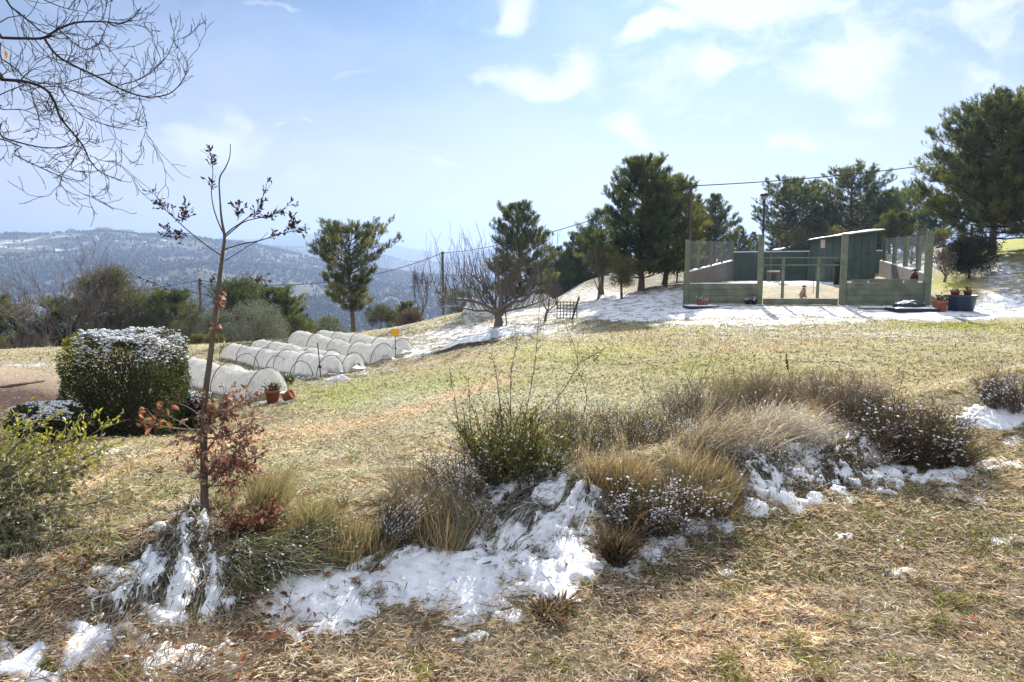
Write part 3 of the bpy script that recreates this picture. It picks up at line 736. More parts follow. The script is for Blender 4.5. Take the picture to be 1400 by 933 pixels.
# ------------------------------------------------------------------ rounded broadleaf crowns
def round_tree(name, pos, H, rx, label, cat, cols, seed, n=9000, leaf=(.07,.03), lobes=16, clear=.15, group=None, mati='leaf', fill=.92, twigs=0, twig_col=(.16,.14,.12), squash=.85, rz=0, up=.2):
    global rng
    keep = rng; rng = np.random.default_rng(seed)
    t = Thing(name, pos, label, cat, group); tr = MB(); cr = MB(); p0 = t.loc
    c0 = p0 + [0, 0, H * (.5 + clear / 2)]; hh = H * (1 - clear) / 2
    a = rng.uniform(0, 6.28, lobes); u = rng.uniform(-.75, .9, lobes); rr = np.sqrt(np.clip(1 - u * u, .1, 1))
    lc = c0 + np.stack([np.cos(a) * rr * rx * .62, np.sin(a) * rr * rx * .62, u * hh * .62], 1)
    lr = rng.uniform(.34, .55, lobes) * min(rx, hh * 1.15); lcol = np.array([NEEDLE_pick(cols, [1] * len(cols)) for _ in range(lobes)])
    tp = p0 + [0, 0, -.1]; m = p0 + [rng.normal(0, .05), 0, H * .35]
    tr.tube([tp, (tp + m) / 2, m], [H * .03, H * .024, H * .02], 8, (.11, .09, .07))
    for i in range(lobes):
        q = spline([m, (m + lc[i]) / 2 + rng.normal(0, .08 * rx, 3), lc[i]], 6)
        tr.tube(q, np.linspace(H * .013, H * .003, 6), 5, (.12, .10, .08), cap=False)
    k = rng.integers(0, lobes, n); d = nz(rng.normal(size=(n, 3))); d[:, 2] = np.abs(d[:, 2]) * rng.choice([1, 1, 1, -1], n); rad = rng.uniform(.55, 1.05, n) ** .6
    P = lc[k] + d * (lr[k] * rad)[:, None] * [1, 1, squash]
    # twig ends cluster the leaves
    nc = n // 9; cc = P[:nc]; P = cc[rng.integers(0, nc, n)] + rng.normal(0, leaf[0] * 1.1, (n, 3)); 
    A = nz(rng.normal(size=(n, 3)) + nz(P - c0) * .8 + [0, 0, up]); Nn = nz(rng.normal(size=(n, 3)) + [0, 0, .6])
    cc2 = lcol[k] * (1 + rng.normal(0, .2, (n, 1)))
    cr.leaves(P, A, Nn, leaf[0] * rng.uniform(.6, 1.3, n), leaf[1] * rng.uniform(.7, 1.2, n), np.clip(cc2, .004, .9))
    if twigs:
        kk = rng.integers(0, lobes, twigs); dd = nz(rng.normal(size=(twigs, 3)) + [0, 0, .5]); b = lc[kk] + dd * (lr[kk] * .3)[:, None]; e_ = lc[kk] + dd * (lr[kk] * rng.uniform(.9, 1.25, twigs))[:, None]
        tr.tubes(np.stack([b, (b + e_) / 2 + rng.normal(0, .04, (twigs, 3)), e_], 1), np.array([.014, .010, .005])[None], twig_col)
    t.part(tr, 'trunk', M['bark'], True); t.part(cr, 'crown', M[mati]); rng = keep; return t
M['olive'] = foliage('olive_leaf', .22, .6, .3, (1.0, 1.05, .9))
OL = [(.20,.22,.16),(.15,.17,.11),(.26,.27,.21)]
GR = [(.08,.105,.035),(.105,.13,.045),(.06,.08,.03)]
YGc = [(.105,.125,.042),(.14,.155,.055),(.08,.10,.034)]
BR = [(.07,.07,.035),(.10,.09,.045),(.05,.055,.03),(.13,.11,.07)]
def rt(px, Y, top, rpx, name, label, cat, cols, seed, **kw):
    p = on(px, Y); H = topH(px, top, p) * 1.13; return round_tree(name, p, H, rpx * Y / F, label, cat, cols, seed, **kw)
TG = 'trees beyond the field edge'
rt(165, 36, 374, 50, 'round_tree', 'big rounded olive brown tree with pale twigs rising behind the clipped hedge', 'tree', [(.10,.11,.05),(.13,.13,.06),(.08,.09,.04),(.16,.14,.08)], 101, n=16000, leaf=(.13,.035), twigs=700, clear=.3, group=TG, lobes=22)
rt(218, 38, 402, 34, 'young_pine', 'light green bushy pine between the big rounded tree and the utility pole', 'tree', YGc, 102, n=9000, leaf=(.16,.03), up=1.2, clear=.2, group=TG)
rt(256, 37, 408, 30, 'young_pine', 'pale green feathery pine just left of the valley utility pole', 'tree', YGc + OL[:1], 103, n=9000, leaf=(.16,.03), up=1.2, clear=.2, group=TG)
rt(335, 33, 380, 42, 'evergreen_tree', 'dark dense evergreen just right of the tall young sapling stem', 'tree', [(.05,.068,.025),(.065,.085,.03),(.04,.055,.02)], 104, n=14000, leaf=(.15,.035), up=1.0, clear=.1, group=TG, lobes=22)
rt(372, 43, 408, 26, 'evergreen_tree', 'low dark green tree on the right flank of the dense evergreen', 'tree', GR + YGc[:1], 105, n=7000, leaf=(.15,.035), up=.8, group=TG)
rt(352, 30, 422, 42, 'olive_tree', 'silvery olive tree with soft rounded lobes behind the crop tunnels', 'olive tree', OL, 106, mati='olive', n=14000, leaf=(.075,.022), clear=.12, lobes=20, group=TG)
rt(295, 30, 425, 26, 'olive_tree', 'small silvery olive behind the sapling stem, left of the big olive', 'olive tree', OL, 107, mati='olive', n=7000, leaf=(.075,.022), group=TG)
rt(398, 40, 417, 18, 'evergreen_tree', 'small dark green tree left of the lone pine', 'tree', GR, 108, n=5000, leaf=(.13,.03), group=TG)
rt(428, 38, 432, 22, 'evergreen_shrub', 'low pale green bush at the foot of the lone pine', 'shrub', YGc, 109, n=5000, leaf=(.09,.03), group=TG)
rt(284, 25, 460, 26, 'yellow_shrub', 'low yellow green bush behind the top corner of the hedge', 'shrub', [(.13,.13,.04),(.09,.10,.03),(.18,.15,.06)], 110, n=6000, leaf=(.05,.022), clear=0, group=TG)
rt(520, 28, 420, 26, 'evergreen_shrub', 'dark rounded bush right of the lone pine', 'shrub', [(.035,.045,.018),(.06,.065,.02),(.10,.085,.035)], 111, n=7000, leaf=(.05,.02), clear=0, group=TG)
rt(556, 30, 425, 24, 'bramble_thicket', 'brown grey bramble between the dark bush and the thin bare tree', 'shrub', [(.13,.09,.065),(.17,.13,.09),(.08,.07,.04)], 112, n=5000, leaf=(.05,.018), clear=0, mati='dryleaf', twigs=300, group=TG)
rt(628, 33, 398, 30, 'evergreen_shrub', 'dark green bush seen through the fruit tree twigs, left side', 'shrub', [(.05,.06,.025),(.08,.08,.03)], 113, n=7000, leaf=(.06,.022), clear=0, group=TG)
rt(452, 30, 435, 22, 'yellow_shrub', 'yellow green bush below the lone pine crown, left of its trunk', 'shrub', YGc, 114, n=5000, leaf=(.06,.025), clear=0, group=TG)
rt(312, 40, 404, 22, 'young_pine', 'yellow green young pine behind the sapling stem, left of the dense evergreen', 'tree', YGc, 122, n=8000, leaf=(.15,.03), up=1.1, clear=.1, group=TG)
rt(410, 34, 425, 24, 'evergreen_shrub', 'dull green bush between the olive and the lone pine', 'shrub', YGc + GR, 123, n=6000, leaf=(.10,.03), clear=0, group=TG)
rt(8, 30, 455, 24, 'yellow_shrub', 'yellow bush at the left edge below the cut off pine', 'shrub', [(.16,.15,.03),(.12,.12,.03)], 115, n=5000, leaf=(.06,.025), clear=0, group=TG)
rt(240, 31, 440, 24, 'grey_shrub', 'grey green scrub just above the snowy hedge top', 'shrub', [(.10,.11,.06),(.14,.14,.09)], 116, n=6000, leaf=(.06,.02), clear=0, twigs=200, group=TG)
rt(850, 25.5, 345, 18, 'yellow_shrub', 'yellow brown leaved bush in front of the tallest pine', 'shrub', [(.20,.18,.06),(.15,.13,.06),(.10,.10,.04)], 117, n=5000, leaf=(.05,.022), clear=.05, twigs=200, group=TG)
rt(1096, 47, 318, 36, 'yellow_shrub', 'pale yellow bush above the green back fence of the pen', 'shrub', [(.19,.18,.08),(.14,.14,.06),(.09,.10,.04)], 118, n=8000, leaf=(.10,.04), clear=0, group=TG)
rt(1140, 44, 312, 14, 'yellow_shrub', 'narrow yellow leaved bush touching the left end of the shed roof', 'shrub', [(.22,.20,.06),(.15,.15,.05)], 119, n=4000, leaf=(.08,.03), clear=0, group=TG)
rt(1325, 24.5, 326, 30, 'dark_shrub', 'large dark bush under the biggest pine, behind the blue tub', 'shrub', [(.045,.05,.022),(.03,.038,.016),(.07,.06,.03)], 120, n=16000, leaf=(.10,.022), clear=0, lobes=18, group=TG, up=.6)
rt(925, 31, 345, 26, 'dark_shrub', 'dark undergrowth behind the left wall of the dog pen', 'shrub', [(.03,.035,.016),(.05,.05,.025)], 121, n=6000, leaf=(.08,.03), clear=0, group=TG)

# ------------------------------------------------------------------ bare trees
def bare(mb, sn, p, d, L, r, depth, spread=.5, up=.12, nkids=(3, 5), wob=.09, col=(.13,.10,.085), snow=0.0, minr=.0025, droop=0):
    m = 6; pts = [p]; dd = d.copy()
    for i in range(m - 1):
        dd = nz(dd + rng.normal(0, wob, 3) + np.array([0, 0, up - droop * i / m])); pts.append(pts[-1] + dd * L / (m - 1))
    pts = np.array(pts); rr = np.linspace(r, max(r * .5, minr), m)
    mb.tube(pts, rr, 7 if r > .03 else (5 if r > .008 else 3), np.clip(np.array(col) * (1 + rng.normal(0, .1)), .01, .9), cap=depth == 0)
    if sn is not None and snow > 0 and r > .004:
        k = np.arange(0, m - 1)
        k = k[rng.random(len(k)) < snow]
        if len(k):
            q = (pts[k] + pts[k + 1]) / 2; ax = pts[k + 1] - pts[k]
            flat_ = np.abs(nz(ax)[:, 2]) < .75
            if flat_.any():
                q = q[flat_]; ax = ax[flat_]; rq = rr[k][flat_]
                sn.lumps(q + np.stack([0*rq, 0*rq, rq * .9], 1), np.stack([np.linalg.norm(ax, axis=1) * .5, rq * .9, rq * .8 + .002], 1), axis=ax)
    if depth <= 0: return
    n = rng.integers(*nkids)
    for i in range(n):
        t = rng.uniform(.25, 1.0) if i else 1.0
        j = min(int(t * (m - 1)), m - 2); q = pts[j] + (pts[j + 1] - pts[j]) * (t * (m - 1) - j)
        ax = nz(pts[j + 1] - pts[j]); s = nz(np.cross(ax, rng.normal(size=3)))
        nd = nz(ax + s * rng.uniform(.5, 1.3) * spread)
        bare(mb, sn, q, nd, L * rng.uniform(.5, .85), max(rr[j] * rng.uniform(.45, .75), minr), depth - 1, spread, up, nkids, wob, col, snow, minr, droop)
def bare_tree(name, pos, label, cat, seed, H, r, trunkL, limbs, depth, snow=0, spread=.6, up=.1, lean=.8, col=(.13,.10,.085), group=None, nk=(3, 5), minr=.003, start=None):
    global rng
    keep = rng; rng = np.random.default_rng(seed)
    t = Thing(name, pos, label, cat, group); mb = MB(); sn = MB(); cr = MB()
    top = t.loc + [rng.normal(0, .05), rng.normal(0, .05), trunkL]
    mb.tube(spline([t.loc - [0, 0, .1], (t.loc + top) / 2 + rng.normal(0, .02, 3), top], 6), np.linspace(r * 1.15, r * .9, 6), 9, col)
    for i in range(limbs):
        a = i * 6.283 / limbs + rng.uniform(-.3, .3); d = nz(np.array([math.cos(a) * lean, math.sin(a) * lean, 1]))
        bare(cr, sn, top - [0, 0, rng.uniform(0, .25) * trunkL], d, H * .42, r * rng.uniform(.45, .65), depth, spread, up, nk, .12, col, snow, minr)
    t.part(mb, 'trunk', M['bark'], True); t.part(cr, 'branches', M['bark'], True)
    if sn.n: t.part(sn, 'snow', M['snow'], True)['kind'] = 'stuff'
    rng = keep; return t
# the spreading fruit tree in mid field
def fruit_tree():
    global rng
    keep = rng; rng = np.random.default_rng(77)
    p = on(681, 22.0); t = Thing('fruit_tree', p, 'bare spreading fruit tree with snowy crooked limbs, alone in mid field', 'fruit tree')
    tr = MB(); cr = MB(); sn = MB(); Y = p[1]; col = (.12, .10, .085)
    def W(px, py, dy=0): return at(px, py, Y + dy)
    k = W(680, 432)
    tr.tube(spline([p - [0, 0, .1], W(682, 438), k], 6), [.17, .15, .135, .125, .12, .12], 10, col)
    limbs = [([(680,433),(672,422),(655,414),(635,410),(612,408),(596,398)], -.3, .075), ([(681,432),(676,418),(668,400),(655,384),(640,372)], .6, .07),
             ([(681,432),(684,415),(684,398),(680,380),(676,362)], -.7, .07), ([(682,433),(692,420),(704,412),(716,411),(728,400),(744,392)], -.2, .085),
             ([(682,433),(690,418),(696,402),(706,388),(712,370)], .7, .06), ([(680,433),(668,425),(650,425),(628,420),(604,420)], .8, .05), ([(683,430),(698,424),(716,420),(740,412),(752,404)], .6, .05),
             ([(680,430),(670,410),(658,398),(640,392),(618,380)], 1.0, .05)]
    for L, dy, r in limbs:
        n = len(L); P = spline([W(a, b, dy * i / (n - 1) * 1.3) for i, (a, b) in enumerate(L)], 14)
        rr = np.linspace(r, r * .35, 14); cr.tube(P, rr, 7, col, cap=False)
        ax = np.diff(P, axis=0); q = (P[1:] + P[:-1]) / 2; m_ = (rng.random(13) < .75) & (np.abs(nz(ax)[:, 2]) < .8)
        sn.lumps(q[m_] + np.stack([0*rr[1:][m_], 0*rr[1:][m_], rr[1:][m_] * .85], 1), np.stack([np.linalg.norm(ax[m_], axis=1) * .6, rr[1:][m_] * .75, rr[1:][m_] * .45 + .004], 1), axis=ax[m_])
        for j in range(2, 14):
            for _ in range(rng.integers(1, 3)):
                d = nz(np.array([rng.normal(0, .6), rng.normal(0, .6), .9]) + nz(P[j] - P[j-1]) * .5)
                bare(cr, sn, P[j], d, rng.uniform(.40, 1.1), rr[j] * .30 + .0045, rng.integers(1, 3), .42, .13, (2, 4), .07, col, .18, .0045)
    t.part(tr, 'trunk', M['bark'], True); t.part(cr, 'branches', M['bark'], True); t.part(sn, 'snow', M['snow'], True)['kind'] = 'stuff'
    rng = keep
fruit_tree()
def bt(px, Y, top, name, label, seed, r, trunk, limbs, depth, **kw):
    p = on(px, Y); H = topH(px, top, p); return bare_tree(name, p, label, 'bare tree', seed, H, r, trunk * H, limbs, depth, **kw)
BG_ = 'small bare trees'
bt(575, 27, 375, 'bare_tree', 'thin dark bare tree left of the fruit tree at the field edge', 201, .035, .2, 4, 4, spread=.35, lean=.35, group=BG_)
bt(745, 21.5, 395, 'bare_tree', 'small bare tree right of the fruit tree, in front of the snowy slope', 202, .04, .38, 5, 3, spread=.6, lean=.9, group=BG_, snow=.1)
bt(762, 25, 392, 'bare_tree', 'faint thin bare tree beside the lattice panel', 203, .03, .2, 4, 4, spread=.5, lean=.6, group=BG_)
bt(92, 33, 395, 'bare_tree', 'grey leafless tree between the left edge pine and the hedge', 204, .09, .3, 6, 4, spread=.6, lean=.9, group=BG_, col=(.17,.14,.13), snow=.1, minr=.008)
bt(50, 30, 455, 'bare_tree', 'low tangle of bare grey branches behind the tan terrace', 205, .05, .1, 7, 4, spread=.7, lean=1.4, group=BG_, col=(.18,.15,.13), minr=.006)
bt(817, 27.5, 355, 'bare_tree', 'bare sapling beside the slim twin stemmed pine', 206, .04, .3, 4, 4, spread=.4, lean=.4, group=BG_, minr=.005)
bt(1290, 24.5, 345, 'bare_tree', 'tangled snowy bare tree between the pen corner post and the big dark bush', 207, .045, .2, 6, 4, spread=.7, lean=.8, group=BG_, snow=.4, col=(.2,.16,.12), minr=.005)
bt(1246, 33, 325, 'bare_tree', 'snowy tangle of bare branches seen through the wire of the pen', 208, .05, .15, 8, 4, spread=.7, lean=1.0, group=BG_, snow=.6, col=(.16,.13,.10), minr=.006)
bt(1268, 36, 315, 'bare_tree', 'bare frosted tree behind the right end post of the pen', 209, .05, .2, 8, 4, spread=.7, lean=.8, group=BG_, snow=.5, col=(.16,.13,.10), minr=.006)
bt(280, 33, 430, 'bare_tree', 'bare brown tree at the foot of the valley utility pole', 210, .04, .2, 6, 4, spread=.6, lean=.8, group=BG_, minr=.006)

# ------------------------------------------------------------------ branches of a big tree reaching in from the left
def overhang():
    global rng
    keep = rng; rng = np.random.default_rng(90)
    base = gpt(-4.6, 4.1); t = Thing('leafless_tree', base, 'leafless tree outside the left edge, its fine curved twigs hanging into the sky', 'tree')
    tr = MB(); cr = MB(); col = (.045, .035, .032)
    fork = base + [0.15, 0, 2.1]
    tr.tube(spline([base - [0, 0, .1], base + [.03, 0, 1.0], fork, base + [.2, -.1, 3.2], base + [.35, .1, 4.6]], 12), np.linspace(.13, .05, 12), 10, (.08, .065, .055))
    L = [([(-40,50),(0,52),(35,53),(60,52),(80,40),(105,31),(140,30),(165,32),(182,24),(191,12)], 4.2, .011),
         ([(60,52),(78,76),(105,92),(135,106),(165,122),(190,131),(212,133),(234,127),(250,110),(256,92),(254,76)], 4.2, .009),
         ([(-40,104),(0,109),(35,112),(62,122),(75,140),(82,160),(98,180),(114,200),(122,218),(138,236),(166,247)], 3.9, .011),
         ([(-30,165),(0,186),(30,196),(60,202),(92,201),(112,190),(133,192)], 4.4, .007),
         ([(0,190),(18,210),(40,222),(68,235),(92,244),(114,247),(119,238)], 4.4, .005),
         ([(-30,-20),(10,6),(38,28),(62,46),(80,40)], 4.0, .008), ([(165,116),(188,110),(208,98),(226,80),(236,60),(239,46)], 4.2, .004),
         ([(-30,72),(0,80),(20,93),(40,110),(80,115),(120,105),(160,100),(182,103)], 4.6, .006), ([(60,0),(84,10),(106,16),(106,30)], 4.3, .004),
         ([(140,55),(158,78),(176,98),(194,123)], 4.25, .003), ([(190,131),(196,150),(200,172),(196,189)], 4.2, .0025),
         ([(80,115),(95,140),(115,160),(150,172),(186,179)], 4.1, .004), ([(40,112),(46,140),(54,165),(50,190)], 4.0, .003),
         ([(114,200),(98,222),(85,240),(82,258)], 3.9, .003), ([(120,210),(105,200),(90,214)], 3.9, .0025), ([(122,212),(140,220),(162,222)], 3.9, .0025),
         ([(80,40),(100,58),(118,68),(135,60),(152,66)], 4.2, .005), ([(135,60),(148,30),(152,0),(158,-20)], 4.2, .003), ([(140,30),(145,10),(150,-15)], 4.2, .0025),
         ([(0,130),(30,125),(70,118),(110,128),(150,138),(174,138)], 4.5, .004), ([(0,30),(30,45),(55,72),(90,84),(120,72)], 4.5, .004), ([(-30,145),(0,150),(30,150),(55,158),(80,155)], 4.3, .004)]
    for li, (pp, Y, r) in enumerate(L):
        n = len(pp); ph = rng.uniform(0, 6)
        if pp[0][0] <= 0:
            st = [fork + [0, 0, rng.uniform(-.3, 1.6)]]; st = [base + [.12, 0, 1.7 + .25 * (li % 6)]]
        else: st = []
        P = spline(st + [at(a, b, Y) + np.array([0, .10 * math.sin(ph + i * .7) * 0, 0]) for i, (a, b) in enumerate(pp)], n * 3)
        rr = np.linspace(r * (1.0 if st else .8), max(r * .2, .0014), n * 3); cr.tube(P, rr, 5, col)
        for j in range(4 if st else 2, n * 3 - 1):
            for _ in range(rng.choice([0, 1, 1, 2])):
                ax = nz(P[j + 1] - P[j]); s = nz(np.cross(ax, rng.normal(size=3)))
                d = nz(ax * .8 + s * rng.uniform(.6, 1.1) + np.array([0, 0, rng.choice([-.35, .35])]))
                bare(cr, None, P[j], d, rng.uniform(.05, .20), max(rr[j] * .5, .0018), int(rng.integers(0, 3)), .6, rng.choice([.05, .12, -.04]), (2, 4), .17, col, 0, .0016)
            if rng.random() < .5:   # buds
                cr.lumps(P[j:j+1] + rng.normal(0, .004, (1, 3)), np.array([[.005, .003, .003]]), col)
    t.part(tr, 'trunk', M['bark'], True); t.part(cr, 'branches', M['bark'], True)
    lf = MB(); q = at(6, 68, 4.1); lf.leaves(np.array([q]), np.array([[.1, 0, -1.]]), np.array([[.2, 1., 0]]), .055, .024, (.42, .22, .03)); lf.tube([q, q + [0, 0, .05]], .0012, 3, (.1, .07, .03))
    t.part(lf, 'leaf', M['dryleaf'], label='last yellow leaf hanging from a twig')
    rng = keep
overhang()
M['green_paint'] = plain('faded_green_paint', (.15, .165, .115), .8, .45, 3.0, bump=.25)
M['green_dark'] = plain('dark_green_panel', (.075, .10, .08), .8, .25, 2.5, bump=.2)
M['post'] = plain('grey_green_post', (.15, .17, .11), .85, .3, 6)
M['block'] = plain('grey_block_wall', (.17, .155, .135), .9, .35, 5, bump=.5)
M['wire'] = plain('galvanised_wire', (.30, .32, .32), .5, .1, 5, metal=.4, bump=0)
M['terracotta'] = plain('terracotta', (.32, .105, .055), .8, .25, 14)
M['tub'] = plain('blue_grey_plastic', (.025, .045, .075), .4, .15, 6, bump=.05, spec=.5)
M['black'] = plain('black_plastic', (.02, .02, .022), .5, .15, 6, bump=.1)
M['wood'] = plain('weathered_wood', (.16, .12, .085), .85, .35, 9, stretch=(1, 1, .12))
M['dwood'] = plain('dark_stake_wood', (.055, .042, .035), .85, .3, 12)
M['yellow'] = plain('yellow_card', (.75, .38, .02), .6, .08, 5, bump=0)
M['steel'] = plain('dark_steel', (.05, .05, .055), .5, .15, 8, metal=.6, bump=0)
M['pole'] = plain('timber_pole', (.10, .08, .065), .85, .3, 12)
M['cable'] = plain('black_cable', (.03, .03, .035), .6, .05, 5, bump=0)
M['hoop'] = plain('black_hoop', (.03, .03, .032), .5, .1, 5, bump=0)
M['roofsheet'] = plain('green_roof_sheet', (.10, .12, .10), .7, .25, 4)
M['cream'] = plain('cream_render', (.55, .48, .38), .85, .15, .2)
M['tile'] = plain('roof_tiles', (.28, .15, .10), .85, .25, .5)
M['window'] = plain('dark_window', (.03, .035, .045), .2, .1, 1, bump=0)
M['carblue'] = plain('car_paint', (.03, .045, .09), .3, .05, 3, bump=0, spec=.6)
M['soil'] = plain('potting_soil', (.06, .042, .03), .95, .3, 30, bump=.6)
M['fleece'] = None
def fle(nt, N):
    lk = nt.links.new; tc = N('ShaderNodeTexCoord'); mp = N('ShaderNodeMapping'); mp.inputs['Scale'].default_value = (1, 1, .35); lk(tc.outputs['Object'], mp.inputs[0])
    n = N('ShaderNodeTexNoise'); n.inputs['Scale'].default_value = 9; n.inputs['Detail'].default_value = 6; n.inputs['Distortion'].default_value = 1.2; lk(mp.outputs[0], n.inputs['Vector'])
    cr = N('ShaderNodeValToRGB'); cr.color_ramp.elements[0].color = (.68, .67, .64, 1); cr.color_ramp.elements[1].color = (.90, .90, .88, 1)
    cr.color_ramp.elements[0].position = .3; cr.color_ramp.elements[1].position = .65; lk(n.outputs[0], cr.inputs[0])
    d = N('ShaderNodeBsdfDiffuse'); lk(cr.outputs[0], d.inputs[0]); t = N('ShaderNodeBsdfTranslucent'); lk(cr.outputs[0], t.inputs[0])
    bp = N('ShaderNodeBump'); bp.inputs['Strength'].default_value = 1.0; bp.inputs['Distance'].default_value = .05; lk(n.outputs[0], bp.inputs['Height'])
    lk(bp.outputs[0], d.inputs['Normal']); lk(bp.outputs[0], t.inputs['Normal'])
    m = N('ShaderNodeMixShader'); m.inputs[0].default_value = .55; lk(d.outputs[0], m.inputs[1]); lk(t.outputs[0], m.inputs[2]); return m.outputs[0]
M['fleece'] = mat('white_fleece', fle)
def zy(py, Y): return CAMH + float(slope(py)) * Y

# ------------------------------------------------------------------ crop tunnels
def tunnel(pa, Ya, pb, Yb, h, wd, label, nh=6, sag=.12, seed=0, group='low crop tunnels on the vegetable plot'):
    """axis from the left end (px,Y) to the right end"""
    global rng
    keep = rng; rng = np.random.default_rng(seed)
    A = on(pa, Ya); B = on(pb, Yb); t = Thing('crop_tunnel', A, label, 'crop tunnel', group)
    L = np.linalg.norm(B[:2] - A[:2]); ax = (B - A) / np.linalg.norm(B - A); sd_ = nz(np.cross([0, 0, 1.], ax))
    ns, na = int(L * 16), 34; s = np.linspace(0, 1, ns); th = np.linspace(-.10, math.pi + .10, na)
    S, TH_ = np.meshgrid(s, th, indexing='ij')
    ph = (S * nh) % 1.0; sagv = np.sin(ph * math.pi) ** .8
    k = 1 - sag * sagv * (.35 + .65 * np.sin(np.clip(TH_, 0, math.pi)))
    k = k * (1 + .10 * np.sin(S * 5 + seed * 2)) + (fbm(S * L * 2.2 + seed * 7, TH_ * 1.6 + seed, 4) - .5) * .17
    k = k + (fbm(S * L * 7 + seed * 3, TH_ * 2.2 + 5, 3) - .5) * .12
    wy = np.cos(TH_) * wd * k * np.where((TH_ < 0) | (TH_ > math.pi), 1.22, 1.0); zz = np.sin(TH_) * h * k
    P = A + ax * (S * L)[..., None] + sd_ * wy[..., None]
    P[..., 2] = gz(P[..., 0], P[..., 1]) + np.maximum(zz, .012) + .01
    mb = MB(); i = np.arange(ns - 1)[:, None] * na; j = np.arange(na - 1)[None]
    mb.add(P.reshape(-1, 3), np.stack([i + j, i + na + j, i + na + j + 1, i + j + 1], -1).reshape(-1, 4), (.8, .8, .8))
    for end, sg in ((0, -1), (ns - 1, 1)):
        ring = P[end]; apex = P[end].mean(0) * [1, 1, 0] + ax * sg * h * .28; apex[2] = float(gz(apex[0], apex[1])) + h * .38
        m = 7; rows = [ring * (1 - q) + apex * q + (ax * sg * h * .13 * math.sin(q * math.pi)) + np.array([0, 0, 1]) * (np.cos(np.arange(na) * math.pi) * .010 * math.sin(q * math.pi))[:, None] for q in np.linspace(0, 1, m)]
        V = np.vstack(rows); ii = np.arange(m - 1)[:, None] * na
        q_ = np.stack([ii + j, ii + na + j, ii + na + j + 1, ii + j + 1], -1).reshape(-1, 4)
        mb.add(V, q_ if sg > 0 else q_[:, ::-1], (.8, .8, .8))
    t.part(mb, 'fleece', M['fleece'], True)
    for k_ in range(nh + 1):
        f = k_ / nh; i0 = min(int(f * (ns - 1)), ns - 1); c = A + ax * f * L
        a = np.linspace(0, math.pi, 18); q = c + sd_ * (np.cos(a) * (wd + .022))[:, None]; g0 = gz(q[:, 0], q[:, 1])
        q[:, 2] = g0 + np.sin(a) * (h + .022) * (1.06); hb = MB(); hb.tube(q, .0085, 6); t.part(hb, 'hoop', M['hoop'], True)
    rng = keep; return t
tunnel(205, 17.9, 366, 13.3, .56, .42, 'nearest white fleece tunnel, with the terracotta pots at its gathered end', 4, .15, 1)
tunnel(318, 19.6, 452, 16.2, .44, .36, 'long white fleece tunnel starting left of all others, bare hoops in front of it', 5, .055, 2)
tunnel(356, 20.6, 484, 16.9, .42, .34, 'white fleece tunnel tucked close behind the long one with bare hoops', 5, .06, 3)
tunnel(409, 22.2, 523, 18.6, .47, .36, 'front tunnel of the far right pair, its round end face beside the yellow card stake', 4, .05, 4)
tunnel(440, 23.0, 549, 19.7, .44, .34, 'rearmost white tunnel, reaching farthest right behind the yellow card stake', 4, .06, 5)
for (px, Y, wpx, lab) in [(337, 17.6, 32, 'bare black hoop farthest left in front of the fleece tunnels'), (379, 17.0, 30, 'bare black hoop in the middle of the three uncovered ones'), (412, 15.9, 31, 'bare black hoop nearest to the stake, right of the other two')]:
    p = on(px, Y); t = p; r_ = wpx * Y / F / 2; a = np.linspace(0, math.pi, 20); mb = MB()
    ax = nz(np.array([-3.6, 4.0, 0])); sd_ = nz(np.array([ax[1] * 1.0, -ax[0] * .55, 0]))
    q = p + sd_ * (np.cos(a) * r_)[:, None] + np.array([0, 0, 1]) * (np.sin(a) * .40)[:, None]; q[[0, -1], 2] -= .06
    mb.tube(q, .009, 6); o = mb.build('garden_hoop', M['hoop'], None, True, loc=p); tag(o, lab, 'hoop', 'bare hoops on the vegetable plot')
# stakes
def stake(px, Y, top, r, lab, name='garden_stake', lean=0):
    p = on(px, Y); h = zy(top, Y) - p[2]; t = Thing(name, p, lab, 'stake', 'stakes on the vegetable plot'); mb = MB()
    mb.tube([p - [0, 0, .1], p + [lean / 2, 0, h / 2], p + [lean, 0, h]], r, 6); t.part(mb, 'shaft', M['dwood']); return t, p, h
t, p, h = stake(541, 19.0, 452, .011, 'thin dark stake carrying a bright yellow insect card')
mb = MB(); mb.box(p + [0, -.03, h - .05], (.20, .006, .19), rz=.12); t.part(mb, 'card', M['yellow'])
mb = MB(); mb.box(p + [0, -.02, h - .50], (.05, .03, .05)); t.part(mb, 'clip', M['black'])
t, p, h = stake(439, 15.9, 469, .012, 'dark leaning stake in front of the gathered tunnel ends', lean=-.06)
mb = MB(); mb.box(p + [-.01, -.02, h * .32], (.06, .04, .05)); t.part(mb, 'clip', M['black'])
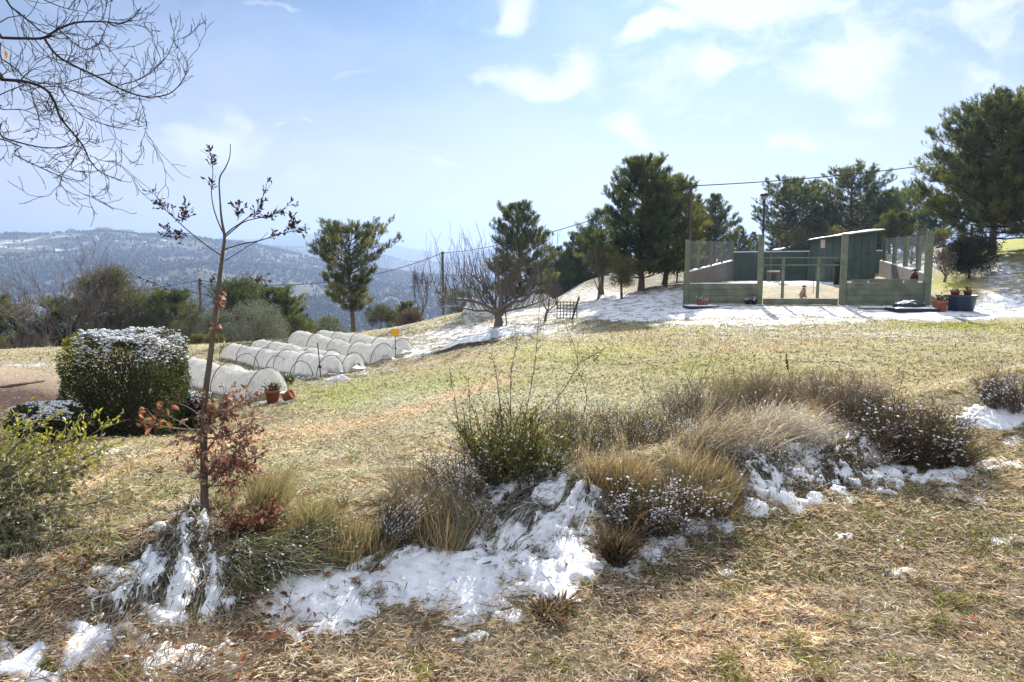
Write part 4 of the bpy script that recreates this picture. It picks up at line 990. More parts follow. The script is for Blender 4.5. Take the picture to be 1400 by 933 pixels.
# plot snow lumps, weeds, cover sheets beside the tunnels
def mound(name, px, Y, rx, ry, h, m, lab, cat, seed, rz=0, smooth=True, wr=.5, group=None):
    p = on(px, Y); n = 26; u = np.linspace(-1, 1, n); U, V = np.meshgrid(u, u); d = np.maximum(np.abs(U), np.abs(V)); 
    r = np.hypot(U, V) + 1e-9; s = d / r; X = U * s; Yv = V * s; rr = np.hypot(X, Yv)
    w_ = 1 + (fbm(X * 2 + seed, Yv * 2 + seed, 3) - .5) * .5
    c, s_ = math.cos(rz), math.sin(rz); xx = p[0] + (X * rx * c - Yv * ry * s_) * w_; yy = p[1] + (X * rx * s_ + Yv * ry * c) * w_
    zz = gz(xx, yy) + h * np.clip(1 - rr ** 2.2, 0, 1) * (1 + wr * (fbm(X * 4 + seed, Yv * 4, 4) - .5) * 2) - .004
    mb = MB(); i = np.arange(n - 1)[:, None] * n; j = np.arange(n - 1)[None]
    mb.add(np.stack([xx, yy, zz], -1).reshape(-1, 3), np.stack([i + j, i + j + 1, i + n + j + 1, i + n + j], -1).reshape(-1, 4), (.5, .5, .5))
    o = mb.build(name, m, None, smooth, loc=p); tag(o, lab, cat, group); return o
mound('fleece_heap', 650, 27.0, .55, .5, .42, M['fleece'], 'small white fleece heap behind the fruit tree trunk, left side', 'fleece heap', 3, wr=.8)
mound('fleece_heap', 728, 27.5, .95, .5, .45, M['fleece'], 'long white fleece heap behind the fruit tree, right side', 'fleece heap', 8, wr=.8)
mound('snowy_sheet', 655, 20.3, 1.15, .42, .10, M['snow'], 'snow covered ground sheet in front of the fruit tree trunk', 'ground sheet', 12, wr=1.2)
mound('soil_heap', 640, 19.2, 1.0, .35, .10, M['soil'], 'low brown soil bed in front of the snowy ground sheet', 'soil bed', 15, wr=.8)
mound('fleece_offcut', 376, 12.7, .5, .2, .05, M['fleece'], 'loose flap of white fleece beside the terracotta pots', 'fleece flap', 18, wr=1.2)
mound('snow_heap', 462, 15.3, .3, .14, .10, M['snow'], 'little heap of old snow in front of the tunnel ends', 'snow heap', 19, wr=1.2)
mound('snow_heap', 480, 18.6, .35, .16, .10, M['snow'], 'little heap of old snow by the foot of the yellow card stake', 'snow heap', 23, wr=1.2)

# ------------------------------------------------------------------ pots
def pot_prof(r, h): return [(0, 0), (r * .70, 0), (r * .93, h * .82), (r * 1.02, h * .82), (r * 1.02, h), (r * .9, h), (r * .86, h * .86), (0, h * .86)]
def pot(px, Y, r, h, lab, mkey='terracotta', tilt=0, plant=None, prof=None, z=None, xy=None, group='plant pots'):
    p = on(px, Y) if xy is None else np.array(xy, float)
    t = Thing('plant_pot', p, lab, 'plant pot', group); mb = MB(); mb.lathe((0, 0, 0), prof or pot_prof(r, h), 24)
    if tilt:
        V = mb.V[0]; c, s = math.cos(tilt), math.sin(tilt); V = np.stack([V[:, 0] * c + V[:, 2] * s, V[:, 1], -V[:, 0] * s + V[:, 2] * c + r * abs(s)], 1); mb.V[0] = V
    mb.V[0] = mb.V[0] + p; t.part(mb, 'pot', M[mkey], True)
    if not tilt:
        sb = MB(); sb.lathe(p + [0, 0, h * .87], [(0, .012), (r * .5, .01), (r * .86, 0)], 16); t.part(sb, 'soil', M['soil'], True)
    if plant:
        n, hh, cols, snow = plant; pb = MB(); c = p + [0, 0, h * .9]
        P = c + rng.normal(0, 1, (n, 3)) * [r * .45, r * .45, hh * .32] + [0, 0, hh * .4]; A = nz(P - c + [0, 0, .03])
        pb.leaves(P, A, nz(rng.normal(size=(n, 3)) + [0, 0, 1]), .05, .025, mixcols(cols, [1] * len(cols), n, .2))
        b = c + rng.normal(0, r * .15, (14, 3)) * [1, 1, 0]; e_ = P[:14]; pb.tubes(np.stack([b, (b + e_) / 2, e_], 1), .003, (.08, .06, .04))
        t.part(pb, 'plant', M['leaf'])['kind'] = 'stuff'
        if snow:
            sm = MB(); k = rng.integers(0, n, snow); sm.lumps(P[k] + [0, 0, .015], rng.uniform(.015, .035, (snow, 3)) * [1, 1, .5]); so_ = t.part(sm, 'snow', M['snow'], True); so_['kind'] = 'stuff'
    return t
DK = [(.04, .05, .025), (.07, .05, .03)]
pot(373, 12.6, .14, .25, 'terracotta pot with a dark withered plant at the end of the nearest tunnel', plant=(160, .12, DK, 0))
pot(388, 12.5, .10, .18, 'tipped terracotta pot leaning against the upright one by the nearest tunnel', tilt=1.1)
pot(1284, 19.1, .20, .30, 'terracotta pot with dark leaves at the right end of the pen wall', plant=(240, .16, DK, 8))
TUB = pot(1313, 19.2, .40, .42, 'wide blue grey tub holding two small terracotta pots', 'tub', prof=[(0, 0), (.31, 0), (.38, .38), (.41, .38), (.41, .42), (.37, .42), (.35, .34), (0, .33)])
pt_ = on(1313, 19.2)
pot(0, 0, .12, .19, 'small terracotta pot standing in the left of the blue tub', xy=pt_ + [-.19, -.02, .36], plant=(60, .05, DK, 10))
pot(0, 0, .11, .17, 'small dark topped pot standing in the right of the blue tub', xy=pt_ + [.2, .04, .38], plant=(60, .12, DK, 0))
pot(1293, 19.15, .05, .13, 'small pale can between the terracotta pot and the blue tub', 'cream')
pot(960, 21.2, .19, .17, 'low red planter with snowy sprigs on the slab by the pen corner', plant=(260, .14, [(.2, .19, .13), (.12, .12, .07)], 60))
pot(1022, 21.3, .09, .13, 'left one of two little black pots capped with snow at the gate post', 'black', plant=(60, .08, DK, 26))
pot(1031, 21.25, .10, .15, 'right one of two little black pots capped with snow at the gate post', 'black', plant=(60, .10, DK, 30))
def slab(px, Y, sx, sy, h, lab, name, rz=0, mk='black', seed=1, sh=.035):
    p = on(px, Y); t = Thing(name, p, lab, name.replace('_', ' ')); mb = MB(); mb.box(p + [0, 0, h / 2], (sx, sy, h), rz=rz); t.part(mb, 'board', M[mk])
    n = 22; u = np.linspace(-1, 1, n); U, V = np.meshgrid(u, u); c, s = math.cos(rz), math.sin(rz); X = U * sx * .49; Yv = V * sy * .48
    edge = np.clip((1 - np.maximum(np.abs(U), np.abs(V))) * 5, 0, 1) ** .5
    zz = p[2] + h - .006 + edge * sh * (.5 + fbm(X * 6 + seed, Yv * 6 + seed, 3)); mb = MB(); i = np.arange(n - 1)[:, None] * n; j = np.arange(n - 1)[None]
    mb.add(np.stack([p[0] + X * c - Yv * s, p[1] + X * s + Yv * c, zz], -1).reshape(-1, 3), np.stack([i + j, i + j + 1, i + n + j + 1, i + n + j], -1).reshape(-1, 4))
    t.part(mb, 'snow', M['snow'], True); return t, p
slab(958, 21.15, .95, .6, .06, 'dark slab under snow below the red planter', 'paving_slab', rz=.1)
slab(1246, 19.35, 1.15, .75, .09, 'snow edged black board with the covered heap on it', 'ground_board', rz=-.05, seed=5)
slab(1198, 19.8, .95, .12, .05, 'thin snowy plank lying along the foot of the pen wall', 'wooden_plank', rz=-.15, mk='wood', seed=8)
p = on(1243, 19.4); n = 30; u = np.linspace(-1, 1, n); U, V = np.meshgrid(u, u); d = np.maximum(abs(U), abs(V)); r = np.hypot(U, V) + 1e-9; X = U * d / r * .46; Yv = V * d / r * .3
rr = np.hypot(X / .46, Yv / .3); zz = p[2] + .095 + .20 * np.sqrt(np.clip(1 - rr ** 2, 0, 1)) + .05 * (fbm(X * 9, Yv * 9, 3) - .5) * (rr < .98)
t = Thing('covered_heap', p, 'black plastic covered heap streaked with snow on the board by the pen', 'covered heap'); mb = MB(); i = np.arange(n - 1)[:, None] * n; j = np.arange(n - 1)[None]
Q = np.stack([i + j, i + j + 1, i + n + j + 1, i + n + j], -1).reshape(-1, 4); XY = np.stack([p[0] + X, p[1] + Yv, zz], -1).reshape(-1, 3)
mb.add(XY, Q); t.part(mb, 'plastic_cover', M['black'], True)
mb = MB(); keepf = (fbm(X.ravel() * 5 + 3, Yv.ravel() * 16 + 9, 3) > .47) & (rr.ravel() < .93); qf = Q[keepf[Q].all(1)]; mb.add(XY + [0, 0, .014], qf); t.part(mb, 'snow', M['snow'], True)

# ------------------------------------------------------------------ dog pen
PA = on(937, 22.0); PB = on(1267, 20.2)
def fpt(px, A=None, B=None):
    A = PA if A is None else A; B = PB if B is None else B
    lo, hi = -.3, 1.3
    sgn = 1 if project(B[0], B[1], B[2])[0] > project(A[0], A[1], A[2])[0] else -1
    for _ in range(40):
        m = (lo + hi) / 2; q = A[:2] + (B[:2] - A[:2]) * m; qx, _y = project(q[0], q[1], float(gz(*q)))
        if (qx - px) * sgn < 0: lo = m
        else: hi = m
    q = A[:2] + (B[:2] - A[:2]) * m; return np.array([q[0], q[1], float(gz(*q))])
PC = on(1000, 31.0); PE = on(1204, 29.0)
pen = Thing('dog_pen', PA, 'green walled dog pen with posts, wire sides and a railed front gate', 'dog pen')
fdir = nz((PB - PA) * [1, 1, 0]); fn = np.array([fdir[1], -fdir[0], 0])   # towards the camera
frz = math.atan2(fdir[1], fdir[0])
def wallseg(P, Q, z0, z1, zt0, zt1, th, mk, name, mb=None, label=None):
    n_ = nz(np.array([(Q - P)[1], -(Q - P)[0], 0])) * th / 2
    lo = [P * [1, 1, 0] + n_ + [0, 0, z0], Q * [1, 1, 0] + n_ + [0, 0, z1], Q * [1, 1, 0] - n_ + [0, 0, z1], P * [1, 1, 0] - n_ + [0, 0, z0]]
    hi = [P * [1, 1, 0] + n_ + [0, 0, zt0], Q * [1, 1, 0] + n_ + [0, 0, zt1], Q * [1, 1, 0] - n_ + [0, 0, zt1], P * [1, 1, 0] - n_ + [0, 0, zt0]]
    m = mb or MB()
    if name == 'front_panel':       # three boards with a shadow gap between them
        lo_, hi_ = np.array(lo), np.array(hi)
        for i in range(4):
            f0, f1 = i / 4 + .010, (i + 1) / 4 - .004; sh = np.array([n_ * (.03 * ((i * 7) % 3 - 1))] * 4); m.prism(lo_ + (hi_ - lo_) * f0 + sh, lo_ + (hi_ - lo_) * f1 + sh)
        core = .35; m.prism([c - n_ * np.sign(np.dot(c - (P + Q) / 2, n_)) * core for c in lo_], [c - n_ * np.sign(np.dot(c - (P + Q) / 2, n_)) * core - [0, 0, .02] for c in hi_])
    else: m.prism(lo, hi)
    return m if mb is not None else pen.part(m, name, M[mk], label=label)
def post(px, top, wd, name='post', A=None, B=None, mk='post', zb=None):
    q = fpt(px, A, B); zt = zy(top, q[1]); mb = MB(); z0 = q[2] - .1 if zb is None else zb
    mb.box((q[0], q[1], (z0 + zt) / 2), (wd, wd, zt - z0), rz=frz); return pen.part(mb, name, M[mk]), q, zt
for px, top, wd in [(938, 328, .14), (1038, 321, .16), (1151, 320, .17), (1266, 318, .17)]: post(px, top, wd)
a, b = fpt(942), fpt(1034); wallseg(a, b, a[2] - .1, b[2] - .1, zy(388, a[1]), zy(388, b[1]), .13, 'green_paint', 'front_panel')
sn = MB(); wallseg(a, b, zy(388, a[1]) + .002, zy(388, b[1]) + .002, zy(387.2, a[1]) + .002, zy(387.2, b[1]) + .002, .11, 'snow', 'snow', sn); pen.part(sn, 'snow_cap', M['snow'])
a, b = fpt(1156), fpt(1261); wallseg(a, b, a[2] - .1, b[2] - .1, zy(387, a[1]), zy(387, b[1]), .13, 'green_paint', 'front_panel')
for x0, x1, ty in [(1163, 1184, 382.5), (1186, 1232, 381.5), (1234, 1252, 382)]:
    c_, d_ = fpt(x0) - fn * .0, fpt(x1); wallseg(c_, d_, zy(387, c_[1]) + .003, zy(387, d_[1]) + .003, zy(ty, c_[1]), zy(ty, d_[1]), .07, 'green_paint', 'raised_board')
for x0, x1 in [(1157, 1162), (1184.3, 1185.7), (1232.3, 1233.7), (1253, 1259)]:
    c_, d_ = fpt(x0), fpt(x1); wallseg(c_, d_, zy(387, c_[1]) + .003, zy(387, d_[1]) + .003, zy(384, c_[1]), zy(384.6, d_[1]), .10, 'snow', 'snow_cap')
# gate
a, b = fpt(1043), fpt(1145); wallseg(a, b, a[2] + .0, b[2] + .0, zy(408.5, a[1]), zy(408.5, b[1]), .10, 'green_paint', 'sill_board')
for ty in (352, 362): wallseg(a, b, zy(ty + 1.3, a[1]), zy(ty + 1.3, b[1]), zy(ty - .2, a[1]), zy(ty - .2, b[1]), .04, 'post', 'rail')
for px in (1070, 1118):
    q = fpt(px); z0 = zy(408, q[1]); zt = zy(351, q[1]); mb = MB(); mb.box((q[0], q[1] + .06, (z0 + zt) / 2), (.085, .06, zt - z0), rz=frz); pen.part(mb, 'gate_post', M['post'])
q = fpt(1112); mb = MB(); mb.tube([q + [0, .05, .35], q + [0, .05, 1.0]], .008, 5); pen.part(mb, 'gate_bolt', M['steel'])
def lattice(P0, Q0, zp0, zq0, zp1, zq1, step=.10, w=.0016):
    """diamond mesh panel between P0 and Q0, bottoms zp0,zq0, tops zp1,zq1"""
    L = np.linalg.norm((Q0 - P0)[:2]); H = max(zp1 - zp0, zq1 - zq0); n = int((L + H) / step); mb = MB(); S = []
    for k in range(n + 1):
        for sg in (1, -1):
            c = k * step; pts = []
            for s in (0, L):
                z = (c - s) if sg > 0 else (s - (L - c)) ; pts.append((s, z))
            # clip line to [0,H] in z
            (s0, z0), (s1, z1) = pts
            def cl(s, z, oth):
                so_, zo = oth
                if z < 0: f = (0 - zo) / (z - zo); return so_ + (s - so_) * f, 0.0
                if z > H: f = (H - zo) / (z - zo); return so_ + (s - so_) * f, H
                return s, z
            if max(z0, z1) < 0 or min(z0, z1) > H: continue
            p_ = cl(s0, z0, (s1, z1)); q_ = cl(s1, z1, (s0, z0))
            if abs(p_[0] - q_[0]) < 1e-3: continue
            def tw(s, z):
                f = s / L; lo = zp0 + (zq0 - zp0) * f; hi = zp1 + (zq1 - zp1) * f; xy = P0[:2] + (Q0 - P0)[:2] * f; return [xy[0], xy[1], lo + (hi - lo) * z / H]
            S.append([tw(*p_), tw(*q_)])
    S = np.array(S); mb.tubes(S, w, (.3, .3, .3)); return mb
# left side wall and its wire
zA, zC = zy(373, PA[1]), zy(357, PC[1])
wallseg(PA, PC, PA[2] - .1, PC[2] - .1, zA, zC, .15, 'block', 'side_wall')
wallseg(PA + fdir * .0, PC, zA + .002, zC + .002, zA + .04, zC + .04, .13, 'snow', 'snow_cap')
def sidep(px, A, B): return fpt(px, A, B)
for px, top in ((954, 329), (971, 330), (986, 331), (1000, 331)):
    q = sidep(px, PA, PC); f = np.linalg.norm((q - PA)[:2]) / np.linalg.norm((PC - PA)[:2]); zb = zA + (zC - zA) * f; zt = zy(top, q[1]); mb = MB(); mb.box((q[0], q[1], (zb + zt) / 2), (.08, .08, zt - zb)); pen.part(mb, 'post', M['post'])
pen.part(lattice(PA, PC, zA + .04, zC + .04, zy(329, PA[1]), zy(331, PC[1])), 'wire_mesh', M['wire'])
# right side wall and its wire
zB, zE = zy(375.5, PB[1]), zy(357, PE[1])
wallseg(PB, PE, PB[2] - .1, PE[2] - .1, zB, zE, .15, 'block', 'side_wall')
wallseg(PB, PE, zB + .002, zE + .002, zB + .035, zE + .035, .13, 'snow', 'snow_cap')
for px, top in ((1208, 326), (1221, 325), (1236, 323.5), (1253, 322)):
    q = sidep(px, PB, PE); f = np.linalg.norm((q - PB)[:2]) / np.linalg.norm((PE - PB)[:2]); zb = zB + (zE - zB) * f; zt = zy(top, q[1]); mb = MB(); mb.box((q[0], q[1], (zb + zt) / 2), (.11, .11, zt - zb)); pen.part(mb, 'post', M['post'])
pen.part(lattice(PB, PE, zB + .04, zE + .04, zy(321, PB[1]), zy(326, PE[1])), 'wire_mesh', M['wire'])
# back fence
PD = on(1206, 31.5)
zt0, zt1 = zy(345.5, PC[1]), zy(343.5, PD[1])
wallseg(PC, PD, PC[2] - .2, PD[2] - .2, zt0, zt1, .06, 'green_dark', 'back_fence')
wallseg(PC, PD, zt0 + .002, zt1 + .002, zt0 + .05, zt1 + .05, .07, 'snow', 'snow_cap')
for k in range(5):
    f = k / 4; q = PC + (PD - PC) * f; mb = MB(); mb.box((q[0], q[1] - .07, (gz(q[0], q[1]) + zt0) / 2), (.08, .06, zt0 - float(gz(q[0], q[1])))); pen.part(mb, 'fence_post', M['post'])
# shed
SY = 27.5; S0 = on(1127, SY); S1 = on(1196, SY); dpt = 2.4
shed = Thing('shed', S0, 'dark green shed with a snowy sloping roof in the back of the pen', 'shed')
zl, zr = zy(326, SY), zy(317, SY); g0 = min(S0[2], S1[2]) - .2
mb = MB(); lo = [(S0[0], SY, g0), (S1[0], SY, g0), (S1[0] + .4, SY + dpt, g0), (S0[0] + .4, SY + dpt, g0)]; hi = [(S0[0], SY, zl), (S1[0], SY, zr), (S1[0] + .4, SY + dpt, zr), (S0[0] + .4, SY + dpt, zl)]
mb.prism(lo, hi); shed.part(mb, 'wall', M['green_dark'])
x0, x1 = S0[0] - .16, S1[0] + .26; k = (zr - zl) / (S1[0] - S0[0]); 
def rz_(x, e=0): return zl + (x - S0[0]) * k + .01 + e
mb = MB(); mb.prism([(x0, SY - .2, rz_(x0)), (x1, SY - .2, rz_(x1)), (x1 + .4, SY + dpt + .15, rz_(x1)), (x0 + .4, SY + dpt + .15, rz_(x0))], [(x0, SY - .2, rz_(x0, .05)), (x1, SY - .2, rz_(x1, .05)), (x1 + .4, SY + dpt + .15, rz_(x1, .05)), (x0 + .4, SY + dpt + .15, rz_(x0, .05))])
rf = shed.part(mb, 'roof', M['roofsheet'])
n = 30; u = np.linspace(0, 1, n); U, V = np.meshgrid(u, u); xx = x0 + U * (x1 - x0) + V * .35; yy = SY - .18 + V * dpt; e_ = np.clip(np.minimum(np.minimum(U, 1 - U), np.minimum(V, 1 - V)) * 14, 0, 1) ** .5
zz = zl + (x0 + U * (x1 - x0) - S0[0]) * k + .055 + e_ * (.03 + .045 * sstep(.25, .6, U) * (1 - sstep(.8, 1, U))) * (.6 + .8 * fbm(U * 6, V * 6, 3))
mb = MB(); i = np.arange(n - 1)[:, None] * n; j = np.arange(n - 1)[None]; mb.add(np.stack([xx, yy, zz], -1).reshape(-1, 3), np.stack([i + j, i + j + 1, i + n + j + 1, i + n + j], -1).reshape(-1, 4)); shed.part(mb, 'snow', M['snow'], True, parent=rf)
mb = MB(); mb.box((S0[0] - .10, SY + .05, (zl + zy(341, SY)) / 2), (.16, .05, zl - zy(341, SY) - .1)); shed.part(mb, 'side_frame', M['cream'])
for xk in np.linspace(S0[0] + .3, S1[0] - .3, 6):
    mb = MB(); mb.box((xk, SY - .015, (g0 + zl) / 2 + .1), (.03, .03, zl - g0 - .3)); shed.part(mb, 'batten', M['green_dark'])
q0 = at(1168, 349, SY - .05); q1 = at(1193, 342, SY - .05); mb = MB(); mb.tube([q0, q1], .022, 6); shed.part(mb, 'pale_brace', M['roofsheet'])
# things in the pen
p = on(1145, 26.0); t = Thing('bucket', p, 'black feed bucket hung against the pen post beside the shed', 'bucket'); mb = MB(); zc = zy(370, 26.0)
mb.lathe((p[0], p[1], p[2]), [(0, 0), (.14, 0), (.18, zc - p[2] + .30), (.19, zc - p[2] + .32), (.17, zc - p[2] + .3), (.13, .03), (0, .03)], 18); t.part(mb, 'pail', M['black'], True)
p = on(1057, 28.5); t = Thing('feeding_table', p, 'small table with snow on it inside the pen', 'table')
mb = MB(); mb.box(p + [0, 0, .38], (.46, .32, .05)); t.part(mb, 'tabletop', M['wood']); mb = MB(); mb.box(p + [0, 0, .43], (.42, .28, .045)); t.part(mb, 'snow', M['snow'])
for dx in (-.19, .19):
    for dy in (-.12, .12): mb = MB(); mb.box(p + [dx, dy, .17], (.04, .04, .36)); t.part(mb, 'leg', M['wood'])
# dogs
def skin(name, verts, edges, rad, m, parent, sub=2):
    me = bpy.data.meshes.new(name); me.from_pydata([tuple(v) for v in verts], edges, []); o = bpy.data.objects.new(name, me); COL.objects.link(o)
    sk = o.modifiers.new('skin', 'SKIN'); sk.use_smooth_shade = True
    for i, r in enumerate(rad): me.skin_vertices[0].data[i].radius = (r, r) if np.isscalar(r) else r
    me.skin_vertices[0].data[0].use_root = True
    ss = o.modifiers.new('sub', 'SUBSURF'); ss.levels = 1; ss.render_levels = sub; me.materials.append(m); o.parent = parent; return o
M['coat_brown'] = plain('brown_coat', (.10, .05, .035), .7, .3, 12); M['coat_pale'] = plain('pinkish_coat', (.46, .33, .27), .7, .25, 10); M['coat_dark'] = plain('dark_coat', (.045, .032, .03), .7, .25, 12); M['collar'] = plain('red_collar', (.35, .03, .02), .6, .1, 5, bump=0)
def sitting_dog(pos, label, body, head, rz=0, s=1.0):
    o = empty('dog', pos, label, 'dog'); o.rotation_euler.z = rz; o.scale = (s, s, s)
    # faces -Y
    V = [(0,.18,.16),(0,.10,.25),(0,.0,.36),(0,-.06,.46),(0,-.09,.54),                  # rump, back, chest, neck
         (.10,.12,.12),(.13,-.04,.10),(.12,.02,.035),(.12,-.09,.025),                    # hind leg r
         (-.10,.12,.12),(-.13,-.04,.10),(-.12,.02,.035),(-.12,-.09,.025),
         (.065,-.06,.33),(.07,-.09,.18),(.07,-.10,.045),(.07,-.15,.025),
         (-.065,-.06,.33),(-.07,-.09,.18),(-.07,-.10,.045),(-.07,-.15,.025),(0,.27,.06),(.08,.36,.03)]
    E = [(0,1),(1,2),(2,3),(3,4),(0,5),(5,6),(6,7),(7,8),(0,9),(9,10),(10,11),(11,12),(2,13),(13,14),(14,15),(15,16),(2,17),(17,18),(18,19),(19,20),(0,21),(21,22)]
    Rr = [.12,.13,.125,.085,.065,.075,.055,.03,.024,.075,.055,.03,.024,.05,.034,.026,.027,.05,.034,.026,.027,.025,.012]
    skin('body', V, E, Rr, M[body], o)
    h = skin('head', [(0,-.09,.56),(0,-.13,.60),(0,-.19,.585),(0,-.245,.565)], [(0,1),(1,2),(2,3)], [.06,(.08,.075),(.048,.045),(.03,.028)], M[head], o)
    for sx_ in (-1, 1):
        mb = MB(); mb.lumps([(sx_ * .082, -.11, .575)], np.array([[.018, .035, .06]]), jit=.02); e2 = mb.build('ear', M['coat_dark'] if body != 'coat_dark' else M['coat_brown'], None, True); e2.parent = o
        mb = MB(); mb.lumps([(sx_ * .038, -.185, .625)], np.array([[.011, .009, .011]]), jit=0); e2 = mb.build('eye', M['black'], None, True); e2.parent = o
    mb = MB(); mb.lumps([(0, -.272, .572)], np.array([[.018, .013, .014]]), jit=0); e2 = mb.build('nose', M['black'], None, True); e2.parent = o
    a = np.linspace(0, 6.283, 18); mb = MB(); mb.tube([(.072*math.cos(k_), -.075+.072*math.sin(k_), .49+.03*math.sin(k_)) for k_ in a], .012, 6, cap=False); e2 = mb.build('collar', M['collar'], None, True); e2.parent = o
    return o
sitting_dog(on(1098, 22.3), 'brown headed dog with a pale chest sitting behind the pen gate', 'coat_pale', 'coat_brown', -.1, .66)
p = on(1248, 21.0); t = Thing('wooden_box', p, 'wooden box behind the right panel of the pen, under the dark dog', 'box'); mb = MB(); mb.box(p + [0, 0, .19], (.7, .5, .38)); t.part(mb, 'box', M['wood'])
sitting_dog(p + [0, 0, .38], 'dark dog sitting behind the right panel of the pen, head above the boards', 'coat_dark', 'coat_dark', -.35, .92)

# ------------------------------------------------------------------ lamp, utility poles, cable
p = on(1041, 33.0); lt = Thing('street_lamp', p, 'black lamp post with a flat lantern rising behind the pen gate', 'lamp post'); H = zy(273, 33.0) - p[2]
mb = MB(); mb.lathe(p, [(.09, -.1), (.09, .5), (.055, .55), (.045, H)], 12); lt.part(mb, 'pole', M['steel'], True)
lp = p + [0, 0, H]; mb = MB(); mb.lathe(lp, [(.05, 0), (.13, .05), (.15, .16), (.14, .17), (0, .17)], 16); M['lampglass'] = plain('lamp_glass', (.25, .27, .28), .2, .05, 4, bump=0, spec=.6); lt.part(mb, 'lamp_glass', M['lampglass'], True)
mb = MB(); mb.lathe(lp + [0, 0, .172], [(0, -.0), (.21, 0), (.21, .03), (.16, .10), (.06, .14), (0, .15)], 18); lt.part(mb, 'lamp_cap', M['steel'], True)
PT = []
for px, Y, top, r, lab in [(-190, 44, 420, .13, None), (281, 45, 381, .11, 'thin timber utility pole standing in the trees left of the sapling stem'), (607, 58, 344, .14, 'timber utility pole seen through the fruit tree twigs'), (941, 26.5, 250, .085, 'tall timber utility pole rising from the pines beside the dog pen'), (1540, 33, 170, .13, None)]:
    p = on(px, Y); zt = zy(top, Y); PT.append(np.array([p[0], Y, zt - .12]))
    if lab is None: lab = 'timber utility pole outside the photo, left end of the cable' if px < 0 else 'timber utility pole outside the photo, right end of the cable'
    t = Thing('utility_pole', p, lab, 'utility pole', 'utility poles'); mb = MB(); mb.tube([p - [0, 0, .3], np.array([p[0], Y, zt])], [r, r * .75], 10); t.part(mb, 'pole', M['pole'], True)
    mb = MB(); mb.lathe((p[0] + r, Y, zt - .2), [(0, 0), (.05, .01), (.03, .06), (.05, .1), (0, .13)], 8); t.part(mb, 'insulator', M['steel'], True)
    mb = MB(); mb.tube([(p[0], Y, zt - .12), (p[0] + r + .02, Y, zt - .16)], .02, 5); t.part(mb, 'bracket', M['steel'])
for k, (a, b, sg) in enumerate([(0, 1, .6), (1, 2, 1.2), (2, 3, .5), (3, 4, .45)]):
    s = np.linspace(0, 1, 30)[:, None]; q = PT[a] * (1 - s) + PT[b] * s; q[:, 2] -= (4 * s * (1 - s) * sg)[:, 0]
    mb = MB(); mb.tube(q, .020 if k != 1 else .028, 6); o = mb.build('power_cable', M['cable'], None, True, loc=PT[a])
    tag(o, ['black cable at the far left, running down to the first valley pole', 'black cable sagging behind the sapling between the two valley poles', 'black cable rising to the pole beside the dog pen', 'black cable crossing the sky above the dog pen'][k], 'cable', 'power cable spans')
mb = MB(); s = np.linspace(0, 1, 30)[:, None]; q = PT[0] * (1 - s) + PT[1] * s - [0, 0, 1.0]; q[:, 2] -= (4 * s * (1 - s) * 1.1)[:, 0]
# ------------------------------------------------------------------ lattice panel, leaning stake, car, bits
p = on(775, 21.5); t = Thing('lattice_panel', p, 'grey lattice panel standing at the edge of the snowy slope', 'lattice panel'); hh = zy(412, 21.5) - p[2]; wdt = .62
for i in range(7): mb = MB(); mb.box(p + [-wdt / 2 + wdt * i / 6, 0, hh / 2], (.025, .02, hh), rz=.15); t.part(mb, 'upright', M['post'])
for i in range(6): mb = MB(); mb.box(p + [0, -.022, .03 + (hh - .06) * i / 5], (wdt, .018, .025), rz=.0); t.part(mb, 'crossbar', M['post'])
p = on(781, 21.2); mb = MB(); mb.tube([p - [0, 0, .05], at(792, 406, 21.0)], .03, 7); o = mb.build('leaning_stake', M['dwood'], None, True, loc=p); tag(o, 'dark stake leaning against the right side of the grey lattice panel', 'stake')
p = on(676, 19.9); t = Thing('crate', p, 'pale blue crate on the snowy sheet below the fruit tree', 'crate'); M['crate'] = plain('pale_blue_plastic', (.5, .6, .68), .5, .1, 5, bump=0)
mb = MB(); 
for dx, dy, sx_, sy_ in ((0, -.12, .24, .02), (0, .12, .24, .02), (-.11, 0, .02, .22), (.11, 0, .02, .22)): mb.box(p + [dx, dy, .13], (sx_, sy_, .22))
mb.box(p + [0, 0, .03], (.2, .2, .02)); t.part(mb, 'box', M['crate'])
p = on(693, 21.8); mb = MB(); mb.tube([p - [0, 0, .1], p + [-.06, 0, .62]], .022, 6); o = mb.build('tree_stake', M['dwood'], None, True, loc=p); tag(o, 'short dark stake just right of the fruit tree trunk', 'stake')
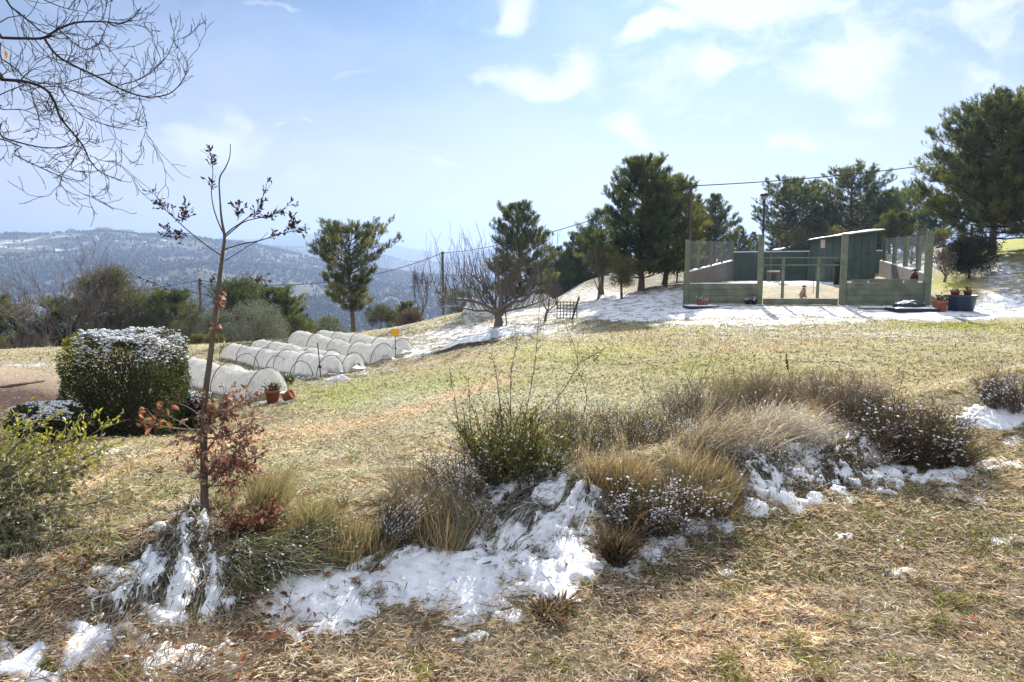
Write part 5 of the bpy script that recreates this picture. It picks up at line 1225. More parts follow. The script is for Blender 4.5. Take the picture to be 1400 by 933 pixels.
# car behind the back fence
def car():
    p = on(1097, 54.0); t = Thing('parked_car', p, 'dark blue car whose roof shows above the green back fence', 'car'); L, W_, c0 = 4.1, 1.7, p
    prof = [(-2.05,.35),(-2.05,.75),(-1.35,.92),(-.7,1.42),(.75,1.46),(1.6,.98),(2.05,.85),(2.05,.35)]
    mb = MB(); lo = [c0 + [x, -W_/2, z] for x, z in prof]; hi = [c0 + [x, W_/2, z] for x, z in prof]; 
    V = np.array(lo + hi); k = len(prof); mb.add(V, [[i, (i+1) % k, k + (i+1) % k, k + i] for i in range(k)]); mb.add(V, [(0,1,2,5),(0,5,6,7),(2,3,4,5),(8,13,10,9),(8,15,14,13),(10,13,12,11)]); t.part(mb, 'body', M['carblue'])
    mb = MB(); mb.add([c0 + [x, -W_/2 - .006, z] for x, z in [(-1.2,.97),(-.68,1.36),(.0,1.39),(.0,.97)]], [(3,2,1,0)]); mb.add([c0 + [x, -W_/2 - .006, z] for x, z in [(.06,.97),(.06,1.39),(.72,1.40),(1.4,1.0)]], [(0,3,2,1)]); t.part(mb, 'side_window', M['window'])
    for x in (-1.25, 1.25):
        for y in (-.78, .78):
            mb = MB(); a = [(c0 + [x, y - .1, .32]), (c0 + [x, y + .1, .32])]; mb.tube(a, .32, 18); t.part(mb, 'wheel', M['black'])
    mb = MB(); mb.box(c0 + [.0, 0, 1.475], (1.2, 1.3, .03)); t.part(mb, 'roof_snow', M['snow'])
car()
# ------------------------------------------------------------------ far farmhouses and a ruin on the hill
def house(px, pyb, Y, wpx, hpx, label, name='farmhouse', cat='house', rz=0, roofh=.35, dep=.7, wins=4, base=None):
    u = (px - 700) / F; x = u * Y * .997; z = float(gz(x, Y)); zb = zy(pyb, Y); p = np.array([x, Y, z]); wd = wpx * Y / F; hh = hpx * Y / F
    z0 = min(z, zb) - 6; zt = max(zb, z) + hh
    t = Thing(name, p, label, cat, 'buildings on the far ridge'); mb = MB(); mb.box((x, Y, (z0 + zt) / 2), (wd, wd * dep, zt - z0), rz=rz); t.part(mb, 'wall', M['cream'])
    r_ = hh * roofh; w2, d2 = wd / 2 * 1.05, wd * dep / 2 * 1.05; V = np.array([(-w2,-d2,0),(w2,-d2,0),(w2,d2,0),(-w2,d2,0),(-w2*.8,0,r_),(w2*.8,0,r_)]) + [x, Y, zt + .02]
    mb = MB(); mb.add(V, [(0,1,5,4),(2,3,4,5)]); mb.add(V, [(1,2,5),(3,0,4),(0,2,1),(0,3,2)]); t.part(mb, 'roof', M['tile'])
    for i in range(wins):
        mb = MB(); mb.box((x - wd * .38 + wd * .76 * i / max(wins - 1, 1), Y - wd * dep / 2 - .05, zt - hh * .4), (wd * .07, .3, hh * .28)); t.part(mb, 'window', M['window'])
house(103, 321, 1290, 8, 5, 'small square farmhouse on the left part of the far ridge', wins=2)
house(147, 320, 1290, 17, 5, 'long farmhouse on the summit of the far ridge', wins=5)
house(176, 322, 1295, 17, 4.2, 'low farmhouse just right of the long one on the far ridge', wins=5)
house(52, 324, 1280, 6, 3, 'tiny farmhouse at the left end of the far ridge', wins=2)
Yr = 1080; x = (138 - 700) / F * Yr; z = float(gz(x, Yr)); zb = zy(333, Yr)
t = Thing('ruined_tower', (x, Yr, z), 'pale ruined wall sticking out of the wooded hill below the long farmhouse', 'ruin'); mb = MB(); 
zt = zy(323, Yr); mb.prism([(x - 4, Yr, z - 5), (x + 6, Yr - 2, z - 5), (x + 6, Yr + 3, z - 5), (x - 4, Yr + 5, z - 5)], [(x - 4, Yr, zt), (x - 1, Yr - 1, zt + .5), (x - 1, Yr + 3, zt + .4), (x - 4, Yr + 5, zt - .5)]); t.part(mb, 'tall_wall', M['cream'])
mb = MB(); mb.prism([(x + 6.5, Yr - 1, z - 5), (x + 13, Yr, z - 5), (x + 13, Yr + 3, z - 5), (x + 6.5, Yr + 3, z - 5)], [(x + 6.5, Yr - 1, zt - 6), (x + 11, Yr, zt - 8), (x + 11, Yr + 3, zt - 8), (x + 6.5, Yr + 3, zt - 6)]); t.part(mb, 'low_wall', M['cream'])
# ------------------------------------------------------------------ snow lying along the bank
SNOWPOLY = [
 [(-20,905),(40,885),(95,862),(130,835),(150,795),(190,755),(235,715),(268,698),(285,715),(280,760),(310,790),(325,830),(322,880),(345,900),(330,925),(215,940),(120,925),(30,945),(-20,945)],
 [(362,822),(392,782),(440,768),(500,778),(540,752),(575,742),(650,735),(690,700),(715,655),(745,640),(790,668),(835,684),(835,712),(800,738),(818,770),(822,795),(762,822),(700,800),(672,812),(657,850),(636,855),(600,835),(520,812),(462,858),(430,872),(385,862)],
 [(815,775),(850,745),(875,722),(905,712),(960,692),(1000,694),(1004,722),(960,735),(905,742),(905,772),(880,786),(830,788)],
 [(985,610),(1010,598),(1060,602),(1095,612),(1150,622),(1200,640),(1250,640),(1290,645),(1332,640),(1322,656),(1240,664),(1170,672),(1140,690),(1080,702),(1020,700),(1000,680)],
 [(1305,575),(1340,560),(1410,545),(1470,540),(1470,580),(1400,585),(1345,592)],
 [(1340,632),(1396,630),(1400,640),(1345,643)], [(1370,598),(1397,597),(1398,612),(1372,612)], [(1355,735),(1402,728),(1402,742),(1360,744)],
 [(1140,730),(1165,730),(1165,739),(1142,739)], [(1222,738),(1236,737),(1238,746),(1224,746)], [(990,780),(1012,776),(1014,786),(992,788)], [(1218,782),(1244,780),(1244,788),(1220,788)],
 [(690,838),(725,836),(726,848),(692,850)], [(1330,680),(1350,679),(1352,686),(1332,687)], [(1290,670),(1310,668),(1312,674),(1292,676)]]
def snow_cover():
    polys = [[tuple(G(a, b)[:2]) for a, b in pl] for pl in SNOWPOLY]
    mb = MB()
    for pi, pl in enumerate(polys):
        A = np.array(pl); x0, y0 = A.min(0) - .15; x1, y1 = A.max(0) + .15; st = .016
        gx = np.arange(x0, x1, st); gy = np.arange(y0, y1, st); X, Yv = np.meshgrid(gx, gy); x = X.ravel(); y = Yv.ravel()
        ins = np.zeros(len(x), bool); d = np.full(len(x), 9.0)
        for (ax, ay), (bx, by) in zip(pl, pl[1:] + pl[:1]):
            vx, vy = bx - ax, by - ay; t = np.clip(((x - ax) * vx + (y - ay) * vy) / (vx*vx + vy*vy + 1e-12), 0, 1)
            d = np.minimum(d, np.hypot(x - ax - t * vx, y - ay - t * vy))
            c = ((ay > y) != (by > y)) & (x < (bx - ax) * (y - ay) / (by - ay + 1e-12) + ax); ins ^= c
        sd = np.where(ins, d, -d)
        big = pi < 5
        t = np.minimum(sd * .30, .040 if big else .012) + (fbm(x * 5.5, y * 5.5, 4) - .5) * (.085 if big else .03) + (fbm(x * 17, y * 17, 5) - .5) * (.085 if big else .05) + (.006 if big else -.004)
        if pi == 0: t = t - .05 * sstep(.42, .6, fbm(x * 7 + 5, y * 7, 3)) 
        if pi == 3: t = t - .05 * sstep(.5, .62, fbm(x * 8 + 5, y * 8, 3))
        t = np.where(t > .035, .035 + (t - .035) * .4, t)
        z = gz(x, y) + t + .006
        n = len(gx); i = np.arange(len(gy) - 1)[:, None] * n; j = np.arange(n - 1)[None]
        Q = np.stack([i + j, i + j + 1, i + n + j + 1, i + n + j], -1).reshape(-1, 4); Q = Q[(t[Q] > -.012).any(1)]
        mb.add(np.stack([x, y, z], 1), Q, (.9, .9, .9))
    o = mb.build('snow_cover', M['snow'], None, True); tag(o, 'crusted melting snow lying along the foot of the planted bank', 'snow', kind='stuff')
snow_cover()

# ------------------------------------------------------------------ ground cover
STRAW = [(.55,.44,.30),(.70,.60,.46),(.34,.25,.165),(.12,.085,.055),(.30,.30,.11),(.84,.80,.70)]
def sample_px(n, x0, x1, y0, y1):
    px = rng.uniform(x0, x1, n); py = rng.uniform(y0, y1, n); u = (px - 700) / F; sl = -slope(py)
    v = (466.5 - py) / F; ky = cp + v * sp
    Y = np.full(n, 6.0)
    for _ in range(8): 
        x = u / ky * Y; Y = np.clip((CAMH - gz(x, Y)) / sl, 1.5, 40)
    x = u / ky * Y; return x, Y, gz(x, Y)
def near_straw():
    n = 330000; x, y, z = sample_px(n, -160, 1560, 560, 985)
    dn = fbm(x * 2.2, y * 2.2, 4); keep = rng.random(n) < .22 + .9 * sstep(.34, .6, dn); x, y, z = x[keep], y[keep], z[keep]; n = len(x)
    az = rng.uniform(0, 6.28, n) + (fbm(x * 3, y * 3, 2) - .5) * 6; tilt = np.abs(rng.normal(.15, .30, n))
    D = nz(np.stack([np.cos(az), np.sin(az), tilt], 1)); L = rng.uniform(.020, .072, n) * (1 + .10 * (y - 3)); W = rng.uniform(.0022, .0058, n) * (1 + .12 * np.maximum(y - 3, 0))
    gr = sstep(.60, .76, fbm(x * 5.5 + 30, y * 5.5, 4)) * .8; pale = sstep(.5, .7, fbm(x * 1.7 + 8, y * 1.7 + 3, 3))
    c = mixcols(STRAW[:4] + STRAW[5:], [4, 3.4, 2.2, 1.8, 1.4], n, .2); c = c * (.95 + .35 * pale)[:, None]
    g_ = rng.random(n) < gr * .75; c[g_] = mixcols([(.24,.26,.08),(.36,.33,.11),(.17,.21,.06)], [3, 3, 2], int(g_.sum()), .2); D[g_] = nz(D[g_] + [0, 0, .5])
    bend = np.stack([rng.normal(0, .12, n), rng.normal(0, .12, n), rng.uniform(-.22, .08, n)], 1)
    mb = MB(); pile = .035 * sstep(.42, .72, fbm(x * 10, y * 10, 3)); mb.blades(np.stack([x, y, z + rng.uniform(0, .012, n) + pile * rng.uniform(.2, 1, n)], 1), D, L, W, bend * L[:, None] / .06 * .06 * 12, c)
    o = mb.build('dry_grass', M['straw']); tag(o, 'matted dry straw coloured grass and litter in the foreground', 'grass', kind='stuff')
near_straw()
def field_cover():
    n = 330000; x, y, z = sample_px(n, -120, 1520, 428, 800)
    c, s = gcolor(x, y, z); px, py = project(x, y, z)
    fr = np.clip(blobs(px, py, FROST), 0, 1); keep = (rng.random(n) < np.where(s > .6, .35, 1)) & (rng.random(n) > np.clip(blobs(px, py, DARK[:1]) + blobs(px, py, TAN), 0, .93)); 
    c = c * (1.4 * np.clip(1 + rng.normal(0, .52, (n, 1)), .15, 2.6)) * [.89, 1.0, .83]; k = rng.random(n) < .12 + .38 * fr; c[k] = mixcols([(.66,.64,.54),(.60,.60,.48),(.76,.76,.70)], [1, 1, 1], int(k.sum()), .12)
    k = rng.random(n) < .16; c[k] = mixcols([(.15,.17,.06),(.10,.10,.045),(.13,.085,.055)], [2, 1, 1], int(k.sum()), .2)
    sc_ = (y / 7.0) ** .75
    A = nz(np.stack([rng.normal(size=n), rng.normal(size=n), rng.uniform(.0, .7, n)], 1)); Nn = nz(rng.normal(size=(n, 3)) * .6 + [0, 0, 1])
    mb = MB(); mb.leaves(np.stack([x, y, z + .002], 1)[keep], A[keep], Nn[keep], (rng.uniform(.018, .046, n) * sc_)[keep], (rng.uniform(.005, .013, n) * sc_)[keep], np.clip(c[keep], .01, .85))
    o = mb.build('field_grass', M['straw']); tag(o, 'short frosted green and tan ground cover of the open field', 'grass', kind='stuff')
field_cover()
def far_tufts():
    n = 60000; x, y, z = sample_px(n, -100, 1500, 372, 470); c, s = gcolor(x, y, z); keep = (y < 39) & (rng.random(n) < .8); x, y, z, c = x[keep], y[keep], z[keep], c[keep]; n = len(x)
    c = c * np.clip(1.1 + rng.normal(0, .35, (n, 1)), .3, 2); L = rng.uniform(.03, .09, n) * (y / 20) ** .5
    D = nz(np.stack([rng.normal(0, .6, n), rng.normal(0, .6, n), np.ones(n)], 1)); mb = MB(); mb.blades(np.stack([x, y, z], 1), D, L, L * .14, rng.normal(0, .02, (n, 3)), np.clip(c, .01, .8))
    o = mb.build('distant_grass', M['straw']); tag(o, 'sparse grass blades standing through the snow near the pen', 'grass', kind='stuff')
far_tufts()
def litter():
    L = [(360, 830, 60, 55, 70), (410, 740, 60, 40, 60), (300, 900, 90, 30, 60), (900, 800, 500, 90, 42), (1150, 700, 220, 60, 12), (60, 740, 80, 60, 30), (340, 740, 60, 40, 60), (960, 650, 60, 20, 15)]
    P, C = [], []
    for cx, cy, rx, ry, k in L:
        for _ in range(k):
            p = G(float(np.clip(rng.normal(cx, rx * .7), -40, 1440)), float(np.clip(rng.normal(cy, ry * .7), 600, 940))); P.append(p)
    P = np.array(P); n = len(P); P[:, 2] += rng.uniform(.012, .05, n); A = nz(np.stack([rng.normal(size=n), rng.normal(size=n), rng.normal(0, .35, n)], 1)); Nn = nz(rng.normal(size=(n, 3)) * .6 + [0, 0, 1])
    mb = MB(); mb.leaves(P, A, Nn, rng.uniform(.025, .055, n), rng.uniform(.014, .028, n), mixcols([(.24,.075,.04),(.30,.15,.08),(.15,.08,.05),(.42,.10,.04)], [3, 3, 4, 1.2], n, .2), fold=.45)
    o = mb.build('fallen_leaves', M['dryleaf']); tag(o, 'curled red brown oak leaves fallen on snow and grass', 'leaves', kind='stuff')
litter()
def twig_litter():
    P = []
    for pl in SNOWPOLY[:4]:
        A = np.array(pl, float); x0, y0 = A.min(0); x1, y1 = A.max(0)
        for _ in range(260): P.append((rng.uniform(x0, x1), rng.uniform(y0, y1)))
    P = np.array(P); u = (P[:, 0] - 700) / F; sl = -slope(P[:, 1]); ky = cp + (466.5 - P[:, 1]) / F * sp; Y = np.full(len(P), 4.0)
    for _ in range(10): Y = np.clip((CAMH - gz(u / ky * Y, Y)) / sl, 1.5, 30)
    x = u / ky * Y; n = len(x); B = np.stack([x, Y, gz(x, Y) + .02], 1); D = nz(np.stack([rng.normal(-.4, .8, n), rng.normal(-.3, .8, n), rng.uniform(.05, .8, n)], 1))
    T = twigpath(B, D, rng.uniform(.03, .12, n), 4, .18, -.05); mb = MB(); mb.tubes(T, .0018, mixcols([(.14,.10,.07),(.25,.19,.13),(.08,.06,.04)], [2, 1, 1], n, .2))
    o = mb.build('twig_litter', M['bark']); tag(o, 'dark stems and broken twigs poking out of the bank snow', 'twigs', kind='stuff')

# ------------------------------------------------------------------ plants of the bank
def twigpath(P, D, L, k=5, wob=.10, up=.0):
    n = len(P); pts = [P]; d = D
    for i in range(k - 1):
        d = nz(d + rng.normal(0, wob, (n, 3)) + np.array([0, 0, up])); pts.append(pts[-1] + d * (np.broadcast_to(L, (n,)) / (k - 1))[:, None])
    return np.stack(pts, 1)
twig_litter()
def pick(Pth, n, lo=.25, hi=1.0):
    m, k, _ = Pth.shape; i = rng.integers(0, m, n); t = rng.uniform(lo, hi, n) * (k - 1.001); j = t.astype(int); f = (t - j)[:, None]
    a = Pth[i, j]; b = Pth[i, j + 1]; return a * (1 - f) + b * f, nz(b - a)
def bush(name, px, py, rpx, hpx, label, seed, cat='bush', nst=60, ntw=500, nlf=3000, leaf=(.016, .008), lcols=((.08,.09,.04),), tcol=(.13,.10,.07), spread=.7, lean=(0, 0), snow=0, snsz=(.010,.022), group='plants of the snowy bank', lm='leaf', fill=.9, ry=None, r0=.0035, wob=.10, up=.03, stiff=0, snlo=.55, twl=.3, leafup=.3):
    global rng
    keep = rng; rng = np.random.default_rng(seed)
    p = G(px, py); Y = p[1]; k = (Y * cp - (p[2] - CAMH) * sp) / F; r = rpx * k; h = hpx * k * 1.03; ry = ry or r * .8
    t = Thing(name, p, label, cat, group)
    a = rng.uniform(0, 6.28, nst); q = np.sqrt(rng.uniform(0, 1, nst)); bx = np.cos(a) * q * r * .45; by = np.sin(a) * q * ry * .45
    B = np.stack([p[0] + bx, p[1] + by, 0 * bx], 1); B[:, 2] = gz(B[:, 0], B[:, 1]) - .02
    D = nz(np.stack([np.cos(a) * q * spread + lean[0], np.sin(a) * q * spread * ry / r + lean[1], np.ones(nst)], 1)); L = h * .80 * rng.uniform(.45, 1.1, nst) / np.maximum(D[:, 2], .35) * (1 - .25 * q)
    S = twigpath(B, D, L, 7, wob, up)
    mb = MB(); mb.tubes(S, np.linspace(1, .35, 7)[None] * r0 * rng.uniform(.7, 1.3, (nst, 1)), jcol(tcol, nst))
    q1, d1 = pick(S, ntw, .2, 1.0); D1 = nz(d1 * .8 + nz(rng.normal(size=(ntw, 3))) * .75 + [lean[0] * .3, lean[1] * .3, .15]); T = twigpath(q1, D1, h * twl * rng.uniform(.4, 1.1, ntw), 4, wob, up)
    mb.tubes(T, np.linspace(1, .45, 4)[None] * r0 * .5, jcol(tcol, ntw)); t.part(mb, 'stems', M['bark'])
    if nlf:
        lf = MB(); n1 = int(nlf * .75); P1, a1 = pick(T, n1, .1, 1.0); P2, a2 = pick(S, nlf - n1, .25, 1.0); P_ = np.vstack([P1, P2]); A_ = nz(np.vstack([a1, a2]) + nz(rng.normal(size=(nlf, 3))) * .9 + [0, 0, leafup])
        lf.leaves(P_, A_, nz(rng.normal(size=(nlf, 3)) + [0, 0, .8]), leaf[0] * rng.uniform(.6, 1.3, nlf), leaf[1] * rng.uniform(.7, 1.2, nlf), mixcols(lcols, [1] * len(lcols), nlf, .2)); t.part(lf, 'leaves', M[lm])
    if snow:
        sm = MB(); snow = int(snow * 4); P_, a_ = pick(T, snow, .3, 1.0); P0, a0 = pick(S, snow // 2, snlo, 1.0); P_ = np.vstack([P_, P0]); a_ = np.vstack([a_, a0])
        # clustered: keep where a noise is high
        kp = fbm(P_[:, 0] * 11 + seed, P_[:, 1] * 11 + P_[:, 2] * 11, 3) > .5; P_ = P_[kp]; a_ = a_[kp]; m = len(P_); s_ = (snsz[0] * .25 + (snsz[1] * .62 - snsz[0] * .25) * rng.random(m) ** 2.2)
        sm.lumps(P_ + np.stack([0*s_, 0*s_, s_ * .5], 1), np.stack([s_ * rng.uniform(.9, 1.7, m), s_ * rng.uniform(.8, 1.3, m), s_ * .65], 1), axis=a_ * [1, 1, .15] + 1e-3, jit=.42); o = t.part(sm, 'snow', M['snow'], True); o['kind'] = 'stuff'
    rng = keep; return t
def tuft(name, px, py, rpx, hpx, label, seed, n=2500, cols=STRAW[:3], w=.0035, spread=.5, lean=(0, 0), droop=.35, snow=0, snsz=(.008, .016), cat='grass clump', group='grass clumps of the bank', ry=None, snl=2.0, lm='straw', seeds=0):
    global rng
    keep = rng; rng = np.random.default_rng(seed)
    p = G(px, py); k = (p[1] * cp - (p[2] - CAMH) * sp) / F; r = rpx * k; h = hpx * k; ry = ry or r * .7
    t = Thing(name, p, label, cat, group); a = rng.uniform(0, 6.28, n); q = np.sqrt(rng.uniform(0, 1, n))
    # several tussocks inside the clump
    n = int(n * .72); a = a[:n]; q = q[:n]; nt_ = max(4, int(n / 130)); ta = rng.uniform(0, 6.28, nt_); tq = np.sqrt(rng.uniform(0, 1, nt_)); kk = rng.integers(0, nt_, n)
    cx = p[0] + np.cos(ta) * tq * r * .8; cy = p[1] + np.sin(ta) * tq * ry * .8; th = rng.uniform(.6, 1.1, nt_)
    bx = cx[kk] + np.cos(a) * q * r * .22; by = cy[kk] + np.sin(a) * q * r * .22; B = np.stack([bx, by, gz(bx, by) - .01], 1)
    D = nz(np.stack([np.cos(a) * q * spread + lean[0] * rng.uniform(.5, 1.4, n), np.sin(a) * q * spread + lean[1] * rng.uniform(.5, 1.4, n), np.ones(n)], 1)); L = h * .95 * th[kk] * rng.uniform(.25, 1.15, n)
    Lr = L / np.maximum(D[:, 2], .45)
    # arching blades as 5 point ribbons
    s = np.linspace(0, 1, 5); g = np.array([lean[0] * .5, lean[1] * .5, -1.0]); dr = droop * rng.uniform(.4, 1.5, n)
    Pt = B[:, None] + D[:, None] * (Lr[:, None] * s)[..., None] + g * (Lr[:, None] * dr[:, None] * s ** 2.4)[..., None] * .8
    Pt = Pt + np.cumsum(rng.normal(0, .045, (n, 5, 3)) * Lr[:, None, None] * (s > 0)[None, :, None], axis=1); gzv = gz(Pt[..., 0], Pt[..., 1]) + .008; Pt[..., 2] = np.maximum(Pt[..., 2], gzv * (s > 0) + (s == 0) * Pt[..., 2])
    Sd = nz(np.cross(D, rng.normal(size=(n, 3)))); wd = w * 1.15 * rng.uniform(.6, 1.4, n)[:, None] * np.array([1, .9, .75, .5, .12]); 
    V = np.stack([Pt - Sd[:, None] * wd[..., None] / 2, Pt + Sd[:, None] * wd[..., None] / 2], 2).reshape(-1, 3); b = (np.arange(n) * 10)[:, None, None]; i = (np.arange(4) * 2)[None, :, None]
    Q = (b + i + np.array([0, 1, 3, 2])[None, None]).reshape(-1, 4); mb = MB(); mb.add(V, Q, np.repeat(mixcols(cols, [1] * len(cols), n, .18), 10, 0)); 
    if seeds:
        j = rng.integers(0, n, seeds); mb.leaves(Pt[j, 4], nz(Pt[j, 4] - Pt[j, 3]), nz(rng.normal(size=(seeds, 3))), .03, .006, jcol(cols[0], seeds))
    t.part(mb, 'blades', M[lm])
    if snow:
        snow = int(snow * 2.2); P_, a_ = pick(Pt, snow, .25, .95); kp = fbm(P_[:, 0] * 8 + seed, P_[:, 1] * 8 + P_[:, 2] * 6, 3) > .44; P_ = P_[kp]; a_ = a_[kp]; m = len(P_); s_ = rng.uniform(snsz[0] * .35, snsz[1] * .6, m); sm = MB()
        sm.lumps(P_ + np.stack([0*s_, 0*s_, s_ * .35], 1), np.stack([s_ * rng.uniform(1.2, snl, m), s_, s_ * .55], 1), axis=a_ * [1, 1, .8] + 1e-3, jit=.3); o = t.part(sm, 'snow', M['snow'], True); o['kind'] = 'stuff'
    rng = keep; return t
GRYG = [(.26,.24,.18),(.18,.17,.12),(.36,.33,.26),(.12,.12,.08)]
GOLD = [(.42,.34,.19),(.54,.46,.29),(.28,.21,.12),(.30,.29,.14),(.17,.13,.09)]
DKB = [(.13,.10,.065),(.20,.155,.10),(.09,.07,.045)]
SAGE = [(.22,.235,.15),(.16,.18,.10),(.32,.33,.25),(.46,.46,.38),(.12,.11,.07)]
OLV = [(.19,.20,.085),(.28,.27,.13),(.13,.14,.06)]

def draped(poly, root, label, seed, lift=.2, nbl=5000, cols=None, w=.005, bl=(.06,.22), su=2.6, sv=16, bias=.012, fuzz=.16, stick=.02, name='flattened_plant', leaf=False):
    """a plant pressed flat by snow: stems fanning from a root over a low mound, with snow lying in streaks between them"""
    global rng
    keep = rng; rng = np.random.default_rng(seed)
    pl = [tuple(G(a, b)[:2]) for a, b in poly]; rt_ = G(*root)[:2]; A = np.array(pl); c0 = A.mean(0); t = Thing(name, gpt(*c0), label, 'plant', 'plants of the snowy bank')
    R0 = np.linalg.norm(c0 - rt_) + .3
    def sdist(x, y):
        ins = np.zeros(len(x), bool); d = np.full(len(x), 9.0)
        for (ax, ay), (bx, by) in zip(pl, pl[1:] + pl[:1]):
            vx, vy = bx - ax, by - ay; q = np.clip(((x - ax) * vx + (y - ay) * vy) / (vx*vx + vy*vy + 1e-12), 0, 1)
            d = np.minimum(d, np.hypot(x - ax - q * vx, y - ay - q * vy)); ins ^= ((ay > y) != (by > y)) & (x < (bx - ax) * (y - ay) / (by - ay + 1e-12) + ax)
        return np.where(ins, d, -d) + (fbm(x * 9, y * 9, 3) - .5) * .08
    def surf(x, y):
        sd = sdist(x, y); u = np.hypot(x - rt_[0], y - rt_[1]); v = np.arctan2(x - rt_[0], -(y - rt_[1])) * R0
        wv = v + (fbm(u * 3, v * 3, 2) - .5) * .12
        return gz(x, y) + lift * sstep(-.02, .26, sd) * (.55 + .9 * fbm(u * 1.7 + seed, wv * 9, 4)), sd, u, wv
    x0, y0 = A.min(0) - .05; x1, y1 = A.max(0) + .05; gx = np.arange(x0, x1, .011); gy = np.arange(y0, y1, .011); X, Yv = np.meshgrid(gx, gy); x = X.ravel(); y = Yv.ravel()
    z, sd, u, v = surf(x, y); tt = (fbm(u * su + seed, v * sv, 4) - .5) * .15 + (fbm(x * 30, y * 30, 3) - .5) * .035 + bias - .06 * (1 - sstep(0, .08, sd)); th = np.where(tt > .03, .03 + (tt - .03) * .35, tt)
    n = len(gx); i = np.arange(len(gy) - 1)[:, None] * n; j = np.arange(n - 1)[None]; Q = np.stack([i + j, i + j + 1, i + n + j + 1, i + n + j], -1).reshape(-1, 4); Q = Q[(th[Q] > -.004).all(1)]
    mb = MB(); mb.add(np.stack([x, y, z + th + .004], 1), Q, (.9, .9, .9)); o = t.part(mb, 'snow', M['snow'], True); o['kind'] = 'stuff'
    bx = rng.uniform(x0, x1, nbl * 2); by = rng.uniform(y0, y1, nbl * 2); k = sdist(bx, by) > -.04; bx, by = bx[k][:nbl], by[k][:nbl]; n = len(bx)
    d = nz(np.stack([bx - rt_[0], by - rt_[1]], 1)); a = rng.normal(0, fuzz, n); d = np.stack([d[:, 0] * np.cos(a) - d[:, 1] * np.sin(a), d[:, 0] * np.sin(a) + d[:, 1] * np.cos(a)], 1); L = rng.uniform(*bl, n)
    s = np.linspace(0, 1, 5); px_ = bx[:, None] + d[:, :1] * L[:, None] * s; py_ = by[:, None] + d[:, 1:] * L[:, None] * s; zz = surf(px_.ravel(), py_.ravel())[0].reshape(n, 5)
    off = rng.normal(-.004, .012, n)[:, None] + stick * np.abs(rng.normal(0, 1, n))[:, None] * s[None] ; P = np.stack([px_, py_, zz + off], -1)
    S = nz(np.stack([-d[:, 1], d[:, 0], rng.normal(0, .6, n)], 1)); wd = w * rng.uniform(.5, 1.4, n)[:, None] * np.array([.7, 1, .95, .7, .15]); V = np.stack([P - S[:, None] * wd[..., None] / 2, P + S[:, None] * wd[..., None] / 2], 2).reshape(-1, 3)
    b = (np.arange(n) * 10)[:, None, None]; i = (np.arange(4) * 2)[None, :, None]; Qb = (b + i + np.array([0, 1, 3, 2])[None, None]).reshape(-1, 4); mb = MB(); mb.add(V, Qb, np.repeat(mixcols(cols, [1] * len(cols), n, .22), 10, 0))
    if leaf: q, dd = pick(P, n, .3, 1.0); mb.leaves(q, nz(dd + rng.normal(size=(n, 3)) * .6), nz(rng.normal(size=(n, 3)) + [0, 0, 1]), .034 * rng.uniform(.5, 1.1, n), .015, mixcols(cols, [1] * len(cols), n, .2))
    t.part(mb, 'stems', M['straw']); rng = keep; return t
# -- left group round the sapling
FB = [(.17,.15,.11),(.26,.23,.17),(.10,.085,.06),(.15,.17,.09),(.40,.37,.30),(.58,.58,.56),(.66,.67,.68)]
draped([(135,838),(165,780),(205,742),(243,712),(275,688),(296,700),(296,745),(325,790),(330,835),(290,862),(225,858)], (292, 672), 'snow streaked grey stems fanning down to the lower left from the sapling foot', 301, lift=.09, nbl=6500, cols=FB, w=.0065, bias=.010, bl=(.04,.15), su=4.5, sv=20, stick=.035, fuzz=.28)
draped([(585,742),(610,712),(655,672),(705,640),(745,628),(790,652),(838,682),(832,705),(795,722),(770,752),(720,768),(665,766),(620,760)], (850, 628), 'big grey fan of snow streaked stems swept down left in the middle of the bank', 326, lift=.10, nbl=9000, cols=FB, w=.0065, bl=(.05,.20), bias=.006, su=5.5, sv=22, stick=.035, fuzz=.26)
draped([(440,800),(470,768),(520,752),(575,742),(600,765),(560,790),(500,800)], (600, 730), 'thin snow streaked stems at the upper edge of the middle snow patch', 327, lift=.06, nbl=1600, cols=FB, w=.004, bias=.012, su=5, sv=20)
draped([(985,668),(1000,612),(1040,590),(1095,600),(1110,640),(1090,668),(1030,685)], (1075, 570), 'leafy plant pressed flat by snow, left part of the right snow patch', 350, lift=.10, nbl=2600, cols=FB+[(.10,.085,.06)], w=.005, su=9, sv=15, fuzz=.6, bias=.004, stick=.03, leaf=True, name='snowy_leaf_clump')
draped([(1095,668),(1105,610),(1150,590),(1205,600),(1225,640),(1190,664),(1130,672)], (1170, 570), 'dark leaved plant under broken snow, left of the big dark bush', 351, lift=.10, nbl=2600, cols=[(.10,.085,.06),(.16,.13,.09),(.07,.06,.045),(.22,.19,.13)], w=.005, su=9, sv=15, fuzz=.6, bias=-.002, stick=.03, leaf=True, name='snowy_leaf_clump')
tuft('sage_clump', 345, 768, 50, 38, 'sage green stems with white tips lying right of the lower left snow', 303, n=5600, cols=SAGE + GRYG, w=.0038, spread=.9, lean=(1.3, -1.0), droop=.3, snow=900, snsz=(.005,.010), ry=.2, cat='plant', group='plants of the snowy bank', lm='leaf')
tuft('sage_clump', 405, 752, 36, 40, 'dark sage clump with brown leaves, ending at the middle snow patch', 304, n=2600, cols=SAGE + DKB, w=.004, spread=.9, lean=(1.2, -.4), droop=.3, snow=350, snsz=(.005,.010), ry=.2, cat='plant', group='plants of the snowy bank', lm='leaf')
tuft('wispy_grass', 345, 690, 65, 68, 'wispy pale green grass standing behind the sapling foot', 305, n=1500, cols=[(.30,.28,.14),(.22,.22,.10),(.38,.34,.2)], w=.0026, spread=.5, lean=(.25, .1), droop=.2, seeds=200)
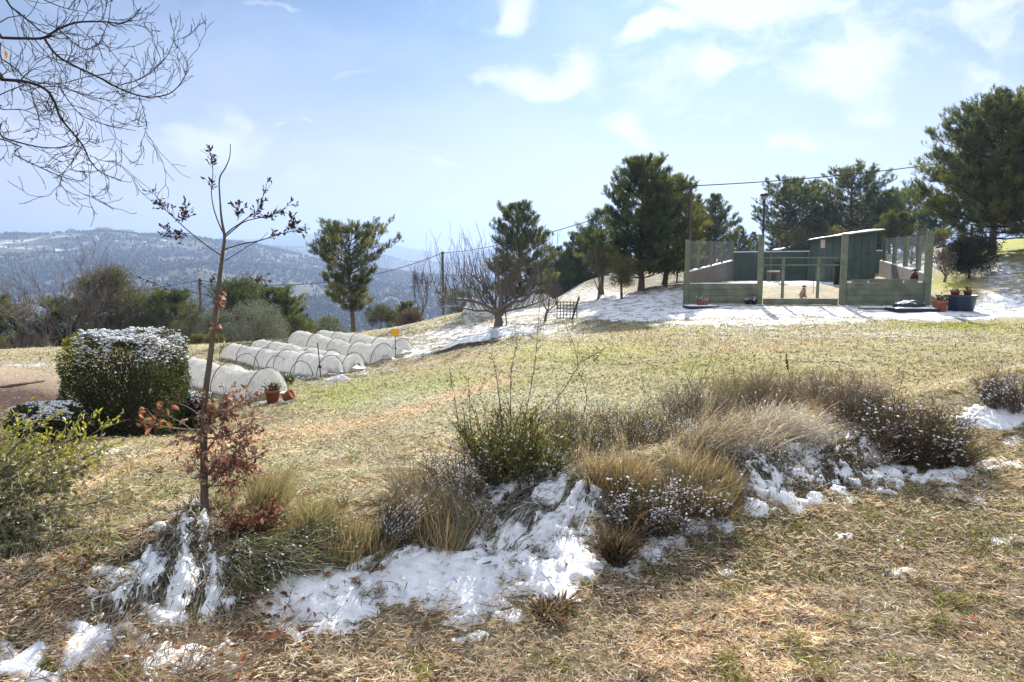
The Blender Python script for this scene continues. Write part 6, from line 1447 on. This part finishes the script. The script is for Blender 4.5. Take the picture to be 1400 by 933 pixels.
tuft('wispy_grass', 440, 720, 62, 52, 'wispy olive grass between the sapling and the golden grass', 306, n=1500, cols=[(.28,.26,.12),(.2,.2,.09),(.36,.30,.15)], w=.0028, spread=.6, lean=(.2, 0), droop=.25, seeds=120)
bush('brown_leaved_shrub', 345, 725, 48, 50, 'low reddish brown leafy shrub at the right of the sapling foot', 307, nst=40, ntw=260, nlf=420, leaf=(.032,.016), lcols=[(.22,.12,.08),(.34,.22,.16),(.15,.09,.065)], lm='dryleaf', tcol=(.10,.075,.055), spread=1.0)
tuft('dead_grass_heap', 190, 905, 110, 62, 'tangle of long dead straw lying over the bottom left snow', 308, n=1500, cols=[(.50,.43,.31),(.36,.29,.20),(.22,.16,.11)], w=.0035, spread=1.4, lean=(.6, .1), droop=.45, ry=.3, snow=120)
bush('dead_stalks', 230, 930, 120, 120, 'long bare pale stalks crossing at the bottom left corner', 309, nst=34, ntw=110, nlf=60, leaf=(.02,.008), lcols=[(.4,.3,.2)], tcol=(.36,.29,.22), spread=1.9, lean=(.5, .1), r0=.0028, wob=.10)
# -- middle group
tuft('golden_grass', 480, 762, 52, 66, 'yellow green upright grass left of the snowy stub', 320, n=1900, cols=GOLD + OLV[:1], w=.0034, spread=.35, lean=(.1, .05), droop=.12)
tuft('golden_grass', 596, 745, 50, 78, 'tall golden grass right behind the snowy stub', 321, n=2300, cols=GOLD + STRAW[:1], w=.0036, spread=.35, lean=(.05, .1), droop=.15)
tuft('snowy_stub', 520, 748, 15, 74, 'dark leaning stub of grass with its left side plastered with snow', 322, n=1100, cols=DKB + GRYG[:1], w=.007, spread=.12, lean=(.55, .1), droop=.05, snow=1500, snsz=(.004,.010), ry=.05, cat='plant', group='plants of the snowy bank')
tuft('wispy_grass', 575, 690, 56, 74, 'thin grey brown grass on the left flank of the green bush', 323, n=1500, cols=GRYG + [(.3,.24,.15)], w=.0028, spread=.45, lean=(-.1, .05), droop=.2, seeds=200)
bush('twiggy_weed', 630, 690, 48, 104, 'brown twiggy weed leaning out of the left side of the green bush', 324, nst=45, ntw=420, nlf=900, leaf=(.014,.006), lcols=[(.16,.14,.08),(.10,.09,.05),(.22,.19,.11)], tcol=(.16,.125,.09), snow=220, spread=.6, lean=(-.15, 0), snsz=(.006,.012))
bush('green_bush', 705, 668, 80, 140, 'densest green bush of the bank, long thin shoots rising above it', 325, nst=110, ntw=1500, nlf=11000, leaf=(.016,.009), lcols=[(.11,.135,.04),(.16,.185,.055),(.24,.24,.085),(.07,.085,.03)], tcol=(.09,.075,.05), snow=120, spread=.62, snsz=(.008,.016), twl=.26)
def shoots(pxy, paths, label, seed, name='tall_shoots', nl=60, r=.0035, tcol=(.10,.075,.055), lc=((.13,.14,.05), (.2,.16,.08)), cat='shrub'):
    global rng
    keep = rng; rng = np.random.default_rng(seed); p = G(*pxy); t = Thing(name, p, label, cat, 'plants of the snowy bank'); mb = MB(); lf = MB()
    for P in paths:
        Q = spline([at(a, b, p[1] + .25 * math.sin(a)) for a, b in P], 14); rr = np.linspace(r, r * .35, 14); mb.tube(Q, rr, 5, tcol, cap=False)
        S = Q[None]; m = 26; q, d = pick(S, m, .15, 1.0); D = nz(d * .6 + nz(rng.normal(size=(m, 3)))); T = twigpath(q, D, rng.uniform(.03, .13, m), 4, .1, .02); mb.tubes(T, r * .32, jcol(tcol, m))
        q, a = pick(T, nl, .1, 1.0); lf.leaves(q, nz(a + rng.normal(size=(nl, 3)) * .8), nz(rng.normal(size=(nl, 3))), rng.uniform(.008, .018, nl), .006, mixcols(lc, [1] * len(lc), nl, .2))
    t.part(mb, 'stems', M['bark']); t.part(lf, 'leaves', M['leaf']); rng = keep; return t
shoots((700, 655), [[(705,640),(720,560),(731,500),(736,440),(740,400)], [(715,640),(740,570),(762,545),(785,510),(790,498),(784,470),(772,443)], [(790,498),(806,488),(824,480)], [(690,640),(684,560),(678,510),(671,483)], [(700,640),(698,540),(700,500),(708,470)],
    [(660,650),(645,590),(642,545),(640,515)], [(650,650),(630,600),(622,545),(616,520)], [(672,640),(668,590),(655,530)], [(760,640),(800,560),(796,520),(792,510)]], 'tall thorny shoots rising out of the green bush, two forked ones highest', 331)
tuft('bleached_grass', 645, 735, 36, 88, 'frosty pale grass standing between golden grass and the grey fan', 328, n=1800, cols=GRYG + [(.42,.38,.28)], w=.003, spread=.45, lean=(-.35, 0), droop=.2, snow=450, snsz=(.004,.008), seeds=250)
tuft('dead_leaf_clump', 748, 832, 34, 34, 'brown dead leaves sticking out at the notch in the middle snow', 329, n=700, cols=DKB + [(.3,.22,.14)], w=.009, spread=1.2, lean=(.2, -.2), droop=.35, ry=.12)
tuft('golden_grass', 850, 672, 62, 62, 'orange gold grass right of the big grey fan', 340, n=2300, cols=GOLD + [(.42,.27,.12)], w=.0034, spread=.5, lean=(.1, 0), droop=.2)
tuft('golden_grass', 965, 660, 55, 56, 'golden grass patch in front of the pale arching grass', 341, n=2000, cols=GOLD, w=.0034, spread=.5, lean=(.1, 0), droop=.22)
tuft('dark_tuft', 838, 768, 20, 92, 'nearly black drooping tuft at the right end of the grey fan', 342, n=1300, cols=DKB + [(.05,.045,.03)], w=.006, spread=.45, lean=(.1, -.2), droop=.35, ry=.08)
bush('heath_bush', 890, 728, 66, 84, 'low dark brown bush with a cap of snow in front of the golden grass', 343, nst=140, ntw=2000, nlf=13000, leaf=(.014,.004), lcols=DKB + [(.10,.10,.045)], tcol=(.09,.065,.045), snow=600, spread=1.0, snlo=.7, twl=.3, r0=.003, snsz=(.006,.015))
tuft('dark_tuft', 960, 700, 35, 66, 'dark leafy tuft right of the low snow capped bush', 344, n=1500, cols=DKB + GOLD[2:], w=.006, spread=.7, lean=(.1, -.2), droop=.3, snow=260)
bush('thorny_bush', 868, 608, 75, 78, 'open thorny bush dotted with snow, right of the green bush', 345, nst=70, ntw=900, nlf=2600, leaf=(.013,.007), lcols=OLV + [(.3,.22,.12)], tcol=(.16,.13,.10), snow=300, spread=.9, snsz=(.006,.014))
bush('thorny_bush', 800, 628, 60, 100, 'olive thorny bush touching the right side of the green bush', 346, nst=60, ntw=800, nlf=3000, leaf=(.013,.007), lcols=OLV, tcol=(.14,.12,.08), snow=260, spread=.7, snsz=(.006,.012))
bush('thorny_bush', 945, 590, 66, 92, 'grey thorny bush left of the pale arching grass', 347, nst=70, ntw=900, nlf=1800, leaf=(.013,.006), lcols=OLV + GRYG[:1], tcol=(.17,.14,.11), snow=120, spread=.8, snsz=(.006,.012))
tuft('arching_grass', 985, 614, 70, 80, 'pale straw grass arching to the upper right in long parallel blades', 348, n=1700, cols=[(.50,.43,.31),(.42,.34,.22),(.62,.57,.48),(.24,.18,.12),(.16,.12,.08)], w=.0036, spread=.6, lean=(.75, .2), droop=.3, seeds=500, snow=500, snsz=(.005,.011))
tuft('arching_grass', 1085, 596, 60, 62, 'frosted pale grass above the widest snow of the right half', 349, n=2200, cols=[(.50,.45,.36),(.42,.36,.27),(.56,.53,.48)], w=.0034, spread=.6, lean=(.4, -.1), droop=.3, snow=900, snsz=(.006,.012))
bush('twiggy_bush', 1040, 560, 52, 72, 'upright dark twiggy bush behind the arching grass, left one', 352, nst=80, ntw=1100, nlf=1600, leaf=(.012,.004), lcols=DKB + OLV[:1], tcol=(.25,.20,.14), snow=70, spread=.6, snsz=(.006,.012))
bush('twiggy_bush', 1105, 560, 50, 68, 'upright brown twiggy bush in the middle of the right group', 353, nst=80, ntw=1100, nlf=1600, leaf=(.012,.004), lcols=DKB + GRYG[:1], tcol=(.25,.20,.14), snow=110, spread=.6, snsz=(.006,.013))
bush('twiggy_bush', 1160, 572, 56, 78, 'snow dotted twiggy bush left of the big dark one', 354, nst=90, ntw=1300, nlf=2000, leaf=(.012,.005), lcols=DKB + OLV[:1], tcol=(.25,.20,.14), snow=320, spread=.6, snsz=(.007,.014))
bush('dark_round_bush', 1245, 632, 76, 104, 'biggest dark brown bush, rounded, at the right end of the bank', 355, nst=170, ntw=3000, nlf=14000, leaf=(.016,.005), lcols=DKB + [(.12,.11,.045),(.09,.085,.04)], tcol=(.085,.062,.045), snow=420, spread=.85, snlo=.8, twl=.26)
tuft('dark_tuft', 1290, 632, 34, 62, 'olive brown tuft drooping off the right side of the big dark bush', 356, n=1600, cols=DKB + OLV, w=.004, spread=.7, lean=(.35, -.1), droop=.3, snow=160)
tuft('wispy_grass', 1190, 560, 90, 60, 'thin brown grass fringe standing behind the big dark bush', 357, n=1600, cols=[(.30,.23,.14),(.2,.15,.1),(.38,.3,.18)], w=.003, spread=.5, lean=(.1, 0), droop=.2, seeds=200)
tuft('wispy_grass', 1015, 545, 90, 50, 'olive grass fringe standing behind the left dark twiggy bush', 358, n=1600, cols=[(.28,.25,.13),(.2,.18,.1)], w=.003, spread=.5, lean=(.1, 0), droop=.2, seeds=200)
bush('heath_bush', 1385, 565, 46, 72, 'brown heathery bush with snow in its lap, cut by the right edge', 359, nst=90, ntw=1300, nlf=6000, leaf=(.014,.005), lcols=[(.16,.11,.07),(.11,.08,.05),(.2,.15,.08)], tcol=(.12,.085,.06), snow=350, spread=.9)
tuft('wispy_grass', 1345, 545, 28, 55, 'brown grass at the left foot of the heathery bush by the right edge', 360, n=900, cols=[(.30,.23,.12),(.2,.15,.08)], w=.003, spread=.5, droop=.2)
shoots((930, 560), [[(930,560),(945,510),(958,478),(965,462)], [(935,555),(960,520),(972,490),(975,468)], [(1010,560),(1004,520),(1002,500)], [(1160,560),(1152,520),(1146,495)], [(1195,560),(1197,520),(1194,500)], [(1225,555),(1232,525),(1236,508)]], 'sparse bare shoots standing above the right bushes', 332, nl=14)
for i, (px, py, rp, hp, lab) in enumerate([(640, 715, 70, 62, 'tangle of thin broken grey stems left of the big grey fan'), (760, 650, 80, 62, 'tangle of snow dusted dead stems at the foot of the green bush'), (900, 665, 90, 66, 'tangle of straw coloured dead stems among the golden grass'),
        (1030, 620, 90, 74, 'tangle of frosted dead stems below the left twiggy bush'), (1150, 625, 90, 80, 'tangle of grey brown stems at the left foot of the big dark bush'), (420, 735, 70, 50, 'tangle of thin olive stems at the left end of the golden grass'), (960, 560, 110, 56, 'low grey scrub along the back edge of the bank')]):
    bush('stem_tangle', px, py, rp, hp * .8, lab, 370 + i, nst=110, ntw=700, nlf=700, leaf=(.016, .004), lcols=STRAW[:3] + GRYG, tcol=[(.30,.25,.18),(.34,.30,.24),(.42,.34,.23),(.36,.33,.28),(.26,.21,.16),(.24,.23,.12),(.26,.23,.18)][i], spread=1.7, r0=.0019, wob=.20, up=-.03, snow=[100, 300, 60, 300, 250, 0, 60][i], snsz=(.005, .012), group='tangled dead stems of the bank', twl=.45, cat='dead stems')
# dark seed head
p = G(1080, 534); t = Thing('seed_stalk', p, 'single dark brown seed head on a thin stalk above the twiggy bushes', 'dry stalk'); Yk = p[1]; mb = MB(); q = spline([p, at(1080, 515, Yk), at(1076, 500, Yk)], 6); mb.tube(q, .0035, 5, (.12, .09, .06)); t.part(mb, 'stem', M['bark'])
mb = MB(); s = np.linspace(0, 1, 40); c0 = at(1077, 505, Yk); c1 = at(1075, 484, Yk); mb.lumps(c0 + (c1 - c0) * s[:, None] + rng.normal(0, .006, (40, 3)), np.full((40, 3), .011) * (1.2 - .7 * s)[:, None], (.05, .03, .02)); t.part(mb, 'seed_head', M['bark'])
# loose weeds behind the bank, on the field
for i, (px, py, h, lab) in enumerate([(313, 480, 0, None)]): pass
bush('dead_weed', 470, 700, 12, 34, 'small dark dead weed alone on the field left of the golden grass', 361, nst=12, ntw=40, nlf=60, leaf=(.016,.006), lcols=DKB, spread=.5, cat='weed')
bush('green_weed', 396, 525, 13, 18, 'fresh green weed between the nearest tunnel and the bare hoops', 362, nst=16, ntw=60, nlf=420, leaf=(.06,.02), lcols=[(.09,.13,.04),(.13,.17,.05)], spread=.9, cat='weed')

# ------------------------------------------------------------------ sapling with marcescent leaves
def sapling():
    global rng
    keep = rng; rng = np.random.default_rng(404); b = G(281, 702); Y = b[1]; t = Thing('oak_sapling', b, 'tall slender oak sapling with clinging brown leaves in the left foreground', 'young tree')
    tr = MB(); br = MB(); lf = MB(); lu = MB(); col = (.13, .105, .08)
    trunk = [(281,712),(280,690),(279,640),(279,590),(281,540),(286,500),(291,460),(296,417),(301,375),(304,350),(307,325),(303,300),(301,276),(300,245),(308,230),(314,215),(315,197)]
    P = spline([at(a, c_, Y) for a, c_ in trunk], 50); r = np.interp(np.linspace(0, 1, 50), [0, .1, .35, .6, .75, 1], [.029, .021, .0145, .0085, .0045, .0018]); tr.tube(P, r, 9, col); t.part(tr, 'trunk', M['bark'], True)
    B = [([(303,350),(280,334),(261,319),(240,300),(224,284),(215,270),(208,263)], .0045, 1), ([(261,319),(247,320),(236,320),(228,315)], .002, 2), ([(248,305),(252,298),(253,288)], .002, 2), ([(307,322),(299,305),(292,284),(289,262),(291,239),(290,222),(287,208)], .0042, 1),
         ([(307,322),(316,314),(328,306),(340,297),(352,288),(360,268),(366,247)], .0042, 1), ([(308,324),(320,314),(333,304),(350,299),(367,296),(385,288),(399,275)], .004, 1), ([(308,341),(330,334),(352,330),(372,324),(392,318),(405,316),(421,315)], .004, 1),
         ([(307,357),(325,346),(342,335),(355,329),(366,318)], .003, 0), ([(392,318),(398,310),(400,303)], .002, 2), ([(296,408),(280,403),(266,400),(245,398),(229,396),(212,388),(196,380)], .0035, .3), ([(297,404),(291,398),(288,386)], .002, .6), ([(325,302),(326,290),(325,283)], .002, 2),
         ([(297,395),(330,390),(352,382),(368,385)], .0015, .8),
         ([(280,590),(262,588),(240,586),(215,582),(196,577),(184,574)], .007, .5), ([(262,588),(248,578),(232,570),(222,562)], .003, .8), ([(279,575),(262,560),(245,552),(230,548)], .003, .8), ([(280,610),(250,620),(225,640),(205,655)], .002, .5)]
    for pp, r_, lv in B:
        n = len(pp) * 3; oy = rng.normal(0, .10) if len(pp) > 4 else 0; Q = spline([at(a, c_, Y + oy * i / len(pp)) for i, (a, c_) in enumerate(pp)], n); br.tube(Q, np.linspace(r_, max(r_ * .3, .0012), n), 5, (.09, .07, .06) if pp[0][1] < 500 else (.24, .19, .15), cap=False)
        m = int(11 * lv * len(pp) / 3)
        if m:
            q, d = pick(Q[None], m, .45 if lv < 2 else .1, 1.0); T = twigpath(q, nz(d + nz(rng.normal(size=(m, 3))) * .8), rng.uniform(.02, .07, m), 3, .1, .03); br.tubes(T, .0012, (.08, .06, .05)); nl = int(m * 1.8)
            q, d = pick(T, nl, .2, 1.0); (lu if pp[0][1] < 420 else lf).leaves(q, nz(d + nz(rng.normal(size=(nl, 3))) * .9), nz(rng.normal(size=(nl, 3))), rng.uniform(.014, .030, nl), rng.uniform(.008, .014, nl), mixcols([(.06,.045,.04),(.10,.065,.05),(.17,.08,.05)], [3, 2, 1], nl, .2), fold=.5)
    # leafy side sprays low on the stem
    for (x0, y0, x1, y1, n_, sp_) in [(280,560,325,552,110,.08),(280,640,352,590,150,.09),(282,665,350,642,130,.10),(280,620,318,550,110,.09),(281,600,352,572,130,.09),(281,650,330,625,120,.10),(280,585,310,530,70,.08),(281,630,366,618,130,.09),(281,610,262,570,60,.08),(281,655,300,600,120,.10),(282,670,325,612,110,.09),(281,575,345,535,60,.07),(281,585,240,600,45,.12),(280,550,270,535,25,.08),(292,450,300,420,18,.04),(296,415,302,392,22,.04),(281,645,262,625,50,.1)]:
        Q = spline([at(x0, y0, Y), at((x0 + x1) / 2, (y0 + y1) / 2 + 8, Y - .03), at(x1, y1, Y + rng.normal(0, .1))], 8); br.tube(Q, np.linspace(.005, .0015, 8), 5, col, cap=False)
        m = max(6, n_ // 5); q, d = pick(Q[None], m, .2, 1.0); T = twigpath(q, nz(d * .5 + nz(rng.normal(size=(m, 3)))), sp_ * rng.uniform(.4, 1.1, m), 4, .12, .02); br.tubes(T, .0014, jcol((.2, .15, .12), m)); q, d = pick(T, n_, .2, 1.0)
        lf.leaves(q, nz(d + nz(rng.normal(size=(n_, 3))) * .9 + [0, 0, -.2]), nz(rng.normal(size=(n_, 3))), rng.uniform(.020, .040, n_), rng.uniform(.010, .019, n_), mixcols([(.32,.20,.16),(.21,.12,.09),(.48,.36,.31),(.34,.13,.07)], [3, 3, 3, .4], n_, .2), fold=.5)
    n_ = 26; q = np.array([at(a, c_, Y - .02) for a, c_ in zip(rng.uniform(185, 245, n_), rng.uniform(550, 600, n_))]); br.tubes(np.stack([q, q + rng.normal(0, .012, q.shape), at(222, 580, Y) + (q - at(222, 580, Y)) * .45], 1), .0011, (.2, .15, .12))
    lf.leaves(q, nz(rng.normal(size=(n_, 3))), nz(rng.normal(size=(n_, 3))), rng.uniform(.03, .055, n_), .026, mixcols([(.40,.20,.10),(.34,.20,.12)], [2, 1], n_, .15), fold=.4)
    t.part(br, 'branches', M['bark'], True); t.part(lu, 'upper_leaves', M['darkleaf']); t.part(lf, 'leaves', M['dryleaf']); rng = keep
sapling()

# ------------------------------------------------------------------ clipped hedges
def hedge(px, py, w_px, h, dy, label, seed, n, name='clipped_hedge', snow=4000, cols=GR, yl=None, flare=0, leaf=(.032, .016), rz=0, snowz=.62, sx_off=0, nseg=0, clear=0, topcols=None):
    global rng
    keep = rng; rng = np.random.default_rng(seed); p = G(px, py); k = p[1] / F; a = w_px * k / 2; b = dy / 2; c_ = h / 2; p = p + [0, b, 0]; p[2] = float(gz(p[0], p[1])); t = Thing(name, p, label, 'hedge', 'clipped hedges')
    d = nz(rng.normal(size=(n, 3))); e = 5.0; rad = (np.abs(d[:, 0]) ** e + np.abs(d[:, 1]) ** e + np.abs(d[:, 2]) ** e) ** (-1 / e)
    q = d * rad[:, None]; depth = np.where(rng.random(n) < .72, rng.normal(1.0, .025, n), rng.uniform(.75, 1.0, n)); q = q * depth[:, None]
    lump = 1 + (fbm(q[:, 0] * 3 + seed, q[:, 2] * 3 + q[:, 1] * 2, 4) - .5) * .26
    P = q * lump[:, None] * [a, b, c_]; P[:, 0] *= 1 - flare * (q[:, 2] < -.3) * .2
    P = P + p + [0, 0, c_ + clear]; nrm = nz(d * [1 / a, 1 / b, 1 / c_])
    A = nz(nrm * .8 + nz(rng.normal(size=(n, 3))) + [0, 0, .25]); lc = mixcols(cols, [1] * len(cols), n, .25)
    if yl is not None:
        m = np.exp(-(((q[:, 0] - yl[0]) / .35) ** 2 + ((q[:, 2] - yl[1]) / .3) ** 2)) > rng.random(n) * 1.1; lc[m] = mixcols([(.30,.30,.04),(.22,.24,.04)], [1, 1], int(m.sum()), .2)
    mb = MB(); mb.leaves(P, A, nz(rng.normal(size=(n, 3)) + nrm), leaf[0] * rng.uniform(.6, 1.2, n), leaf[1] * rng.uniform(.7, 1.2, n), lc); t.part(mb, 'foliage', M['leaf'])
    # leafless inner twigs carry the shell
    m = 500; B = p + np.stack([rng.uniform(-a, a, m) * .5, rng.uniform(-b, b, m) * .5, 0 * rng.uniform(0, 1, m)], 1); E_ = P[rng.integers(0, n, m)]; mb = MB(); mid = (B + E_) / 2 + rng.normal(0, .03, (m, 3)); mb.tubes(np.stack([B, mid, E_], 1), np.array([.010, .006, .002])[None], (.10, .08, .06)); t.part(mb, 'twigs', M['bark'])
    top = (q[:, 2] > snowz) & (nrm[:, 2] > .35) & ((yl is None) | (q[:, 0] > -.60)) & (depth > .96); ti = np.where(top)[0]; ti = rng.choice(ti, min(snow, len(ti)), replace=False); pr = np.clip((q[ti, 2] - snowz) / (1 - snowz), 0, 1); ti = ti[rng.random(len(ti)) < pr ** 1.2 + .05]
    kp = fbm(P[ti, 0] * 6, P[ti, 1] * 6 + P[ti, 2] * 5, 3) > .40; ti = ti[kp]; m = len(ti); s_ = rng.uniform(.006, .022, m); sm = MB(); sm.lumps(P[ti] + np.stack([0*s_, 0*s_, s_ * .7], 1), np.stack([s_ * rng.uniform(1, 1.8, m), s_, s_ * .5], 1), jit=.3); o = t.part(sm, 'snow', M['snow'], True); o['kind'] = 'stuff'; rng = keep; return t
HC = [(.04,.056,.02),(.058,.078,.027),(.03,.04,.016),(.09,.11,.035)]
hedge(141, 600, 138, 1.42, 1.35, 'big dark block shaped hedge with snow on its flat top', 501, 46000, yl=(-.85, .85), cols=HC, snow=15000, snowz=.45)
hedge(254, 590, 48, .52, .5, 'lower loose hedge end on the right of the big hedge', 502, 11000, cols=HC + [(.10,.12,.04)], snow=900, snowz=.3, name='low_hedge')
hedge(42, 608, 78, .46, .6, 'small low hedge dusted with snow at the left of the big hedge', 503, 11000, cols=HC + [(.12,.14,.05)], snow=6000, snowz=.1, name='low_hedge')
mb = MB()
p = G(18, 528); q = spline([G(0, 531) + [0, 0, .02], G(30, 527) + [0, 0, .03], G(60, 522) + [0, 0, .02]], 8); mb.tube(q, .03, 6); o = mb.build('edging_log', M['wood'], None, True, loc=p); tag(o, 'long thin log edging between the tan terrace and the dark soil', 'log')

# ------------------------------------------------------------------ leafy evergreen shrub at the lower left edge
def holm():
    global rng
    keep = rng; rng = np.random.default_rng(606); b = gpt(-3.05, 3.35); t = Thing('evergreen_oak_bush', b, 'glossy leaved evergreen bush with yellow green tips filling the lower left edge', 'bush'); mb = MB(); lf = MB(); sm = MB()
    ends = []
    for (px, py, Y) in [(100,600,3.9),(140,585,4.0),(60,575,4.0),(20,590,3.9),(120,640,3.7),(155,680,3.6),(90,670,3.5),(30,650,3.6),(0,640,3.6),(110,720,3.35),(60,740,3.3),(10,720,3.4),(90,790,3.2),(30,800,3.2),(70,845,3.05),(0,850,3.1),(130,775,3.2),(-30,700,3.4),(-30,780,3.3),(150,610,3.9),(-40,620,3.7),(45,620,3.8),(15,690,3.45),(-10,600,3.8),(110,690,3.4),(20,760,3.3)]: ends.append(at(px, py, Y))
    for e_ in ends:
        Q = spline([b + rng.normal(0, .08, 3) * [1, 1, 0], (b + e_) / 2 + [0, 0, .12] + rng.normal(0, .05, 3), e_], 9); mb.tube(Q, np.linspace(.012, .003, 9), 5, (.14, .12, .095), cap=False)
        m = 54; q, d = pick(Q[None], m, .40, 1.0); T = twigpath(q, nz(d * .7 + nz(rng.normal(size=(m, 3)))), rng.uniform(.06, .24, m), 4, .12, .02); mb.tubes(T, .0016, jcol((.30, .26, .21), m)); nl = 330; q, d = pick(T, nl, .1, 1.0)
        px, py = project(e_[0], e_[1], e_[2]); yel = sstep(660, 590, py) * .85; c = mixcols([(.20,.21,.10),(.30,.30,.16),(.12,.135,.06),(.50,.49,.36)], [3, 3, 2, 2], nl, .2); k = rng.random(nl) < yel; c[k] = mixcols([(.50,.48,.07),(.34,.35,.06)], [1, 1], int(k.sum()), .15)
        lf.leaves(q, nz(d + nz(rng.normal(size=(nl, 3))) * .8), nz(rng.normal(size=(nl, 3)) + [0, 0, .8]), rng.uniform(.018, .042, nl), rng.uniform(.009, .018, nl), c, fold=.3)
    t.part(mb, 'branches', M['bark'], True); t.part(lf, 'leaves', M['glossleaf']); rng = keep
M['glossleaf'] = foliage('glossy_leaf', .25, .38, .6)
holm()
sc.view_settings.view_transform = 'Standard'; sc.view_settings.look = 'None'; sc.view_settings.gamma = 1.0
sc.view_settings.exposure = EXPOSURE; sc.view_settings.use_curve_mapping = False
sc.render.engine = 'CYCLES'
c = sc.cycles
c.use_denoising = True
try: c.denoiser = 'OPENIMAGEDENOISE'
except Exception: pass
c.max_bounces = 7; c.diffuse_bounces = 3; c.glossy_bounces = 2; c.transmission_bounces = 4; c.transparent_max_bounces = 8; c.volume_bounces = 0
c.use_adaptive_sampling = True; c.adaptive_threshold = .015
c.sample_clamp_indirect = 6.0; c.caustics_reflective = False; c.caustics_refractive = False
